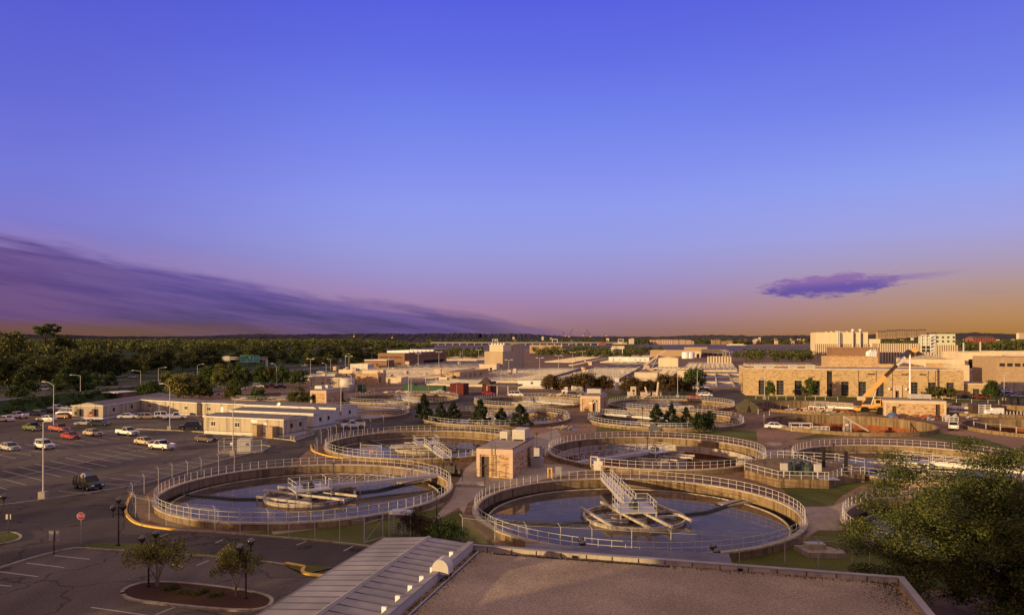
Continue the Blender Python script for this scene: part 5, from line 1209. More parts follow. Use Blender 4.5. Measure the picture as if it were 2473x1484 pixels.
# filter beds
def beds(label, P, w, d, walls, cross, name='filter_bed', wat='chwater', hw=.55, z=.9, rails=0, wallm='frameconc', xr=0):
    T = thing(name, label, 'filter bed', (*P, 0), ROT, 'rectangular filter beds')
    MB().box(0, w, 0, .5, 0, z).box(0, w, d-.5, d, 0, z).box(0, .5, .5, d-.5, 0, z).box(w-.5, w, .5, d-.5, 0, z).build('basin_wall', M[wallm], T)
    MB().quad((.5, .5, z-hw), (w-.5, .5, z-hw), (w-.5, d-.5, z-hw), (.5, d-.5, z-hw)).build('water', M[wat], T)
    mb = MB()
    for i in range(1, cross): y = d*i/cross; mb.box(.5, w-.5, y-.28, y+.28, z-hw-.2, z-.004)
    for i in range(1, walls): x = w*i/walls; mb.box(x-.28, x+.28, .5, d-.5, z-hw-.2, z+.003)
    mb.build('channel_wall', M[wallm], T)
    if rails:
        rb_ = MB()
        for k in range(rails+1):
            x = w*k/rails if rails else 0
            x = min(max(x, .3), w-.3)
            for zz in (z+.55, z+1.1): rb_.tube((x, .2, zz), (x, d-.2, zz), .05, None, 4, False)
            for i in range(int(d/4)+1): rb_.tube((x, .2+i*4, z), (x, .2+i*4, z+1.1), .05, None, 4, False)
        for y in (.2, d-.2):
            for zz in (z+.55, z+1.1): rb_.tube((.2, y, zz), (w-.2, y, zz), .05, None, 4, False)
            for i in range(int(w/4)+1): rb_.tube((.2+i*4, y, z), (.2+i*4, y, z+1.1), .05, None, 4, False)
        rb_.build('railing', M['rail'], T)
    if xr:
        cr_ = MB()
        for k in range(xr):
            y = d*(k+.5)/xr
            for zz in (z+.5, z+1.1): cr_.tube((.3, y, zz), (w-.3, y, zz), .06, None, 4, False)
            for i in range(int(w/3)+1): cr_.tube((.3+i*3, y, z), (.3+i*3, y, z+1.1), .05, None, 4, False)
        cr_.build('cross_railing', M['rail'], T)
    return T
beds('cream filter bed with fine cross walls behind the long tan brick building', (-112, 362), 72, 112, 6, 46, rails=2, xr=9)
beds('cream filter bed behind the white site trailer with dark roof', (-31, 344), 42, 126, 9, 48, rails=2, xr=11)
beds('cream filter bed behind the rust brown trees', (15.5, 331), 29, 128, 9, 50, rails=2, xr=11)
beds('distant cream filter bed reaching to the river trees', (28, 632), 40, 250, 4, 60)
beds('narrow distant filter bed beside the portal frame', (74, 622), 30, 250, 3, 60)
beds('far filter bed between the brown building and the beige block', (-92, 690), 70, 130, 4, 40)
beds('cream filter bed to the right of the tall tan shed', (106, 458), 32, 120, 10, 26, rails=8, xr=4)
beds('narrow cream filter bed before the ribbed grey hall', (146, 452), 46, 110, 12, 24, rails=1)
beds('grey water channels with cream dividing walls beside the long brick building', (68, 298), 28, 118, 4, 3, name='water_channel', hw=.8, rails=2)
beds('long low basin with white rails behind the green containers', (XY(1030, 316), 316), 28, 16, 3, 8, rails=2, xr=3)
beds('grid of grey pipe trenches with white rails before the brown building', (-80, 500), 60, 120, 8, 9, name='pipe_gallery', hw=.9, rails=8, wallm='flatroof')
beds('pipe trenches with white rails left of the small orange crane', (52, 470), 38, 130, 6, 12, name='pipe_gallery', hw=.9, rails=6, wallm='flatroof')
beds('railed pale basin at the end of the grass path', (48, 352), 26, 100, 5, 20, rails=3)
beds('flat grey basin field behind the long brick building', (98, 330), 60, 50, 8, 18, wallm='flatroof')
r_ = random.Random(8)
kb = MB().box(-.9, .9, -.7, .7, 0, 2.0).box(-1.0, 1.0, -.8, .8, 2.004, 2.15).mesh('cabinet', M['fascia'])
for i in range(44):
    u = r_.uniform(770, 1560); Y = r_.uniform(350, 470) if i < 30 else r_.uniform(480, 640)
    t = thing('control_box', 'small tan control box standing on the filter beds', 'control box', (XY(u, Y), Y, .9), ROT+r_.choice([0, 1.57]), 'control boxes on the filter beds'); s_ = r_.uniform(.6, 1.4); t.scale = (s_*r_.uniform(.7, 1.8), s_, s_*r_.uniform(.7, 1.1))
    link('cabinet', kb, t)
for u0, v0, u1, v1, lab in ((1300, 924, 1403, 893, 'brown pipe run between the two wide filter beds'), (1484, 926, 1560, 884, 'brown pipe run along the end of the wide filter beds'), (1375, 880, 1490, 856, 'dark pipe run beside the distant filter bed'), (1150, 905, 1215, 893, 'short brown pipe run before the tall beige block')):
    a, b = G((u0, v0), 1), G((u1, v1), 1); t = thing('pipe_run', lab, 'pipe run', (*a, 0)); d = (b[0]-a[0], b[1]-a[1])
    MB().tube((0, 0, 1.7), (*d, 1.7), .45, None, 8).tube((1.4, 0, 1.5), (d[0]+1.4, d[1], 1.5), .35, None, 8).build('pipe', M['door'], t)
    m_ = MB(); n_ = int(math.hypot(*d)/9)
    for k in range(n_+1): m_.box(d[0]*k/n_-.4, d[0]*k/n_+2.0, d[1]*k/n_-.2, d[1]*k/n_+.2, 0, 1.2)
    m_.build('support', M['frameconc'], t)
# portal frame, silos, river-side buildings
T_ = thing('portal_frame', 'white portal frame standing at the end of the distant beds', 'gantry', (XY(1476, 850), 850, 0), 0)
MB().box(0, .7, 0, .7, 0, 9).box(12.6, 13.3, 0, .7, 0, 9).box(-.3, 13.6, 0, .7, 9.003, 10).build('frame', M['white'], T_)
for nm, lab, u0, u1, vb, vt, d, wall, Y, k in (
    ('tan_building', 'low tan riverside building with a rooftop box', 1279, 1358, 845, 833, 20, 'brickfar', 1050, {}),
    ('small_building', 'small brown box between the distant beds and the trees', 1429, 1442, 858, 849, 8, 'fascia', 900, {}),
    ('control_building', 'riverside building with a dark overhanging roof', 1478, 1508, 847, 834, 20, 'frameconc', 1000, {}),
    ('long_building', 'long low tan building at the river behind the tall tan shed', 1570, 1690, 858, 845, 20, 'brickfar', 860, {}),
    ('tan_building', 'tan building with openings beside the two white silos', 1650, 1692, 862, 848, 14, 'frameconc', 800, dict(front=[(2, 5, 0, 6, 'opening'), (9, 12, 0, 4, 'opening'), (14, 17, 0, 4, 'opening')])),
    ('tan_building', 'upper tan riverside block above the long dark building', 1652, 1708, 850, 838, 18, 'brickfar', 950, {}),
    ('dark_building', 'wide dark riverside building with white mullions', 1694, 1755, 858, 843, 25, 'darkroof', 820, dict(front=[(2+i*5.5, 6.5+i*5.5, 1.2, 4.5) for i in range(4)])),
    ('ribbed_hall', 'ribbed concrete hall with dark vertical stripes behind the filter bed', 1708, 1766, 877, 861, 22, 'stripe', 600, {}),
    ('tan_building', 'mottled tan building with a small dark door behind the long brick one', 1999, 2120, 884, 861, 24, 'brickhut', 400, dict(front=[(15, 16.2, 2.2, 5.0, 'door')])),
    ('maroon_block', 'flat maroon clad block below the white process building', 2009, 2124, 856, 838.5, 30, 'brickbrown', 610, {}),
    ('process_building', 'big cream process building with a striped base and exhaust stacks', 1970, 2096, 856, 802, 50, 'cream', 900, {}),
    ('striped_hall', 'long cream hall with dark vertical stripes right of the process building', 2120, 2226, 852, 829, 30, 'stripe', 820, {}),
    ('striped_hall', 'lower striped hall in front of the pale green tower', 2130, 2255, 866, 850, 24, 'stripe', 640, {}),
    ('green_tower', 'pale green tower with square windows above a striped base', 2259, 2307, 856, 806, 24, 'greencream', 800, dict(front=[(1+i*5.2, 3.4+i*5.2, 16.2, 18.4) for i in range(4)]+[(1+i*5.2, 3.4+i*5.2, 20.6, 22.8) for i in range(4)])),
    ('warehouse', 'cream warehouse with two dark doors on the right', 2321, 2420, 897, 850, 40, 'cream', 470, dict(front=[(4.2, 6.6, 1.5, 7.2, 'opening'), (10.8, 12.4, 1, 6, 'opening')])),
    ('warehouse', 'long low cream warehouse wing reaching the picture edge', 2405, 2560, 880, 848, 30, 'frameconc', 500, {}),
    ('metal_shed', 'metal shed with a low gable roof behind the brick building', 2190, 2330, 890, 866, 26, 'cream', 430, {}),
    ('brick_penthouse', 'small mottled brick block on the roof line behind the crane top', 2253, 2298, 893, 878, 12, 'brickbig', 350, {}),
    ('brick_penthouse', 'mottled brick block behind the middle of the long brick building', 2120, 2165, 893, 880, 12, 'brickbig', 350, {}),
    ('tan_box', 'plain tan box beside the small mottled brick block', 2298, 2341, 900, 881, 12, 'frameconc', 330, {}),
    ('brick_block', 'big tan brick block with blind panels at the edge', 2406, 2560, 935, 862, 30, 'brickfar', 318, dict(front=[(1.2+i*2.9, 3.4+i*2.9, 8.2, 9.6, 'slot') for i in range(7)])),
    ('cargo_shed', 'ribbed tan shed behind the car park at the edge', 2441, 2560, 945, 925, 10, 'siding', 282, {}),
    ('guard_hut', 'small tan guard hut by the double headed lamp', 804, 812, 893, 884, 4, 'brickhut', 470, {}),
    ('toll_booth', 'small cream booth with a canopy on the service road', 727, 737, 886, 880, 4, 'frameconc', 540, dict(front=[(.5, 2.2, .9, 1.8)])),
    ('portable_office', 'white portable office behind the brick building roof', 2225, 2250, 889, 883, 4, 'trim', 420, dict(front=[(1.2, 1.8, 1.6, 2.6), (3, 3.6, 1.6, 2.6)])),
    ('brick_shelter', 'small brown shelter with a flat roof beyond the trailer roof', 250, 298, 960, 947, 5, 'brickbrown', 247, dict(front=[(2.4, 4.2, 0, 1.6, 'opening')]))):
    P_ = (XY(u0, Y), Y); vtop = vt
    T_, r_ = bldg(nm, lab, P_, (.966, -.26), width_to(u1, P_, (.966, -.26)), d, ZY(vt, Y), wall, **k)
    if nm == 'process_building':
        w_ = width_to(u1, P_, (.966, -.26)); PB, PBw = T_, w_
        MB().box(-.3, w_+.3, -.3, -.01, 0, 14).build('striped_base', M['stripe'], T_)
        for x, r in ((.43, .9), (.46, .7), (.71, 1.1), (.85, 1.1)):
            MB().tube((w_*x, -1.6, 6), (w_*x, -1.6, 29.5), r, None, 10).build('exhaust_stack', M['galv'], T_)
            if r > 1: MB().lathe([(1.0, 0), (2.0, 1.2), (2.0, 1.8), (.8, 2.6), (.0, 2.7)], (w_*x, -1.6, 29.3), 12).build('stack_hood', M['white'], T_)
            MB().box(w_*x+1.6, w_*x+2.1, -1.8, -1.2, 8, 27).build('stack_ladder', M['door'], T_)
        for i in range(6): MB().box(w_*(.2+.1*i), w_*(.2+.1*i)+2, 6, 9, 28, 29+.4*(i % 3)).build('roof_unit', M['hvac'], T_)
        MB().box(w_+.05, w_+14, 2, 20, 0, 20).build('side_wing', M['cream'], T_)
    if nm == 'green_tower':
        MB().box(-.2, 22.0, -.4, -.01, 0, 13.5).build('striped_base', M['stripe'], T_)
        st = MB()
        for x in (-14, -9.5, -5, -.5):
            st.box(x-.25, x+.25, -1.5, -1.0, 3, 24.5)
        for z_ in range(6): st.box(-14, -.5, -1.5, -1.0, 5+z_*3.8, 5.5+z_*3.8)
        for z_ in range(6): st.bar((-5, -1.25, 5+z_*3.4), (-.5, -1.25, 8.4+z_*3.4), .4, .5)
        st.build('stair_tower', M['white'], T_); MB().box(-13.8, -5.2, .5, 12, 13, 23).build('stair_core', M['greencream'], T_)
        MB().tube((28, 3, 0), (28, 3, 16), .9, None, 8).build('vent_stack', M['galv'], T_); MB().tube((44, 3, 0), (44, 3, 17), .9, None, 8).build('vent_stack', M['galv'], T_); MB().box(24, 48, 2.5, 3.2, 6, 6.8).build('pipe_bridge', M['galv'], T_)
    if nm == 'control_building':
        MB().box(-3, 32, -3, 20, 11.2, 13.0).build('roof_slab', M['darkm'], T_); MB().box(2, 20, -1, 2, 13.003, 14.0).build('roof_panel', M['frameconc'], T_)
    if nm == 'metal_shed':
        w_ = width_to(u1, P_, (.966, -.26)); h_ = ZY(vt, Y)
        MB().add([(-1, -1, h_), (w_*.33, -1, h_+2.4), (w_*.66, -1, h_+.4), (-1, 27, h_), (w_*.33, 27, h_+2.4), (w_*.66, 27, h_+.4)], [(0, 1, 4, 3), (1, 2, 5, 4), (0, 2, 1), (3, 4, 5)]).build('gable_roof', M['flatroof'], T_)
        MB().add([(w_*.02, 6, h_+.5), (w_*.2, 6, h_+5.2), (w_*.42, 6, h_+1.5), (w_*.02, 24, h_+.5), (w_*.2, 24, h_+5.2), (w_*.42, 24, h_+1.5)], [(0, 1, 4, 3), (1, 2, 5, 4), (0, 2, 1), (3, 4, 5)]).build('dark_gable', M['darkm'], T_)
    if nm == 'brick_shelter': MB().box(-1, 8, -2.2, 6, 2.2, 2.45).build('flat_canopy', M['white'], T_)
def silo(u, vb, vt, Y, r, label, n=1, name='silo'):
    T = thing(name, label, 'silo', (XY(u, Y), Y, 0), 0, 'white silos'); h = ZY(vt, Y)
    MB().lathe([(r, 0), (r, h*.86), (r*.7, h*.95), (.05, h)], n=16).build('shell', M['white'], T); MB().tube((r*.5, -r*.9, h*.8), (r*.5, -r*.9, h+1.2), .15).build('vent_pipe', M['galv'], T)
silo(1655+1.5, 860, 848, 760, 4.2, 'white silo on the left of the riverside pair'); silo(1667.5, 860, 848, 760, 4.2, 'white silo on the right of the riverside pair')
for i, (x, y) in enumerate(((1040, 372), (1062, 362), (1080, 368), (1096, 362))):
    silo(1825.5+x*.2618, 862, 748.4+y*.2618, 520, 1.9, ('white silo, first from the left in the row of four', 'white silo, second from the left in the row of four', 'white silo, third in the row of four', 'white silo, last on the right in the row of four')[i])
# far side of the river
def farb(name, lab, u0, u1, Y, z0, h, d, wall, n=0, group=None, cat='building'):
    T = thing(name, lab, cat, (XY(u0, Y), Y, z0), 0, group); w = (u1-u0)*Y/FPX
    MB().box(0, w, 0, d, -8, h).build('wall', M[wall], T); MB().add([(-1, -1, h), (w+1, -1, h), (w+1, d+1, h), (-1, d+1, h), (w*.05, d/2, h+h*.18), (w*.95, d/2, h+h*.18)], [(0, 1, 5, 4), (1, 2, 5), (2, 3, 4, 5), (3, 0, 4)]).build('roof', M['darkroof'] if wall != 'cream' else M['fascia'], T)
    if n:
        wm = MB(); fl = max(2, int(h/3.6))
        for i in range(n):
            for k in range(fl): x = w*(i+.5)/n; wm.box(x-w/n*.22, x+w/n*.22, -.12, -.01, k*h/fl+h/fl*.3, k*h/fl+h/fl*.8)
        wm.build('window_grid', M['pane'], T)
for i, (a, b, hh) in enumerate(((1572, 1582, 16), (1583, 1594, 17), (1595, 1627, 17), (1628, 1639, 17), (1641, 1655, 17), (1656, 1670, 16), (1671, 1676, 13))):
    farb('apartment_block', 'pinkish riverside apartment block, %s of the row of seven across the water' % ('first', 'second', 'third and longest', 'fourth', 'fifth', 'sixth', 'seventh and smallest')[i], a, b, 2650, 0, hh, 20, 'fascia', 6, 'apartment row across the river')
for i, (a, b, hh) in enumerate(((1719, 1728, 16), (1729, 1740, 17), (1742, 1756, 12), (1757, 1769, 14))):
    farb('apartment_block', 'warm lit gabled block, %s from the left in the second riverside group' % ('first', 'second', 'third', 'fourth')[i], a, b, 2650, 0, hh, 20, 'brickfar', 5, 'second apartment group across the river')
for i, (u0, u1, vt, vb) in enumerate(((2120, 2140, 801, 808), (2141, 2165, 799, 808), (2166, 2190, 798, 806), (2192, 2214, 798, 805), (2216, 2238, 797, 803))):
    Y = 3900; farb('apartment_tower', 'warm brick apartment slab on the ridge, %s from the left' % ('first', 'second', 'third', 'fourth', 'fifth')[i], u0, u1, Y, ZY(vb+6, Y), ZY(vt, Y)-ZY(vb+6, Y), 20, 'brickfar', 6, 'apartment slabs on the ridge')
farb('office_block', 'dark red brick office block among the far trees', 2350, 2403, 1900, 0, ZY(815, 1900), 30, 'brickred', 9)
farb('office_block', 'pale yellow lit block at the edge on the ridge', 2461, 2480, 3600, 20, 26, 20, 'cream', 4)
for i in range(46):
    r_ = random.Random(50+i); u = r_.uniform(1770, 2470); Y = r_.uniform(2680, 3500); z = (Y-2650)*.018
    if 1965 < u < 2130 and Y > 0 and r_.random() < .5: continue
    farb('house', 'small far house among trees on the opposite bank', u, u+r_.uniform(3, 8), Y, z, r_.uniform(7, 13), 10, r_.choice(['cream', 'brickfar', 'fascia', 'brickred', 'trim']), 0, 'houses on the opposite bank', 'house')
for i in range(8):
    r_ = random.Random(90+i); u = r_.uniform(1160, 1560); Y = r_.uniform(2750, 3400)
    farb('house', 'small pale far house beyond the bridge', u, u+r_.uniform(3, 7), Y, (Y-2650)*.03, 9, 10, 'cream', 0, 'houses beyond the bridge', 'house')
# boats
def boat(u, v, ln, label, dk=2):
    Y = (CAMZ)*FPX/(v-HV); T = thing('boat', label, 'boat', (XY(u, Y), Y, 0)); b = ln/8
    MB().add([(0, -b, 0), (ln*.85, -b, 0), (ln, 0, 0), (ln*.85, b, 0), (0, b, 0), (0, -b*1.2, 2.2), (ln*.88, -b*1.2, 2.2), (ln*1.05, 0, 2.8), (ln*.88, b*1.2, 2.2), (0, b*1.2, 2.2)], [(0, 1, 6, 5), (1, 2, 7, 6), (2, 3, 8, 7), (3, 4, 9, 8), (4, 0, 5, 9), (5, 6, 7, 8, 9)]).build('hull', M['white'], T)
    for k in range(dk): MB().box(ln*(.1+.06*k), ln*(.75-.1*k), -b*.8, b*.8, 2.2+k*3+.01, 5.0+k*3).build('cabin', M['cream'], T)
boat(1740+17, 833.8, 62, 'long white river boat off the far bank', 1); boat(1984+12, 838.5, 26, 'white ferry with two decks by the process building')
# bridge over the river, with gantries and building cranes
Yb = 2350; T_ = thing('river_bridge', 'long low road bridge over the river on many piers', 'bridge', (XY(1040, Yb), Yb, 0)); Wb = XY(1515, Yb)-XY(1040, Yb)
zb = ZY(826.5, Yb); MB().box(0, Wb, 0, 18, zb-2.5, zb).box(0, Wb, -.5, -.01, zb-.6, zb+1.2).build('deck', M['signback'], T_)
for i in range(28): MB().box(Wb*i/27-1, Wb*i/27+1, 3, 15, -2, zb-2.51).build('pier', M['frameconc'], T_)
for u in (1190, 1334, 1493):
    x = XY(u, Yb)-XY(1040, Yb); MB().box(x-.7, x+.7, -1, .5, zb-1, zb+9).box(x+15, x+16.4, -1, .5, zb-1, zb+9).box(x-.7, x+16.4, -1, .5, zb+9.01, zb+10.5).build('sign_gantry', M['white'], T_)
T_ = thing('bridge_tower', 'unfinished concrete bascule pier beside the bridge', 'bridge pier', (XY(1520, Yb), Yb-40, 0)); MB().box(-6, 8, 0, 14, 0, ZY(818, Yb)).box(-40, -28, 0, 14, 0, ZY(824, Yb)).build('pier', M['frameconc'], T_)
T_ = thing('bridge_tower', 'unfinished concrete bascule pier with a rust red base', 'bridge pier', (XY(1455, Yb), Yb-40, 0)); MB().box(-10, 8, 0, 14, 0, ZY(826, Yb)).build('pier', M['brickred'], T_)
T_.location.x = XY(1453, Yb)
for i, (x0, y0, x1, y1, k, lab) in enumerate(((600, 250, 572, 206, 3, 'leaning boom of the first crane beside the bridge'), (640, 256, 682, 172, 3, 'tall crane with a long boom to the right at the bridge'), (778, 248, 812, 218, 3, 'short boomed crane in the middle of the bridge'),
                               (848, 256, 808, 184, 3, 'tall crane with its boom leaning left at the bridge'), (1001, 248, 985, 230, 3, 'small far crane right of the tall ones'), (1002, 256, 1006, 202, 2, 'single upright crane above the wood'), (1376, 268, 1396, 228, 2, 'small crane with a slanting boom above the wood'))):
    a, b = A(k, x0, y0), A(k, x1, y1); Y = 2900; T_ = thing('building_crane', lab, 'crane', (XY(a[0], Y), Y, 0), 0, 'cranes at the bridge works')
    MB().tube((0, 0, 0), (0, 0, ZY(a[1], Y)), 1.6, 1.3, 6).build('mast', M['darkm'], T_); MB().tube((0, 0, ZY(a[1], Y)), (XY(b[0], Y)-XY(a[0], Y), 0, ZY(b[1], Y)), 1.3, .8, 5).build('boom', M['darkm'], T_)
    MB().box(-3, 3, -3, 3, ZY(a[1], Y)-3, ZY(a[1], Y)+1).build('cab', M['ybarrel'], T_)
# ------------------------------------------------------------------ the roof below the camera
hr = 13.5; ze = CAMZ-hr
RO = Vector((-.183*hr, 3.612*hr))          # corner where sheet roof, gravel roof and parapet meet
def rp(s, t): return (RO.x+E1.x*s+E2.x*t, RO.y+E1.y*s+E2.y*t)
B_ = thing('roofed_building', 'foreground building with a gravel roof, parapet and a seamed sheet metal roof', 'building', (*RO, 0), ROT)
GW = 1.875*hr; GD = 34.0
MB().box(.0, GW, -GD, -.0, 0, ze-.42).build('wall', M['brickhut'], B_)
gs = 1.0
gm = MB(); nx, ny = 60, 60
rr = random.Random(3)
gm.add([(.3+(GW-.6)*i/nx, -GD+.3+(GD-.6)*j/ny, ze-.30+rr.uniform(-.012, .012)) for j in range(ny+1) for i in range(nx+1)], [(j*(nx+1)+i, j*(nx+1)+i+1, (j+1)*(nx+1)+i+1, (j+1)*(nx+1)+i) for j in range(ny) for i in range(nx)])
gm.build('gravel_roof', M['gravel'], B_)
MB().box(-.02, GW+.3, -.30, .0, ze-.42, ze-.06).box(GW, GW+.3, -GD, -.30, ze-.42, ze-.06).build('parapet', M['coping'], B_)
MB().box(-.1, GW+.36, -.33, .05, ze-.055, ze+.0).box(GW-.04, GW+.36, -GD, -.335, ze-.055, ze+.0).build('parapet_cap', M['seam'], B_)
for i in range(16):
    x = 1.0+i*1.62
    MB().box(x-.025, x+.025, -.335, -.302, ze-.40, ze-.06).build('cap_strap', M['darkm'], B_)
for x in (6.6, 16.6): MB().box(x, x+.28, -.46, -.31, ze-.32, ze-.16).build('scupper', M['black'], B_)
MB().path([(1.6, -.9, ze-.26), (GW*.5, -.75, ze-.26)], .03, 5).build('cable', M['black'], B_)
# seamed sheet roof: x from -W to 0, along -y
SW = .475*hr; rz_ = .26; zl = ze-.02
sm_ = MB(); LG = 36.0
sm_.add([(-SW, 0, zl), (-SW/2, 0, zl+rz_), (-.25, 0, zl+.02), (-SW, -LG, zl), (-SW/2, -LG, zl+rz_), (-.25, -LG, zl+.02)], [(3, 4, 1, 0), (4, 5, 2, 1)])
sr = sm_.build('sheet_roof', M['seam'], B_)
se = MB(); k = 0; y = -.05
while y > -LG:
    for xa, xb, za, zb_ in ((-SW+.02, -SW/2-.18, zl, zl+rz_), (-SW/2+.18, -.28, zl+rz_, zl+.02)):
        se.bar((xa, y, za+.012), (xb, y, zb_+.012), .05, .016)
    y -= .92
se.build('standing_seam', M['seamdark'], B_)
rg = MB(); rg.add([(-SW/2-.2, .02, zl+rz_-.0), (-SW/2, .02, zl+rz_+.10), (-SW/2+.2, .02, zl+rz_), (-SW/2-.2, -LG, zl+rz_), (-SW/2, -LG, zl+rz_+.10), (-SW/2+.2, -LG, zl+rz_)], [(3, 4, 1, 0), (4, 5, 2, 1), (0, 1, 2)])
rg.build('ridge_cap', M['seam'], B_)
MB().box(-SW+.1, -.1, -LG, -.08, 0, zl-.06).build('wing_wall', M['brickhut'], B_)
MB().box(-SW-.06, -SW-.0, -LG, .03, zl-.25, zl+.02).box(-SW, -.25, .0, .06, zl-.25, zl+.0).build('eave_gutter', M['seam'], B_)
# step wall with white brackets between sheet roof and gravel
MB().box(-.24, .02, -GD, -.42, ze-.45, ze+.22).build('step_wall', M['hvac'], B_)
MB().box(-.30, .10, -GD, -.42, ze+.225, ze+.27).build('step_cap', M['seam'], B_)
for i in range(8): y = -3.2-i*1.62; MB().box(-.58, -.33, y-.1, y+.05, zl+.03, zl+.38).build('snow_guard', M['white'], B_)
MB().path([(.55, -.8, ze-.2), (.55, -GD, ze-.2)], .05, 6).build('conduit', M['signback'], B_)
lt = []
for i in range(2600):
    r_ = random.random()
    if r_ < .45: x, y = .1+abs(random.gauss(0, .35)), -.5-random.random()*20
    elif r_ < .8: x, y = random.random()*GW, -.45-abs(random.gauss(0, .28))
    else: x, y = GW-.2-abs(random.gauss(0, .8)), -.4-abs(random.gauss(0, 2.5))
    lt.append((x, y, ze-.28))
ll = link('leaf_litter', leafcloud('leaf_litter', lt, .05, 2, .07, M['lf_shrub'], upbias=3, flat=.2)); ll.location = (*RO, 0); ll.rotation_euler = (0, 0, ROT); tag(ll, 'dark leaf litter blown along the parapet foot on the gravel roof', kind='stuff')
hv = thing('roof_vent_hood', 'rounded metal vent hood on short legs on the gravel roof edge', 'vent hood', (*rp(.15, -6.4), ze-.3), ROT)
pr_ = [(.55*math.cos(a), .38+.55*math.sin(a)) for a in [math.pi*i/10 for i in range(11)]]
pf = [(-.5, .3)]+[(-x*.9, z+.2) for x, z in pr_][::1]+[(.5, .3)]
hm = MB(); n_ = len(pf)
hm.add([(x, -.42, z+.1) for x, z in pf]+[(x, .42, z+.1) for x, z in pf], [tuple(range(n_)), tuple(range(n_, 2*n_))[::-1]]+[((i+1) % n_, i, n_+i, n_+(i+1) % n_) for i in range(n_)]); hm.build('hood', M['hvac'], hv)
for x in (-.38, .38):
    for y in (-.34, .34): MB().box(x-.04, x+.04, y-.04, y+.04, 0, .42).build('leg', M['darkm'], hv)
# flat entrance canopy beyond the parapet, and two unseen wings of the camera's building, added for their shade
zc = 3.2; ca, cb_ = G((1276, 1312), zc), G((1757, 1337), zc)
can = thing('flat_canopy', 'flat grey entrance canopy between the parapet and the near round tank', 'canopy', (*ca, 0), math.atan2(cb_[1]-ca[1], cb_[0]-ca[0])); lw = math.dist(ca, cb_)
MB().box(0, lw, -9.0, 0, zc-.35, zc-.02).build('slab', M['coping'], can); MB().box(-.1, lw+.1, -9.05, .1, zc-.016, zc+.03).build('roof_sheet', pm('canopy_felt', (.10, .088, .09), (.145, .128, .128), .8, .6, big=.2), can)
for i in range(4): MB().tube((1+i*(lw-2)/3, -1, 0), (1+i*(lw-2)/3, -1, zc-.35), .16).build('column', M['frameconc'], can)
bldg('shade_building', 'tall unseen building wing added behind the camera to shade the gravel roof', (-33, -8), (.966, -.26), 26, 17, 20.5, 'brickhut', 'flatroof')
bldg('shade_building', 'lower unseen building wing added on the west side to shade the foreground', (-62, -22), (.966, -.26), 20, 26, 16.5, 'brickhut', 'flatroof')
# ------------------------------------------------------------------ vehicles
def prism_y(mb, pts, w, e=.07, k=.95):
    """side outline pts (x,z) swept across the width with softened shoulders"""
    cx = sum(p[0] for p in pts)/len(pts); cz = sum(p[1] for p in pts)/len(pts); n = len(pts)
    vs = []
    for y, s in ((-w, k), (-w+e, 1), (w-e, 1), (w, k)):
        for x, z in pts: vs.append((cx+(x-cx)*(.985 if s < 1 else 1), y, cz+(z-cz)*s))
    fs = [tuple(range(n)), tuple(range(3*n, 4*n))[::-1]]
    for r in range(3):
        for i in range(n): j = (i+1) % n; fs.append((r*n+j, r*n+i, (r+1)*n+i, (r+1)*n+j))
    return mb.add(vs, fs)
def frust(mb, b, t, w0, w1, z0, z1):
    """greenhouse: lower x-range b, upper x-range t"""
    vs = [(b[0], -w0, z0), (b[1], -w0, z0), (b[1], w0, z0), (b[0], w0, z0), (t[0], -w1, z1), (t[1], -w1, z1), (t[1], w1, z1), (t[0], w1, z1)]
    return mb.add(vs, [(0, 3, 2, 1), (4, 5, 6, 7), (0, 1, 5, 4), (1, 2, 6, 5), (2, 3, 7, 6), (3, 0, 4, 7)])
SPEC = dict(  # length, half width, wheel radius, wheel x, body outline (front = +x), greenhouse (base x, top x, z0, z1)
 sedan=(4.7, .88, .32, (-1.38, 1.42), [(-2.3, .32), (2.25, .28), (2.34, .5), (2.28, .68), (1.1, .9), (-1.55, .95), (-2.25, .9), (-2.34, .6)], (-1.75, 1.2), (-1.05, .35), .9, 1.40),
 wagon=(4.7, .88, .32, (-1.38, 1.42), [(-2.3, .32), (2.25, .28), (2.34, .5), (2.28, .68), (1.1, .92), (-2.2, .95), (-2.34, .6)], (-2.2, 1.2), (-1.95, .4), .9, 1.46),
 suv=(4.75, .93, .38, (-1.4, 1.42), [(-2.3, .45), (2.25, .42), (2.36, .6), (2.3, .92), (1.15, 1.1), (-2.28, 1.1), (-2.36, .7)], (-2.24, 1.15), (-2.0, .45), 1.06, 1.78),
 jeep=(4.3, .90, .37, (-1.25, 1.3), [(-2.1, .45), (2.1, .42), (2.15, .6), (2.12, .98), (.95, 1.08), (-2.1, 1.08), (-2.15, .7)], (-2.06, .9), (-1.98, .45), 1.05, 1.70),
 pickup=(5.3, .95, .38, (-1.55, 1.6), [(-2.6, .5), (2.6, .45), (2.68, .62), (2.62, .98), (1.3, 1.1), (-2.62, 1.08), (-2.68, .75)], (-.45, 1.3), (-.25, .65), 1.06, 1.72),
 van=(5.2, .98, .36, (-1.5, 1.55), [(-2.55, .4), (2.5, .4), (2.6, .65), (2.5, .98), (1.75, 1.2), (-2.55, 1.2), (-2.6, .7)], (-2.5, 1.75), (-2.4, 1.0), 1.15, 2.02))
PAINT = {}
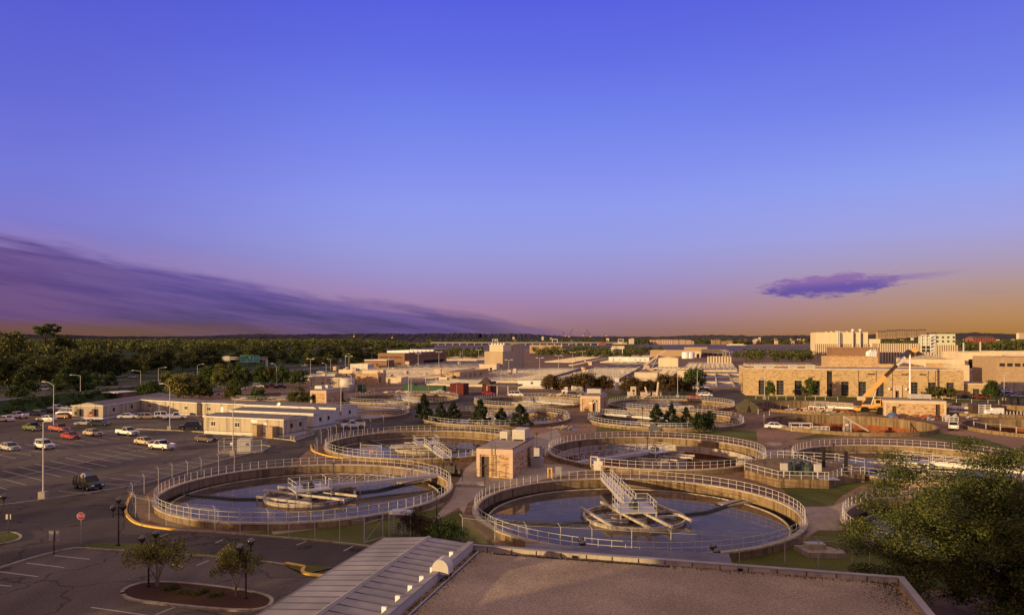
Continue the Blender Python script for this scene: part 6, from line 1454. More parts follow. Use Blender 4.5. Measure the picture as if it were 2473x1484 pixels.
def paint(nm):
    cols = dict(white=(.78, .76, .72), silver=(.46, .45, .44), gold=(.55, .43, .28), red=(.40, .03, .035), maroon=(.20, .03, .03), brick=(.42, .10, .06), green=(.12, .15, .06), dkgreen=(.028, .036, .022), black=(.016, .015, .016), dark=(.045, .042, .048), teal=(.10, .15, .16), tan=(.45, .36, .25), brown=(.10, .055, .035), orange=(.5, .13, .04), blue=(.04, .06, .13))
    if nm not in PAINT: PAINT[nm] = pm('car_paint_'+nm, tuple(x*.93 for x in cols[nm]), tuple(min(1, x*1.05) for x in cols[nm]), 1.2, .42, .0, coat=.18)
    return PAINT[nm]
VME = {}
def vmesh(kind, col):
    k = (kind, col)
    if k in VME: return VME[k]
    ln, w, wr, wx, out, gb, gt, z0, z1 = SPEC[kind]
    P = paint(col); b = MB(); prism_y(b, out, w)
    # roof skin and pillars over the glass
    rw_ = w-.20
    if kind == 'pickup':
        b.box(gt[0]-.02, gt[1]+.02, -rw_, rw_, z1-.03, z1+.02)
        # bed: hollow between side rails
        b.box(-2.6, -.55, -w+.06, -w+.14, 1.05, 1.22).box(-2.6, -.55, w-.14, w-.06, 1.05, 1.22).box(-2.62, -2.54, -w+.06, w-.06, 1.0, 1.22)
    else: b.box(gt[0]-.02, gt[1]+.02, -rw_, rw_, z1-.03, z1+.02)
    w0 = w-.06
    for s in (-1, 1):
        xs = [(gb[0], gt[0]), (gb[1], gt[1])]
        if kind != 'pickup':
            m_ = (gb[0]*.5+gb[1]*.5, gt[0]*.5+gt[1]*.5); xs.append(m_)
            if kind in ('wagon', 'suv', 'jeep', 'van'): xs.append((gb[0]*.78+gb[1]*.22, gt[0]*.78+gt[1]*.22))
        for xb, xt in xs: b.bar((xb, s*(w0+.005), z0-.03), (xt, s*(rw_+.01), z1), .07, .07)
    if kind == 'jeep': b.box(-1.9, .3, -.6, .6, z1+.06, z1+.09)
    g = MB(); frust(g, gb, gt, w-.07, w-.21, z0-.02, z1-.02)
    body, glass = b.mesh('body', P), g.mesh('windows', M['glass'])
    bed = MB().box(-2.5, -.6, -w+.16, w-.16, 1.085, 1.10).mesh('bed', M['black']) if kind == 'pickup' else None
    ty = MB().lathe([(wr*.55, -.11), (wr*.95, -.12), (wr, -.07), (wr, .07), (wr*.95, .12), (wr*.55, .11)], n=18).mesh('tyre', M['black'])
    rm = MB().lathe([(.02, -.115), (wr*.6, -.105), (wr*.62, .105), (.02, .115)], n=12).mesh('rim', M['rim'])
    fz = out[2][1]+.13
    hl = MB().box(-.04, .05, -.17, .17, -.08, .08).mesh('headlight', M['lamp']); tl = MB().box(-.05, .04, -.13, .13, -.11, .11).mesh('tail_light', M['tail'])
    bp = MB().box(-.07, .07, -w+.06, w-.06, -.09, .09).mesh('bumper', M['rim'] if kind in ('pickup', 'jeep') else P)
    gr = MB().box(-.03, .03, -.4, .4, -.09, .09).mesh('grille', M['black'])
    VME[k] = (body, glass, bed, ty, rm, hl, tl, bp, gr, ln, w, wr, wx, out); return VME[k]
def vehicle(kind, col, p, hd, label, group='parked vehicles', far=False, cat=None):
    body, glass, bed, ty, rm, hl, tl, bp, gr, ln, w, wr, wx, out = vmesh(kind, col)
    nm = dict(sedan='parked_car', wagon='estate_car', suv='suv', jeep='boxy_suv', pickup='pickup_truck', van='passenger_van')[kind]
    t = thing(nm, label, cat or dict(sedan='car', wagon='car', suv='suv', jeep='suv', pickup='pickup truck', van='van')[kind], (*p, 0.02), R(hd), group)
    link('body', body, t); link('windows', glass, t)
    if bed: link('bed', bed, t)
    for x in wx:
        for s in (-1, 1):
            o = link('wheel', ty, t, (x, s*(w-.09), wr), (R(90), 0, 0))
            if not far: link('rim', rm, o)
    if not far:
        fx = out[2][0]; bx = out[-1][0]
        zf = out[2][1]+.16; zb = out[-1][1]+.12
        for s in (-1, 1):
            link('headlight', hl, t, (fx-.03, s*(w-.30), zf)); link('tail_light', tl, t, (bx+.03, s*(w-.24), zb))
        link('bumper', bp, t, (fx, 0, out[1][1]+.14)); link('bumper', bp, t, (bx, 0, out[1][1]+.14)); link('grille', gr, t, (fx-.0, 0, zf))
    return t
def car(k, x, y, kind, col, hd, label, far=False, group='parked vehicles', Y=None):
    uv = A(k, x, y)
    p = G(uv) if Y is None else (XY(uv[0], Y), Y)
    p = (p[0], p[1]+.9)
    return vehicle(kind, col, p, hd, label, group, far)
car(5, 830, 262, 'suv', 'dkgreen', -33, 'dark green suv standing alone by the lot kerb')
car(1, 62, 1382, 'sedan', 'silver', -32, 'silver car cut by the left picture edge in the lot')
car(1, 405, 1370, 'jeep', 'white', -33, 'white boxy suv with a roof rack behind the tall lamp pole')
car(1, 668, 1268, 'sedan', 'red', -33, 'red coupe in the middle of the lot')
car(1, 890, 1236, 'sedan', 'tan', -30, 'pale tan saloon beside the red coupe')
car(1, 300, 1186, 'pickup', 'green', 150, 'olive green pickup with a dark tall load')
car(1, 558, 1196, 'pickup', 'brick', -30, 'brick red pickup parked behind the lamp pole')
car(1, 1228, 1234, 'pickup', 'white', -28, 'white pickup with a brown lower stripe in the lot')
car(1, 1402, 1324, 'sedan', 'gold', -32, 'golden saloon just behind the white pickup')
car(1, 1567, 1376, 'pickup', 'white', 150, 'white pickup with a dark bed beside the golden saloon')
car(1, 2005, 1296, 'sedan', 'brown', -28, 'dark brown saloon with a pale bonnet near the trailers')
car(1, 1848, 1176, 'suv', 'black', 195, 'black suv driving with bright headlights before the trailers')
car(1, 155, 1066, 'pickup', 'white', 165, 'white pickup with a dark bed at the far west row')
car(1, 340, 1036, 'wagon', 'teal', 165, 'pale estate car with teal roof in the far west row')
car(1, 470, 1018, 'sedan', 'black', 170, 'black car squeezed between white vehicles in the west row')
car(1, 548, 992, 'pickup', 'white', 165, 'white pickup behind the black car in the west row')
car(1, 635, 1040, 'van', 'white', 170, 'long white van next to the trailer gable')
car(1, 432, 1092, 'sedan', 'white', 172, 'white saloon beside the lamp pole in the west aisle')
car(1, 590, 1064, 'sedan', 'maroon', 170, 'maroon car with raised dark bonnet near the trailer gable')
car(1, 20, 1095, 'sedan', 'white', 165, 'white car at the picture edge in the west aisle')
car(1, 825, 1134, 'sedan', 'silver', 188, 'silver saloon behind the dark grey one')
car(1, 955, 1138, 'sedan', 'dark', 8, 'dark grey saloon before the trailer gable')
car(1, 1240, 1068, 'sedan', 'white', 14, 'white saloon parked along the long trailer')
car(1, 1432, 1070, 'wagon', 'tan', 20, 'tan estate car with sunlit tail by the slant shadowed trailer')
car(1, 1590, 1066, 'jeep', 'white', 22, 'white boxy suv between the tan estate and a pickup')
car(1, 1700, 1076, 'pickup', 'white', 24, 'white pickup seen from its sunlit tailgate by the trailer')
car(2, 985, 1162, 'pickup', 'white', 200, 'white pickup at the end of the rear office trailer')
car(3, 120, 852, 'van', 'white', -8, 'white passenger van with many side windows behind the tank rim')
car(3, 1985, 848, 'sedan', 'white', -8, 'white saloon parked beyond the railed tank')
car(3, 1870, 870, 'sedan', 'red', -4, 'red car right behind the tank railing')
car(3, 1985, 812, 'suv', 'dark', 10, 'dark suv under the tall green tree')
car(3, 1960, 826, 'wagon', 'silver', 0, 'silver estate car between the dark suv and the white saloon')
car(4, 195, 1098, 'sedan', 'white', -14, 'white hatchback at the rim of the empty red tank')
car(4, 1845, 1106, 'pickup', 'white', 60, 'white pickup seen from behind on the dirt yard')
car(4, 1920, 824, 'sedan', 'black', 178, 'black saloon at the foot of the brick annex')
car(4, 2085, 822, 'pickup', 'maroon', 172, 'maroon pickup beside the round tree at the annex')
for x, y, c_, hd, lab in ((2310, 766, 'white', 170, 'white car in the right car park'), (2280, 744, 'silver', 170, 'silver car behind the white one in the right car park'), (2390, 800, 'maroon', 165, 'maroon car in the right car park'), (2440, 806, 'silver', 165, 'silver car at the picture edge in the right car park'), (2330, 790, 'dark', 168, 'dark car in front of the white one in the right car park')):
    car(4, x, y, 'sedan', c_, hd, lab, far=True)
car(4, 1955, 630, 'pickup', 'white', -10, 'white pickup on the far lawn behind the brick building', far=True, Y=345)
for k, x, y, kd, c_, hd, lab in ((1, 1295, 668, 'suv', 'silver', 60, 'silver suv driving on the highway'), (1, 1140, 664, 'sedan', 'white', 60, 'white car on the highway ahead of the silver suv'), (1, 1030, 738, 'pickup', 'white', 55, 'white truck among trees on the highway'),
                           (1, 420, 792, 'van', 'white', 50, 'white van on the highway behind the fence posts'), (1, 1900, 636, 'sedan', 'blue', 70, 'blue car far along the highway'), (1, 2090, 834, 'sedan', 'silver', 40, 'silver car turning on the ramp behind the trees'),
                           (1, 2190, 770, 'sedan', 'white', 20, 'white car under the trees by the ramp'), (1, 2360, 782, 'sedan', 'white', 20, 'white car with lit tail lamps by the ramp'), (1, 1620, 745, 'van', 'white', 60, 'white van on the ramp beside the lamp pole'),
                           (2, 55, 764, 'suv', 'white', 10, 'white suv parked below the tall lamp pole'), (2, 180, 766, 'pickup', 'maroon', 10, 'dark red pickup parked below the olive tree'), (2, 280, 768, 'sedan', 'dark', 10, 'dark car parked under the trees'),
                           (2, 672, 618, 'sedan', 'white', 5, 'white car on the inner road, first of two'), (2, 705, 616, 'sedan', 'silver', 5, 'silver car on the inner road behind the white one'), (2, 1895, 508, 'suv', 'blue', 80, 'blue car beyond the pipe trenches'),
                           (2, 650, 762, 'sedan', 'dark', 5, 'dark car parked before the grey shaded trailer'), (2, 745, 764, 'pickup', 'white', 5, 'white pickup parked before the grey shaded trailer'), (2, 2320, 832, 'sedan', 'red', 0, 'red and white car behind the railed tank')):
    car(k, x, y, kd, c_, hd, lab, far=True)
# flatbed and crane trucks
def flatbed(p, hd, label, load):
    t = thing('flatbed_truck', label, 'truck', (*p, 0), R(hd))
    MB().box(-4.5, 1.2, -1.15, 1.15, .95, 1.15).build('bed', M['signback'], t)
    c_ = MB(); prism_y(c_, [(1.3, .6), (3.4, .6), (3.5, 1.2), (3.35, 1.5), (2.6, 1.65), (2.3, 2.5), (1.35, 2.55)], 1.05); c_.build('cab', paint('white'), t)
    frust(MB(), (1.5, 2.62), (1.5, 2.32), 1.07, 1.0, 1.65, 2.35).build('cab_window', M['glass'], t)
    for x in (-3.6, -2.5, 2.6):
        for s in (-1, 1): MB().lathe([(.05, -.14), (.48, -.14), (.5, 0), (.48, .14), (.05, .14)], n=14).build('wheel', M['black'], t, loc=(x, s*1.0, .5), rot=(R(90), 0, 0))
    if load == 'tank': MB().lathe([(.05, -2.2), (.8, -2.1), (.95, -1.8), (.95, 1.8), (.8, 2.1), (.05, 2.2)], n=14).build('load_tank', M['hvac'], t, loc=(-2.2, 0, 2.1), rot=(0, R(90), 0))
    if load == 'winch': MB().box(-3, .8, -.6, .6, 1.15, 2.2).tube((-2.6, 0, 2.2), (-1, 0, 4.4), .18).box(-.2, .9, -1, 1, 1.152, 2.9).build('winch', paint('white'), t)
    return t
def gY(k, x, y): return G(A(k, x, y))
flatbed(gY(3, 840, 838), 4, 'white cab flatbed truck behind the tank by the rust brown trees', 'none')
flatbed(gY(3, 660, 822), 178, 'old tank truck parked under the rust brown trees', 'tank')
q_ = A(4, 2075, 596); flatbed((XY(q_[0], 380), 380), 170, 'white winch truck on the far lawn before the cream warehouse', 'winch')
# mobile crane
cp = G(A(4, 1060, 958)); CRN = thing('mobile_crane', 'orange rough terrain crane with a raised boom on the rim of the empty tank', 'crane', (*cp, 0), R(-8))
fr_ = MB(); prism_y(fr_, [(-4.0, .9), (3.4, .9), (3.7, 1.3), (3.4, 1.75), (-3.8, 1.75), (-4.2, 1.3)], 1.25); fr_.build('chassis', M['orange'], CRN)
for x in (-2.0, 2.1):
    for s in (-1, 1):
        o = MB().lathe([(.5, -.3), (.95, -.32), (1.02, -.15), (1.02, .15), (.95, .32), (.5, .3)], n=20).build('wheel', M['black'], CRN, loc=(x, s*1.35, 1.02), rot=(R(90), 0, 0))
        MB().lathe([(.04, -.28), (.52, -.26), (.52, .26), (.04, .28)], n=14).build('rim', M['orange'], o)
        MB().box(x-1.25, x+1.25, s*1.35-.35, s*1.35+.35, 2.08, 2.2).build('mudguard', M['orange'], CRN)
MB().box(-3.0, 1.6, -1.15, 1.15, 1.95, 2.55).lathe([(1.2, 1.752), (1.2, 1.948)], n=18).build('turntable', M['orange'], CRN); MB().box(-2.6, 2.6, -1.27, -1.255, 1.05, 1.6).box(-.8, .7, -1.3, -1.28, 1.1, 1.7).build('side_locker', M['dboom'], CRN)
MB().box(-4.1, -2.7, -1.15, 1.15, 2.2, 3.2).box(-3.9, -3.1, -1.0, 1.0, 3.203, 3.7).build('counterweight', M['door'], CRN); MB().box(-3.4, -1.7, -1.1, .3, 3.705, 4.7).build('engine_cover', M['frameconc'], CRN)
cc_ = MB().box(.6, 2.0, -1.6, -.4, 2.3, 4.1).build('cab', M['orange'], CRN); MB().box(.75, 1.85, -1.63, -1.605, 3.0, 3.9).box(2.003, 2.03, -1.45, -.55, 2.9, 3.9).build('cab_window', M['glass'], cc_)
# boom: foot behind the cab, tip above; the hull of each section is a real box
def cw(k, x, y): uv = A(k, x, y); return Vector((XY(uv[0], cp[1]), cp[1], ZY(uv[1], cp[1])))
inv = Matrix.Rotation(R(8), 3, 'Z')
def loc_(v): return inv @ (v-Vector((*cp, 0)))
bf, bm_, bt = loc_(cw(4, 965, 850)), loc_(cw(4, 1188, 612)), loc_(cw(4, 1415, 376))
bf.y = bm_.y = bt.y = .2
b1 = MB().bar(bf, bf+(bm_-bf)*1.0, .85, 1.05).build('lower_boom', M['orange'], CRN)
b2_ = MB().bar(bm_-(bm_-bf).normalized()*.5, bt, .7, .8).build('upper_boom', M['dboom'], CRN)
MB().bar(bt, bt+Vector((1.0, 0, .5)), .5, .9).tube(bt+Vector((.9, -.5, .1)), bt+Vector((.9, .5, .1)), .55, None, 12).build('boom_head', M['orange'], CRN)
MB().tube(loc_(cw(4, 1062, 890))+Vector((0, 0, 0)), loc_(cw(4, 1120, 705)), .22, .16, 8).build('luffing_cylinder', M['galv'], CRN)
dirb = (bt-bm_).normalized(); mid = bm_+(bt-bm_)*.60; angb = math.atan2(dirb.z, dirb.x)
wp = MB().box(-1.45, 1.45, -.03, 0, -.36, .36).build('name_plate', M['white'], b2_, loc=(mid.x, mid.y-.365, mid.z), rot=(0, -angb, 0))
lettering('GROVE', .72, wp, (0, -.035, 0), (R(90), 0, 0), M['dboom'], .003)
lp = bf+(bm_-bf)*.5
hk = MB().tube(bt+Vector((1.0, 0, -.4)), bt+Vector((1.0, 0, -3.2)), .04, None, 4).box(bt.x+.8, bt.x+1.2, bt.y-.15, bt.y+.15, bt.z-3.8, bt.z-3.2).build('hook_block', M['orange'], CRN)
# small crane in the filter beds
q_ = G(A(3, 1440, 608)); t = thing('mobile_crane', 'small tan orange crane with a slanting boom left of the tall tan shed', 'crane', (*q_, 0), 0)
MB().box(-4.5, 4, -1.3, 1.3, .9, 2.4).box(-4, -1, -1.2, 1.2, 2.403, 4.2).build('chassis', M['fascia'], t); MB().bar((-3.5, 0, 4.2), (9.0, 0, 13.2), .8, 1.0).build('boom', M['fascia'], t)
for x in (-3, 2.6):
    for s in (-1, 1): MB().lathe([(.05, -.3), (1, -.3), (1, .3), (.05, .3)], n=14).build('wheel', M['black'], t, loc=(x, s*1.3, 1), rot=(R(90), 0, 0))
MB().bar((.5, -.8, 2.4), (4.6, -.8, 10.4), .3, .3).build('boom_strut', M['galv'], t)

# ------------------------------------------------------------------ lamps, poles, signs
def cobra(base, top, arms, label, foot=False, Y=None, r=.10, group='cobra head street lamps', double=False):
    p = G(base) if Y is None else (XY(base[0], Y), Y)
    h = ZY(top[1], p[1]); t = thing('street_lamp', label, 'street lamp', (*p, 0), 0, group); k = p[1]/FPX
    r = max(r, .55*k)
    MB().tube((0, 0, 0), (0, 0, h), r, r*.65, 8).build('pole', M['galv'], t)
    if foot: MB().box(-.42, .42, -.42, .42, 0, .95).build('concrete_foot', M['kerb'], t)
    for tip in arms:
        e = Vector((XY(tip[0], p[1])-p[0], 0, ZY(tip[1], p[1])))
        MB().path([(0, 0, h-.1), (e.x*.4, 0, h+(e.z-h)*.75), (e.x*.85, 0, e.z)], r*.5, 6).build('arm', M['galv'], t)
        hd = MB(); s = 1 if e.x > 0 else -1
        hd.add([(0, -.18, -.05), (s*1.0, -.14, -.05), (s*1.0, .14, -.05), (0, .18, -.05), (0, -.1, .14), (s*.8, -.1, .12), (s*.8, .1, .12), (0, .1, .14)], [(0, 3, 2, 1), (4, 5, 6, 7), (0, 1, 5, 4), (1, 2, 6, 5), (2, 3, 7, 6), (3, 0, 4, 7)])
        o = hd.build('lamp_head', M['hvac'], t, loc=(e.x*.82, 0, e.z)); o.scale = (1, max(1, 2.2*k/.3), max(1, 1.4*k/.2))
    if double:
        MB().bar((-1.6*max(1, k*4), 0, h), (1.6*max(1, k*4), 0, h), r*1.2, r*1.2).build('cross_arm', M['galv'], t)
        for s in (-1, 1): MB().box(-.5*max(1, k*4), .5*max(1, k*4), -.3, .3, -.25*max(1, k*3), .1).build('lamp_head', M['hvac'], t, loc=(s*1.3*max(1, k*4), 0, h+.2))
    return t
for k, bx, by, tx, ty, arms, lab, ft_ in (
    (1, 527, 1136, 527, 738, ((432, 704),), 'street lamp with a curved arm between the west parked cars', 0), (1, 790, 892, 790, 642, ((695, 636),), 'street lamp behind the sunlit trailer gable', 1),
    (1, 1381, 765, 1381, 598, ((1299, 592),), 'street lamp over the highway, arm to the left above the round tree', 0), (1, 1555, 738, 1555, 572, ((1629, 562),), 'street lamp at the ramp, arm to the right', 1),
    (1, 1667, 1178, 1667, 762, ((1592, 722),), 'street lamp with concrete foot before the slant shadowed trailer', 1), (1, 1937, 690, 1937, 545, ((1994, 530),), 'street lamp left of the highway sign backs', 0),
    (1, 2287, 1428, 2287, 918, ((2385, 862),), 'tall lamp beside the fenced transformer', 1), (2, 874, 1148, 874, 764, ((965, 722),), 'tall lamp beside the white pickup at the trailer end', 1),
    (2, 728, 690, 728, 530, ((700, 520),), 'slim lamp before the long tan brick building, head to the left', 0), (2, 773, 586, 773, 485, ((745, 478),), 'lamp by the small tan guard hut', 0),
    (2, 917, 547, 917, 436, ((948, 432),), 'lamp on the green verge below the wood', 0), (2, 1053, 470, 1053, 428, ((1084, 422),), 'short far lamp at the wood edge', 0), (2, 1177, 480, 1177, 425, ((1207, 417),), 'far lamp beside the brown building roof', 0),
    (2, 1340, 642, 1340, 440, (), 'plain rusty pole in front of the brown building', 0), (2, 1562, 860, 1562, 560, ((1545, 550), (1585, 570)), 'lamp pole with a box behind the green containers', 0),
    (2, 1600, 660, 1600, 545, ((1628, 525),), 'lamp with a rising arm over the cream beds', 0), (2, 2045, 548, 2045, 402, (), 'slim pole by the brown building end', 0), (2, 2065, 472, 2065, 395, (), 'far slim pole near the river trees', 0),
    (2, 242, 768, 242, 558, ((200, 525),), 'tall pole among the trees below the green highway sign', 0), (2, 2445, 730, 2445, 560, (), 'pole against the brick porch of the beige block', 0),
    (3, 1705, 856, 1705, 640, (), 'plain grey pole in front of the big reddish tree', 1), (3, 1898, 832, 1898, 592, ((1920, 580),), 'thin lamp pole in front of the dark green tree', 1),
    (3, 1067, 745, 1067, 600, (), 'thin pole at the right end of the rust brown trees', 0), (4, 79, 824, 82, 560, ((95, 552),), 'slim lamp in front of the brick building by the small street tree', 1),
    (4, 2290, 832, 2290, 600, ((2312, 580),), 'slim lamp in the right car park', 1), (2, 1538, 968, 1538, 655, (), 'tall bare pole standing on the tank rim walkway', 1)):
    cobra(A(k, bx, by), A(k, tx, ty), [A(k, *a) for a in arms], lab, bool(ft_))
cobra(A(5, 425, 345), A(1, 418, 1098), [A(1, 442, 1090)], 'tall lamp with a pale concrete foot nearest the dark green suv', True)
for k, bx, by, ty, lab, Yd in ((2, 575, 690, 480, 'twin headed lamp left of the long tan brick building', 345), (2, 952, 600, 455, 'twin headed lamp above the long tan brick building', 360), (2, 1632, 590, 425, 'twin headed lamp before the brown building end', 450), (2, 1835, 640, 412, 'twin headed lamp in the pipe trenches', 430), (2, 2225, 470, 390, 'twin headed lamp left of the beige block', 620),
                         (3, 48, 735, 490, 'twin headed lamp nearest the shaded side of the beige block', 330), (3, 351, 700, 470, 'twin headed lamp behind the white site trailer', 345), (3, 535, 655, 445, 'twin headed lamp above the rust brown trees', 380), (3, 675, 612, 415, 'twin headed lamp beside the diagonal pipe row', 440), (3, 773, 520, 405, 'twin headed lamp in the distant beds', 620),
                         (3, 1340+810, 470, 395, 'twin headed lamp left of three by the ribbed hall', 690), (3, 2177, 480, 400, 'twin headed lamp in the middle of three by the ribbed hall', 660), (3, 2215, 485, 412, 'twin headed lamp right of three by the ribbed hall', 640), (3, 575, 450, 385, 'twin headed lamp by the riverside building', 800)):
    cobra(A(k, bx, by), A(k, bx, ty), [], lab, False, Yd, group='twin headed area lamps', double=True)
# white flag pole
q_ = A(4, 1422, 815); t = thing('flag_pole', 'tall white flag pole in front of the brick building', 'flag pole', (XY(q_[0], 240), 240, 0)); MB().tube((0, 0, 0), (0, 0, ZY(A(4, 1422, 388)[1], 240)), .32, .24, 10).build('pole', M['white'], t); MB().tube((0, 0, ZY(A(4, 1422, 388)[1], 240)), (0, 0, ZY(A(4, 1422, 318)[1], 240)), .12, .08, 8).build('mast_top', M['hvac'], t); MB().sphere((0, 0, ZY(A(4, 1422, 316)[1], 240)), .2, 10, 8).build('finial', M['ybarrel'], t)
# smoked globe lamps
def globes(p, z0, arms, label, h=None, gr=.30, rz=0):
    t = thing('globe_lamp', label, 'globe lamp', (*p, 0), rz, 'smoked globe lamps')
    top = any(len(a) == 3 for a in arms)
    zt = max(a[1] for a in arms)
    MB().tube((0, 0, 0), (0, 0, zt-.35 if top else z0), .075, .06, 8).lathe([(.16, 0), (.16, .25), (.08, .35)], n=10).build('post', M['darkm'], t)
    for a in arms:
        dx_, z = a[0], a[1]; dy_ = a[2] if len(a) > 3 else 0
        if len(a) != 3: MB().path([(0, 0, z0-.1), (dx_, dy_, z0-.1)], .035, 6).tube((dx_, dy_, z0-.45), (dx_, dy_, z-gr*.9), .045).build('arm', M['darkm'], t)
        o = MB().sphere((0, 0, 0), gr, 20, 14).build('globe', M['globe'], t, True, loc=(dx_, dy_, z)); MB().lathe([(.13, -gr-.03), (.13, -gr*.8), (.05, -gr*.5), (.05, 0)], n=10).build('lamp_base', M['darkm'], o)
    return t
g1 = G(A(5, 1163, 812)); k_ = g1[1]/FPX
def zz(k, y, p): return ZY(A(k, 0, y)[1], p[1])
globes(g1, zz(5, 485, g1), ((0.02, zz(5, 355, g1), 0), (-.52, zz(5, 430, g1)), (.46, zz(5, 422, g1)), (.05, zz(5, 430, g1), .5, 0)[:2] if False else (.46, zz(5, 422, g1))), 'three globe lamp on the grass island by the stop sign', gr=.31)
g2 = G(A(5, 1458, 1215)); globes(g2, zz(5, 785, g2), ((-.53, zz(5, 732, g2)), (.43, zz(5, 693, g2), .3, 0)), 'twin globe lamp behind the two stemmed golden tree', gr=.29)
g3 = G(A(5, 2413, 1332)); globes(g3, zz(5, 868, g3), ((-.46, zz(5, 818, g3)), (.28, zz(5, 772, g3), .3, 0)), 'twin globe lamp beside the sparse golden tree', gr=.29)
g4 = (XY(A(5, -52, 780)[0], 72), 72.0); globes(g4, zz(5, 370, g4), ((0, zz(5, 238, g4), 0), (.86, zz(5, 322, g4)), (-.5, zz(5, 322, g4))), 'globe lamp cut by the left picture edge', gr=.31)
g5 = (XY(1404, 63), 63.0); globes(g5, ZY(1330, 63), ((-.02, ZY(1302, 63)), (.03, ZY(1311, 62.4), -.6, 0)), 'globe lamp peeping over the canopy, on the left', gr=.31)
g6 = (XY(1724.5, 60.5), 60.5); globes(g6, ZY(1350, 60.5), ((-.04, ZY(1319, 60.5)), (.04, ZY(1331, 59.9), -.6, 0)), 'globe lamp peeping over the canopy, on the right', gr=.31)
# small bronze path lamps
pl_me = MB().tube((0, 0, 0), (0, 0, 3.3), .06, .05, 7).mesh('post', M['darkm']); pc_me = MB().lathe([(.05, 3.2), (.12, 3.3), (.12, 3.42), (.34, 3.44), (.30, 3.52), (.04, 3.56)], n=12).mesh('lamp_cap', M['darkm'])
def path_lamp(base, top, label):
    p = G(base); h = (base[1]-top[1])*p[1]/FPX; t = thing('path_lamp', label, 'path lamp', (*p, 0), 0, 'bronze path lamps'); t.scale = (1, 1, h/3.55)
    link('post', pl_me, t); link('lamp_cap', pc_me, t)
for k, x, yb, yt, lab in ((2, 852, 1484, 1285, 'bronze path lamp left of the framed gate'), (6, 800, 190, -10, 'bronze path lamp inside the rails of the tank by the suv'), (6, 1812, 592, 285, 'tall bronze path lamp by the shrubs and the walkway'), (6, 2283, 290, 12, 'bronze path lamp between hut and near tank'),
                       (2, 1768, 1590, 1315, 'bronze path lamp before the bridge of the tank behind the hut'), (2, 1771, 1250, 1180, 'bronze path lamp at the centre bridge of the tank behind the hut'), (3, 463, 1275, 1135, 'bare bronze post beside the dirt path'), (3, 321, 1415, 1203, 'bronze path lamp on the concrete path right of the hut'),
                       (3, 740, 1484, 1340, 'bronze path lamp at the rim of the drained tank, left one'), (3, 942, 1484, 1345, 'bronze path lamp at the rim of the drained tank, right one'), (3, 1407, 1414, 1248, 'bronze path lamp in the middle of the drained tank'), (3, 1873, 1500, 1368, 'bronze path lamp in front of the drained tank'),
                       (3, 1188, 910, 850, 'far bronze path lamp at the third ring of tanks'), (3, 1862, 960, 845, 'far bronze path lamp before the red car'), (3, 468, 985, 830, 'far bronze path lamp between the pines and the van'), (3, 1360, 1150, 960, 'thin bronze path lamp by the slim pines'),
                       (4, 262, 1420, 1268, 'path lamp on the walkway by the pump platform, left one'), (4, 316, 1400, 1250, 'path lamp on the walkway by the pump platform, right one'), (4, 716, 1450, 1238, 'pale headed path lamp on the pump platform'), (7, 1177, 330, 155, 'bronze path lamp at the bridge of the near tank')):
    path_lamp(A(k, x, yb), A(k, x, yt), lab)
# plate signs seen from behind
def plate(k, x, yb, x0, x1, y0, y1, label):
    p = G(A(k, x, yb)); s = p[1]/FPX; t = thing('road_sign', label, 'road sign', (*p, 0)); k_ = .24607*s
    MB().box(-.04, .04, 0, .06, 0, zz(k, y0, p)).build('sign_post', M['darkm'], t)
    MB().box((x0-x)*k_, (x1-x)*k_, .065, .085, zz(k, y1, p), zz(k, y0, p)).build('sign_plate', M['signback'], t)
plate(5, 529, 892, 474, 577, 660, 755, 'large blank sign back on a post beside the stall lines'); plate(5, 80, 685, 52, 104, 497, 545, 'small double sign back on the little grass island')
p = G(A(1, 885, 1120)); t = thing('warning_sign', 'small red stop board beside the dark grey saloon', 'sign', (*p, 0)); MB().box(-.03, .03, 0, .05, 0, 2.2).build('sign_post', M['darkm'], t); pl_ = MB().box(-.55, .55, -.03, -.005, 1.8, 2.5).build('board', M['stopred'], t); lettering('STOP', .36, pl_, (0, -.035, 2.15), (R(90), 0, 0), M['white'])
# highway gantry
Yg = 500.0; gx = lambda x: XY(608.5*0+ (820+x/2473*260)*.6085, Yg); gz = lambda y: ZY((1390+y/951*100)*.6085, Yg)
t = thing('sign_gantry', 'highway gantry with green direction signs and blank sign backs', 'sign gantry', (gx(0), Yg, 0)); ox = gx(0)
fb_ = MB()
for y in (262, 330): fb_.box(gx(-30)-ox, gx(2300)-ox, -.25, .25, gz(y)-.25, gz(y)+.25)
for x in (20, 2250, 2295): fb_.box(gx(x)-ox-.3, gx(x)-ox+.3, -.3, .3, 0, gz(330))
fb_.build('truss', M['galv'], t)
for x0, x1, y0, y1 in ((205, 520, 200, 405), (205, 310, 158, 200.5), (570, 855, 215, 380)):
    MB().box(gx(x0)-ox, gx(x1)-ox, .3, .45, gz(y1), gz(y0)).build('sign_back', M['hvac'], t)
MB().box(gx(1240)-ox, gx(2020)-ox, -1.3, -.2, gz(440), gz(420)).box(gx(480)-ox, gx(875)-ox, .5, 1.2, gz(408), gz(396)).build('catwalk', M['galv'], t)
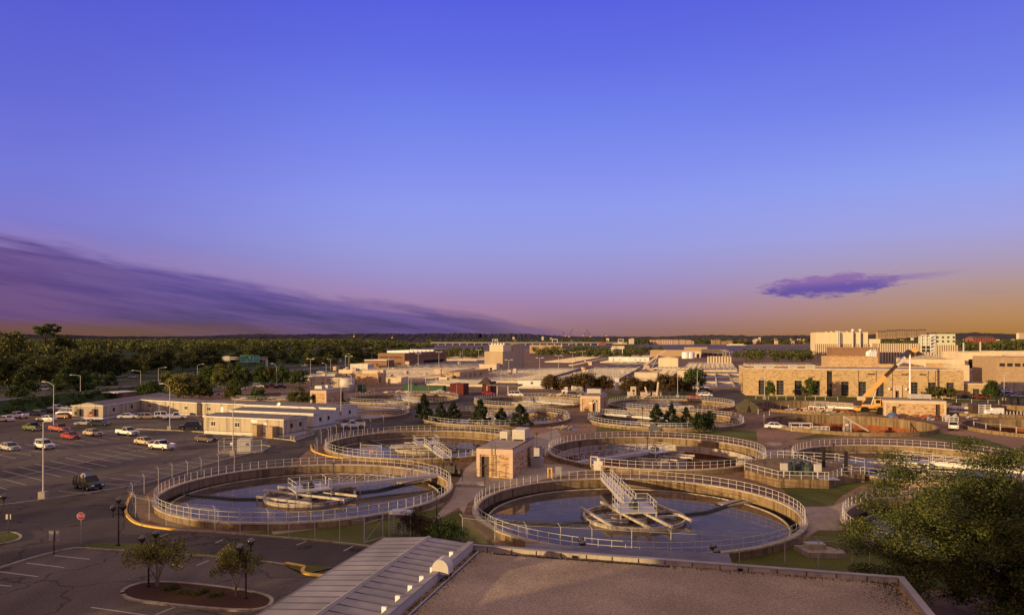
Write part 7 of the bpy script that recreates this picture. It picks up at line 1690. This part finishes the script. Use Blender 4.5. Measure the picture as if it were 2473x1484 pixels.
for x0, x1, y0, y1, txt in ((1278, 1765, 175, 415, (('NORTH', -.58, .36, .6), ('95', -.58, .12, .7), ('Baltimore', -.55, -.14, .85), ('SOUTH', .48, .36, .6), ('210', .48, .12, .7), ('Indian Head', .42, -.14, .85), ('EXITS', 0, -.29, .5), ('1 MILE', 0, -.41, .5))),
                            (1775, 2010, 190, 405, (('To SOUTH', 0, .3, .62), ('Alexandria', 0, .0, .8), ('EXIT ONLY', 0, -.2, .45)))):
    w_, h_ = gx(x1)-gx(x0), gz(y0)-gz(y1); cx_, cz_ = (gx(x0)+gx(x1))/2-ox, (gz(y0)+gz(y1))/2
    o = MB().box(-w_/2, w_/2, -.12, 0, -h_/2, h_/2).build('sign_board', M['white'], t, loc=(cx_, -.35, cz_)); MB().box(-w_/2+.12, w_/2-.12, -.14, -.125, -h_/2+.12, h_/2-.12).build('green_face', M['hgreen'], o)
    for s_, ax_, az_, sz in txt:
        if s_ == '210': MB().box(ax_*w_/2-.75, ax_*w_/2+.75, -.155, -.143, az_*h_-.4, az_*h_+.4).build('route_shield', M['white'], o)
        lettering(s_, sz*h_/4.6*1.25, o, (ax_*w_/2, -.165, az_*h_), (R(90), 0, 0), M['hgreen'] if s_ == '210' else M['white'])
# ------------------------------------------------------------------ yard equipment
def jersey(p, q, label):
    p, q = Vector(G(p)), Vector(G(q)); d = q-p; t = thing('jersey_barrier', label, 'barrier', (*p, 0), math.atan2(d.y, d.x), 'concrete barriers'); Ln = d.length
    pts = [(-.32, 0), (.32, 0), (.32, .12), (.14, .38), (.09, .95), (-.09, .95), (-.14, .38), (-.32, .12)]; n = 8
    MB().add([(0, y, z) for y, z in pts]+[(Ln, y, z) for y, z in pts], [tuple(range(n))[::-1], tuple(range(n, 2*n))]+[(i, (i+1) % n, n+(i+1) % n, n+i) for i in range(n)]).build('block', M['kerb'], t)
    MB().box(.4, .8, -.33, .33, .0, .1).build('lifting_slot', M['black'], t)
jersey(A(2, 410, 1284), A(2, 512, 1252), 'concrete barrier, the one closer to the road kerb'); jersey(A(2, 516, 1251), A(2, 603, 1222), 'concrete barrier, the one closer to the trailers')
MB2 = lambda: MB()
p = G(A(2, 388, 1275)); t = thing('bollard', 'short concrete block at the end of the barriers', 'bollard', (*p, 0)); MB().lathe([(.28, 0), (.26, .8), (.2, .86), (.02, .88)], n=12).build('block', M['kerb'], t)
# transformer cage
p = G(A(1, 2140, 1412)); t = thing('transformer_cage', 'fenced electric transformer beside the tall lamp in the lot', 'transformer', (*p, 0), R(8))
MB().box(0, 7.4, 0, 4.2, 0, .2).build('plinth', M['kerb'], t); MB().box(2.9, 5.2, 1.2, 3.2, .2, 2.3).build('cabinet', M['hvac'], t)
for x in (0.05, 3.6, 7.3):
    for y in (.1, 4.1): MB().tube((x, y, 0), (x, y, 2.3), .05).build('fence_post', M['galv'], t)
ce = MB()
for a, b in (((0, .1), (7.3, .1)), ((7.3, .1), (7.3, 4.1)), ((0, 4.1), (7.3, 4.1)), ((0, .1), (0, 4.1))):
    for z in (.35, 1.35, 2.25): ce.tube((*a, z), (*b, z), .03, None, 4)
ce.build('cage_rail', M['galv'], t); MB().box(2.0, 2.5, .02, .06, 1.5, 2.0).build('warning_plate', M['white'], t)
cm_ = MB(); [cm_.quad((*a, .2), (*b, .2), (*b, 2.25), (*a, 2.25)) for a, b in (((0, .1), (7.3, .1)), ((7.3, .1), (7.3, 4.1)))]; cm_.build('chain_mesh', M['chain'], t)
# pump platform
PL = [G(A(8, x, y)) for x, y in ((-105, 130), (205, 218), (672, 230), (795, 184), (1005, 172), (1003, 90), (730, 40), (200, 10), (-95, 40))]
p0_ = PL[0]; t = thing('pump_platform', 'raised concrete pump platform with railings and dark pumps between the tanks', 'platform', (*p0_, 0))
LP = [(a-p0_[0], b-p0_[1]) for a, b in PL]; MB().prism(LP, 0, 1.15).build('deck', M['tankwall'], t)
rb_ = MB()
for a, b in list(zip(LP, LP[1:]+LP[:1])):
    Ln = math.dist(a, b)
    for z in (1.7, 2.2): rb_.tube((*a, z), (*b, z), .035, None, 5)
    for i in range(int(Ln/1.5)+1): f = i*1.5/Ln; rb_.tube((a[0]+(b[0]-a[0])*f, a[1]+(b[1]-a[1])*f, 1.15), (a[0]+(b[0]-a[0])*f, a[1]+(b[1]-a[1])*f, 2.22), .035, None, 5)
rb_.build('railing', M['rail'], t)
def plp(x, y): g = G(A(8, x, y), 1.15); return g[0]-p0_[0], g[1]-p0_[1]
for x, y, r, h in ((300, 85, .9, 1.3), (400, 90, 1.0, 1.5), (480, 95, .9, 1.4), (350, 60, .7, 1.2), (450, 60, .7, 1.2)):
    MB().lathe([(r, 1.15), (r, 1.15+h*.8), (r*.5, 1.15+h), (r*.5, 1.15+h*1.2), (.03, 1.15+h*1.22)], (*plp(x, y), 0), 14).build('pump', M['pipe'], t)
for x, y, w_, h in ((258, 120, .5, 1.9), (570, 128, .5, 1.9)):
    a = plp(x, y); MB().box(a[0]-.45, a[0]+.45, a[1]-.2, a[1]+.2, 2.0, 3.0).tube((*a, 1.15), (*a, 2.0), .1).build('control_box', M['hvac'], t)
a = plp(830, 92); MB().box(a[0]-.19, a[0]+.19, a[1]-.19, a[1]+.19, 1.151, 4.3).lathe([(.45, 1.155), (.42, 1.3), (.25, 1.45)], (*a, 0), 12).build('dark_post', M['darkm'], t)
a = plp(625, 30); MB().box(a[0]-.19, a[0]+.19, a[1]-.19, a[1]+.19, 1.151, 4.1).build('dark_post', M['darkm'], t)
a, b = plp(1050, 30), plp(420, 118)
MB().box(plp(600, 150)[0], plp(600, 150)[0]+2.6, plp(600, 150)[1], plp(600, 150)[1]+1.6, 1.151, 1.2).build('floor_hatch', M['signback'], t)
# inlet chamber on the lawn
p = G(A(8, 480, 868)); t = thing('inlet_chamber', 'low stepped concrete chamber on the lawn beside the fence', 'chamber', (*p, 0), R(-4))
MB().prism([(0, 0), (3.4, -.1), (3.5, 1.6), (2.2, 2.4), (-.5, 2.5)], 0, .5).build('base', M['kerb'], t); MB().box(.3, 2.0, 1.0, 2.2, .504, .95).build('hatch_kerb', M['coping'], t); MB().box(.5, 1.8, 1.15, 2.05, .954, .98).build('hatch', M['signback'], t); MB().tube((1.9, 1.8, .9), (3.1, .9, .6), .05).build('lever', M['darkm'], t)
def container(k, x, y, w, d, h, mt, label, rz=ROT, Y=None):
    uv = A(k, x, y); p = G(uv); t = thing('shipping_container', label, 'container', (*p, 0), rz, 'storage containers')
    MB().box(0, w, 0, d, .1, h).build('body', M[mt], t); MB().box(-.04, w+.04, -.04, .0-.003, h-.2, h+.02).box(-.04, w+.04, -.04, -.003, .08, .25).box(-.04, .12, -.05, -.042, .1, h).box(w-.12, w+.04, -.05, -.042, .1, h).build('frame', M[mt], t)
    MB().box(w*.5-.03, w*.5+.03, -.06, -.045, .3, h-.2).build('door_bar', M['galv'], t)
container(2, 1052, 806, 2.6, 6, 2.7, 'cgreen', 'green container with a lit yellow green end below the long tan building', R(18))
container(2, 1482, 790, 4.6, 3, 2.6, 'cgreen', 'short green container beside the lamp pole with a box'); container(2, 1590, 792, 12.0, 3, 2.1, 'cgreen', 'long green container with a white box in front')
container(2, 1945, 832, 5.0, 6, 4.0, 'cred', 'tall maroon container near the railed walkway'); container(2, 2262, 826, 3.4, 6, 4.5, 'cred', 'maroon gabled hut by the picnic roof', ROT)
p = gY(2, 937, 806); t = thing('storage_tank', 'big white weathered storage tank with a pipe loop', 'storage tank', (*p, 0)); r_ = 72*.246*p[1]/FPX
MB().lathe([(r_, 0), (r_, 4.8), (r_*.9, 5.2), (.05, 5.5)], n=28).build('shell', M['hvac'], t, True); MB().path([(r_*.7, -r_*.8, 3.2), (r_*.7, -r_*.8, 6.4), (r_*.2, -r_*.8, 6.8)], .12).build('pipe', M['galv'], t)  # grey shell stands for weathering, with shade also put into the colour
# picnic roof / open hut
p = gY(2, 2300, 830); t = thing('open_shelter', 'dark flat shelter roof on posts before the filter deck', 'shelter', (*p, 0), ROT); MB().box(0, 12, 0, 6, 3.2, 3.7).build('roof', M['darkroof'], t); MB().add([(-3.5, 0, 3.7), (1.5, 0, 3.7), (-1, 3, 6.3), (-3.5, 6, 3.7), (1.5, 6, 3.7)], [(0, 1, 2), (1, 4, 2), (4, 3, 2), (3, 0, 2)]).build('gablet', M['door'], t)
for x in (.2, 4, 8, 11.8): MB().box(x-.12, x+.12, .1, .34, 0, 3.2).build('post', M['frameconc'], t)
# debris and skips
def heap(p, r, h, m, label, name='debris_heap', cat='debris heap', seed=1, group=None):
    rr_ = random.Random(seed); t = thing(name, label, cat, (*p, 0), 0, group); m_ = MB()
    for i in range(14):
        a = rr_.uniform(0, 6.28); q = r*rr_.random()**.6; x, y = q*math.cos(a)*1.6, q*math.sin(a); s = rr_.uniform(.3, .9); z = h*(1-q/r)*rr_.uniform(.3, 1)
        m_.bar((x-s, y-s*rr_.uniform(-.6, .6), z), (x+s, y+s*rr_.uniform(-.6, .6), z+rr_.uniform(.0, .5)), rr_.uniform(.15, .7), rr_.uniform(.12, .5))
    m_.build('scrap', M[m], t)
heap(gY(2, 1180, 810), 4, 1.0, 'brickbrown', 'reddish scrap heap beside the green container', seed=1); heap(gY(2, 1430, 812), 4, 1.1, 'frameconc', 'pale scrap heap before the long green container', seed=2); heap(gY(2, 1860, 812), 2.5, 1.3, 'sidingp', 'pale skip rubbish beside the maroon container', seed=3)
heap(gY(4, 1580, 1005), 5, 1.4, 'brickred', 'tangle of red painted steel before the long hut', seed=4); heap(gY(4, 1720, 1000), 5, 1.2, 'rail', 'tangle of pale handrails beside the long hut', seed=5); heap(gY(4, 430, 945), 9, 1.3, 'hvac', 'pile of grey dismantled steel in the empty tank yard', seed=6); heap(gY(4, 640, 930), 6, 1.2, 'frameconc', 'pile of cream beams left of the crane wheels', seed=7)
heap(gY(3, 560, 1160), 2, .15, 'kerb', 'flat broken concrete by the dirt path', seed=8); heap(gY(3, 1390, 858), 4, 1.6, 'fascia', 'orange brown spoil beside the tank rim', seed=9); heap(gY(3, 600, 842), 5, 1.0, 'fascia', 'row of tan sacks behind the tank rim', seed=10); heap(gY(3, 2110, 985), 3.5, 2.0, 'cred', 'rusty skip beside the army tent', seed=11)
for i, (x, lab) in enumerate(((1455, 'blue grey pallet tub under the slim left pine'), (1580, 'blue grey pallet tub between the pines'), (1690, 'blue grey pallet tub next to the juniper'))):
    p = gY(3, x-35, 1190); t = thing('pallet_tub', lab, 'tub', (*p, 0), R(-10), 'blue grey tubs'); MB().box(0, 2.6, 0, 1.6, .25, .9).box(.1, .5, .1, 1.5, 0, .25).box(2.1, 2.5, .1, 1.5, 0, .25).build('tub', M['bluegrey'], t); MB().box(.3, 1.6, .3, 1.2, .9, 1.5).build('load', M['bluegrey'], t)
for x, lab, s in ((430, 'short leaning concrete chute beyond the tank rim', .8), (520, 'taller leaning concrete chute beyond the tank rim', 1.2)):
    p = gY(3, 1010+x-30, 848); t = thing('chute', lab, 'chute', (*p, 0), 0); MB().bar((0, 0, .2), (-.9 if s < 1 else .5, 0, 4.2*s), 1.3, .35).build('slab', M['frameconc'], t); MB().box(-2.2, 1.6, 0, 1.6, 0, 1.5).build('block', M['fascia'], t)
p = gY(3, 1225, 846); t = thing('notice_kiosk', 'small cream kiosk with a dark panel by the grass path', 'kiosk', (*p, 0)); MB().box(-.3, 1.6, 0, 1.2, 0, 1.6).box(.8, 2.6, .2, 1.2, .8, 3.4).build('cabinet', M['frameconc'], t); MB().box(1.3, 2.1, .16, .19, 1.6, 2.4).build('panel', M['door'], t)
p = gY(3, 1112, 785); t = thing('gate_pier', 'white gate pier at the head of the grass path', 'gate pier', (*p, 0)); MB().box(-.7, .7, 0, 1.2, 0, 4.4).box(-.85, .85, -.15, 1.35, 4.404, 4.8).build('pier', M['trim'], t)
# army tent
p = gY(3, 2300, 1000); t = thing('army_tent', 'olive army tent with a dark doorway beside the skips', 'tent', (*p, 0), R(-8)); W_ = 5.6; D_ = 5.0; m_ = MB()
pts = [(0, 0), (.15, 1.5), (W_*.5, 3.3), (W_-.15, 1.5), (W_, 0)]; m_.add([(x, 0, z) for x, z in pts]+[(x, D_, z) for x, z in pts], [(0, 4, 3, 2, 1), (5, 6, 7, 8, 9)]+[(i, i+1, 6+i, 5+i) for i in range(4)]); m_.build('canvas', M['tent'], t); MB().add([(2.2, -.03, 0), (3.4, -.03, 0), (3.0, -.03, 1.7), (2.6, -.03, 1.7)], [(0, 1, 2, 3)]).build('doorway', M['black'], t); MB().tube((W_*.5, -.05, 0), (W_*.5, -.05, 3.5), .06).build('tent_pole', M['door'], t)
# generators, tanks and frames on the dirt yard
def genset(k, x0, x1, yb, yt, label):
    p = G(A(k, x0, yb)); s = .2618*p[1]/FPX; w_ = (x1-x0)*s; h = (yb-yt)*s; t = thing('light_tower', label, 'site cabinet', (*p, 0)); MB().box(0, w_, 0, 1.8, .3, h*.42).build('lower_cabinet', M['white'], t); MB().box(0, w_, 0, 1.8, h*.74, h).build('upper_cabinet', M['white'], t); m_ = MB()
    for x in (.08, w_-.08): m_.box(x-.07, x+.07, .1, .24, 0, h*.74-.003); m_.box(x-.07, x+.07, 1.5, 1.64, 0, h*.74-.003)
    m_.build('frame', M['galv'], t)
genset(4, 1818, 1877, 962, 886, 'white open sided site cabinet next to the long hut'); genset(4, 1902, 1970, 968, 892, 'white open sided site cabinet next to the metal crate')
p = gY(4, 2000, 975); t = thing('metal_crate', 'brown crate with two pale louvred doors on the dirt yard', 'crate', (*p, 0)); MB().box(0, 6, 0, 2.2, .2, 3.1).build('body', M['door'], t); m_ = MB()
for x in (1.5, 3.2): m_.box(x, x+.14, -.05, -.004, .3, 3.0).box(x+1.4, x+1.54, -.05, -.004, .3, 3.0); [m_.box(x, x+1.5, -.04, -.004, .5+i*.55, .66+i*.55) for i in range(5)]
m_.build('louvre_door', M['white'], t)
p = gY(4, 2128, 978); t = thing('water_trailer', 'low white tank trailer beside the metal crate', 'trailer', (*p, 0)); MB().box(0, 4.6, 0, 2, .6, 1.5).box(1.6, 4.6, .1, 1.9, 1.503, 2.1).build('tank_body', M['white'], t)
for x in (1.2, 3.6): MB().lathe([(.03, -.1), (.4, -.1), (.4, .1), (.03, .1)], n=12).build('wheel', M['black'], t, loc=(x, -.02, .4), rot=(R(90), 0, 0))
p = gY(4, 2210, 978); t = thing('coil_rack', 'row of bent white hoops behind the tank trailer', 'rack', (*p, 0)); m_ = MB()
for i in range(10): m_.path([(i*.9, 0, 0), (i*.9+.25, 0, 1.3), (i*.9+.5, 0, 0)], .06, 4)
m_.build('hoop', M['rail'], t)
p = gY(4, 1235, 992); t = thing('tarp_heap', 'heap under a blue tarpaulin beside the crane', 'tarpaulin', (*p, 0)); s = .2618*p[1]/FPX
MB().lathe([(1.35, 0), (1.3, .5), (1.0, 1.0), (.5, 1.2), (.05, 1.25)], (45*s, 1, 0), 12).build('tarp', M['tarp'], t)
for i, (x, y, lab) in enumerate(((1207, 955, 'yellow barrel between crane wheel and tarpaulin'), (1356, 958, 'yellow barrel at the dark doorway of the long hut'), (1160, 955, 'yellow barrel by the rear crane wheel'))):
    p = gY(4, x, y); t = thing('barrel', lab, 'barrel', (*p, 0), 0, 'yellow barrels'); MB().lathe([(.36, 0), (.4, .1), (.4, 1.0), (.36, 1.1), (.02, 1.1)], n=14).build('drum', M['ybarrel'], t); MB().lathe([(.41, .45), (.41, .6)], n=14).build('band', M['white'], t)
def frame(k, x0, x1, yb, yt, label, n=2, load=False):
    p = G(A(k, x0, yb)); s = .2618*p[1]/FPX; w_ = (x1-x0)*s; h = (yb-yt)*s; t = thing('steel_frame', label, 'steel frame', (*p, 0), R(-6)); m_ = MB()
    for y in (0, 1.6):
        for i in range(n+1): m_.bar((w_*i/n, y, 0), (w_*i/n, y, h), .12, .12)
        for z in (.1, h*.5, h-.06): m_.bar((0, y, z), (w_, y, z), .12, .12)
    for x in (0, w_): m_.bar((x, 0, h-.06), (x, 1.6, h-.06), .12, .12)
    m_.build('frame', M['rail'], t)
    if load: MB().box(.3, w_-.3, .3, 1.4, .05, h*.45).build('stacked_boards', M['frameconc'], t)
frame(4, 325, 515, 1116, 1042, 'brown and white steel frame filled with boards at the red tank', 2, True); frame(4, 527, 672, 1118, 1074, 'low white steel frame on the rim of the red tank', 4)
frame(4, 1750, 1860, 1030, 985, 'white railing frame behind the white pickup seen from behind', 3)
p = gY(4, 812, 1120); t = thing('steel_beam', 'white beam leaning across the rim of the red tank', 'beam', (*p, 0)); MB().bar((0, 0, 3.2), (5.4, .3, .1), .28, .28).build('beam', M['rail'], t); MB().bar((0, 0, 0), (0, 0, 3.1), .2, .2).bar((1.6, .2, 0), (1.6, .2, 2.2), .2, .2).build('prop', M['galv'], t)
for i, (x, y) in enumerate(((2222, 870), (2290, 874), (2362, 880), (2432, 884))):
    p = gY(4, x, y); t = thing('dark_bracket', 'dark square bracket frame along the empty tank rim', 'bracket', (*p, 0), 0, 'dark bracket frames on the tank rim'); MB().bar((0, 0, 0), (0, 0, 2.6), .3, .3).bar((0, 0, 2.6), (4.2, 0, 2.5), .3, .3).bar((4.2, 0, 2.5), (4.2, 0, 0), .3, .3).build('bracket', M['darkm'], t)
def posts(ptsuv, label, h=1.1, name='post_fence', cat='fence', r=.06, wire=True):
    P = [G(q) for q in ptsuv]; t = thing(name, label, cat, (*P[0], 0)); prev = None; wr = MB()
    for p in P:
        a = (p[0]-P[0][0], p[1]-P[0][1]); MB().box(a[0]-r, a[0]+r, a[1]-r, a[1]+r, 0, h).build('post', M['rail'], t)
        if prev and wire: wr.tube((*prev, h*.92), (*a, h*.92), .025, None, 4)
        prev = a
    if wire: wr.build('rail', M['rail'], t)
posts([A(4, x, y) for x, y in ((0, 822), (115, 826), (195, 826), (278, 828), (360, 830), (455, 830), (550, 830), (640, 832), (755, 834))], 'low post and cable fence before the brick building', 1.2)
posts([A(4, x, y) for x, y in ((1720, 838), (1850, 852), (1990, 856), (2140, 862), (2240, 866))], 'low post fence on the grass by the right car park', 1.2)
posts([A(4, x, y) for x, y in ((2010, 1085), (2122, 1105), (2255, 1110), (2402, 1140), (2560, 1165))], 'white post fence in front of the last empty tank', 1.5)
posts([A(4, x, y) for x, y in ((20, 960), (75, 1010), (125, 970), (225, 920), (300, 915))], 'leftover white posts at the rim of the empty tank behind the crane', 1.4, wire=False)
# pale puddles and manhole slabs
for nm, uvs, mt in (('puddle', ((1445, 1018), (1470, 1012), (1520, 1013), (1545, 1020), (1520, 1028), (1480, 1027)), 'water'), ('puddle', ((1362, 1034), (1395, 1033), (1400, 1037), (1370, 1040)), 'water'), ('concrete_pad', ((1848, 1070), (1862, 1067), (1886, 1069), (1890, 1074), (1865, 1076)), 'walk'), ('concrete_pad', ((1490, 1222+0), (1491, 1223), (1492, 1224)), 'walk')):
    if uvs[0][0] == 1490: continue
    o = usheet(nm, uvs, .026, M[mt])
p = G(A(6, 1985, 225)); t = thing('concrete_slab', 'low pale concrete slab between the two big tanks', 'slab', (*p, 0), R(-6)); MB().prism([(0, 0), (4.3, -.2), (3.6, 2.2), (.3, 2.2)], 0, .35).build('slab', M['coping'], t); MB().tube((.8, 2.0, .35), (.8, 2.0, 2.4), .04).build('marker_post', M['darkm'], t)
p = G(A(6, 1890, 120)); t = thing('valve_stand', 'dark valve assembly at the bridge foot of the tank by the suv', 'valve stand', (*p, 0), R(-20)); MB().box(0, 1.6, 0, .7, 0, 1.6).box(1.9, 2.5, 0, .6, 0, 1.1).lathe([(.4, 1.6), (.4, 1.9)], (.8, .3, 0), 12).path([(-.4, .3, .4), (-.4, .3, 2.0), (.6, .3, 2.0)], .08).build('valve_body', M['darkm'], t)
p = G(A(7, 880, 62)); t = thing('valve_stand', 'grey valve assembly at the bridge foot of the near tank', 'valve stand', (*p, 0), R(-20)); MB().box(0, 1.4, 0, .7, 0, 1.4).lathe([(.35, 1.4), (.35, 1.9)], (.8, .3, 0), 12).path([(-.5, .3, .4), (-.5, .3, 2.0), (.6, .3, 2.0)], .08).build('valve_body', M['hvac'], t)
p = G(A(7, 435, 140)); t = thing('pipe_stand', 'yellow pipe stand on the walkway between hut and near tank', 'pipe stand', (*p, 0)); MB().tube((0, 0, 0), (0, 0, 1.5), .12).tube((.5, 0, 0), (.5, 0, 1.5), .12).bar((-.1, 0, 1.4), (.6, 0, 1.4), .15, .15).build('pipe', M['ybarrel'], t)
p = G(A(7, 535, 140)); t = thing('control_cabinet', 'grey control cabinet on legs between hut and near tank', 'cabinet', (*p, 0)); MB().box(-.45, .45, 0, .4, .5, 1.6).box(-.4, -.3, .1, .2, 0, .5).box(.3, .4, .1, .2, 0, .5).build('cabinet', M['signback'], t)
p = G(A(2, 1850+0, 1500)); 
t = thing('concrete_box', 'pale concrete box left of the brick hut doorway', 'concrete box', (*G((1205-70, 1104)), 0), R(-10)); MB().box(0, 2.0, 0, 1.4, 0, .95).box(-.1, 2.1, -.1, 1.5, .952, 1.05).build('box', M['coping'], t)
t = thing('ground_ac_unit', 'dark condenser unit beside the shaded hut wall', 'ac unit', (*G((1283, 1128)), 0), ROT); MB().box(0, 1.6, 0, 1.6, 0, 1.5).build('casing', M['signback'], t); MB().lathe([(.6, 1.504), (.6, 1.56), (.1, 1.58)], (.8, .8, 0), 14).build('fan', M['darkm'], t)
t = thing('ground_ac_unit', 'second condenser unit further along the shaded hut wall', 'ac unit', (*G((1288, 1105)), 0), ROT); MB().box(0, 1.6, 0, 1.6, 0, 1.7).build('casing', M['signback'], t); MB().lathe([(.6, 1.704), (.6, 1.76), (.1, 1.78)], (.8, .8, 0), 14).build('fan', M['darkm'], t)
# highway west of the plant
def band2(name, P, w, z, m): 
    mb = MB(); Lf, Rt = offset(P, w/2), offset(P, -w/2)
    for i in range(len(P)-1): mb.quad((*Rt[i], z), (*Rt[i+1], z), (*Lf[i+1], z), (*Lf[i], z))
    return tag(mb.build(name, m), kind='structure')
HW = smooth([(-190, 120), (-178, 220), (-165, 330), (-150, 450), (-120, 600), (-95, 760)], 2)
mv = sheet('verge', [(-1300, 100), (-128, 100), (-135, 205), (-120, 300), (-60, 420), (-75, 640), (-90, 1000), (-140, 1500), (-1300, 1500)], .004, M['meadow'])
band2('highway', HW, 26, .02, M['road']); band2('highway', offset(HW, 34), 14, .02, M['road'])
for o_ in (-12.4, 0, 12.4): band2('road_markings', offset(HW, o_), .25, .026, M['paint'])
t = thing('guard_rail', 'long steel guard rail along the highway', 'guard rail', (0, 0, 0)); m_ = MB(); P = offset(HW, -14)
for a, b in zip(P, P[1:]): m_.bar((*a, .7), (*b, .7), .12, .4)
for a in P: m_.box(a[0]-.1, a[0]+.1, a[1]-.1, a[1]+.1, 0, .8)
m_.build('rail_beam', M['galv'], t)
em = MB(); P = smooth([(-129, 140), (-131, 180), (-134, 215), (-132, 245), (-120, 290)], 2); a_, b_, c_ = P, offset(P, 6), offset(P, 13)
for i in range(len(P)-1):
    em.quad((*a_[i], 0), (*a_[i+1], 0), (*b_[i+1], 3.2), (*b_[i], 3.2)); em.quad((*b_[i], 3.2), (*b_[i+1], 3.2), (*c_[i+1], 0), (*c_[i], 0))
tag(em.build('embankment', M['meadow']), 'dark grassy bank behind the west parking row', kind='structure')
t = thing('hedge', 'long dark hedge at the foot of the bank behind the west parked cars', 'hedge', (0, 0, 0)); C = []
for i in range(len(P)-1):
    for k in range(5): f = (k+random.random())/5; q = random.random(); C.append((a_[i][0]*(1-f)+a_[i+1][0]*f-q*5, a_[i][1]*(1-f)+a_[i+1][1]*f, .4+q*3.0))
link('foliage', leafcloud('hedge', C, [1.2]*len(C), 60, .6, M['lf_dark']), t)
fence([(x, y) for x, y in [(p[0]-4.5, p[1]) for p in P[2:-1:2]]], 'fence with sunlit bent tops on the dark bank', mesh=False, world=True)
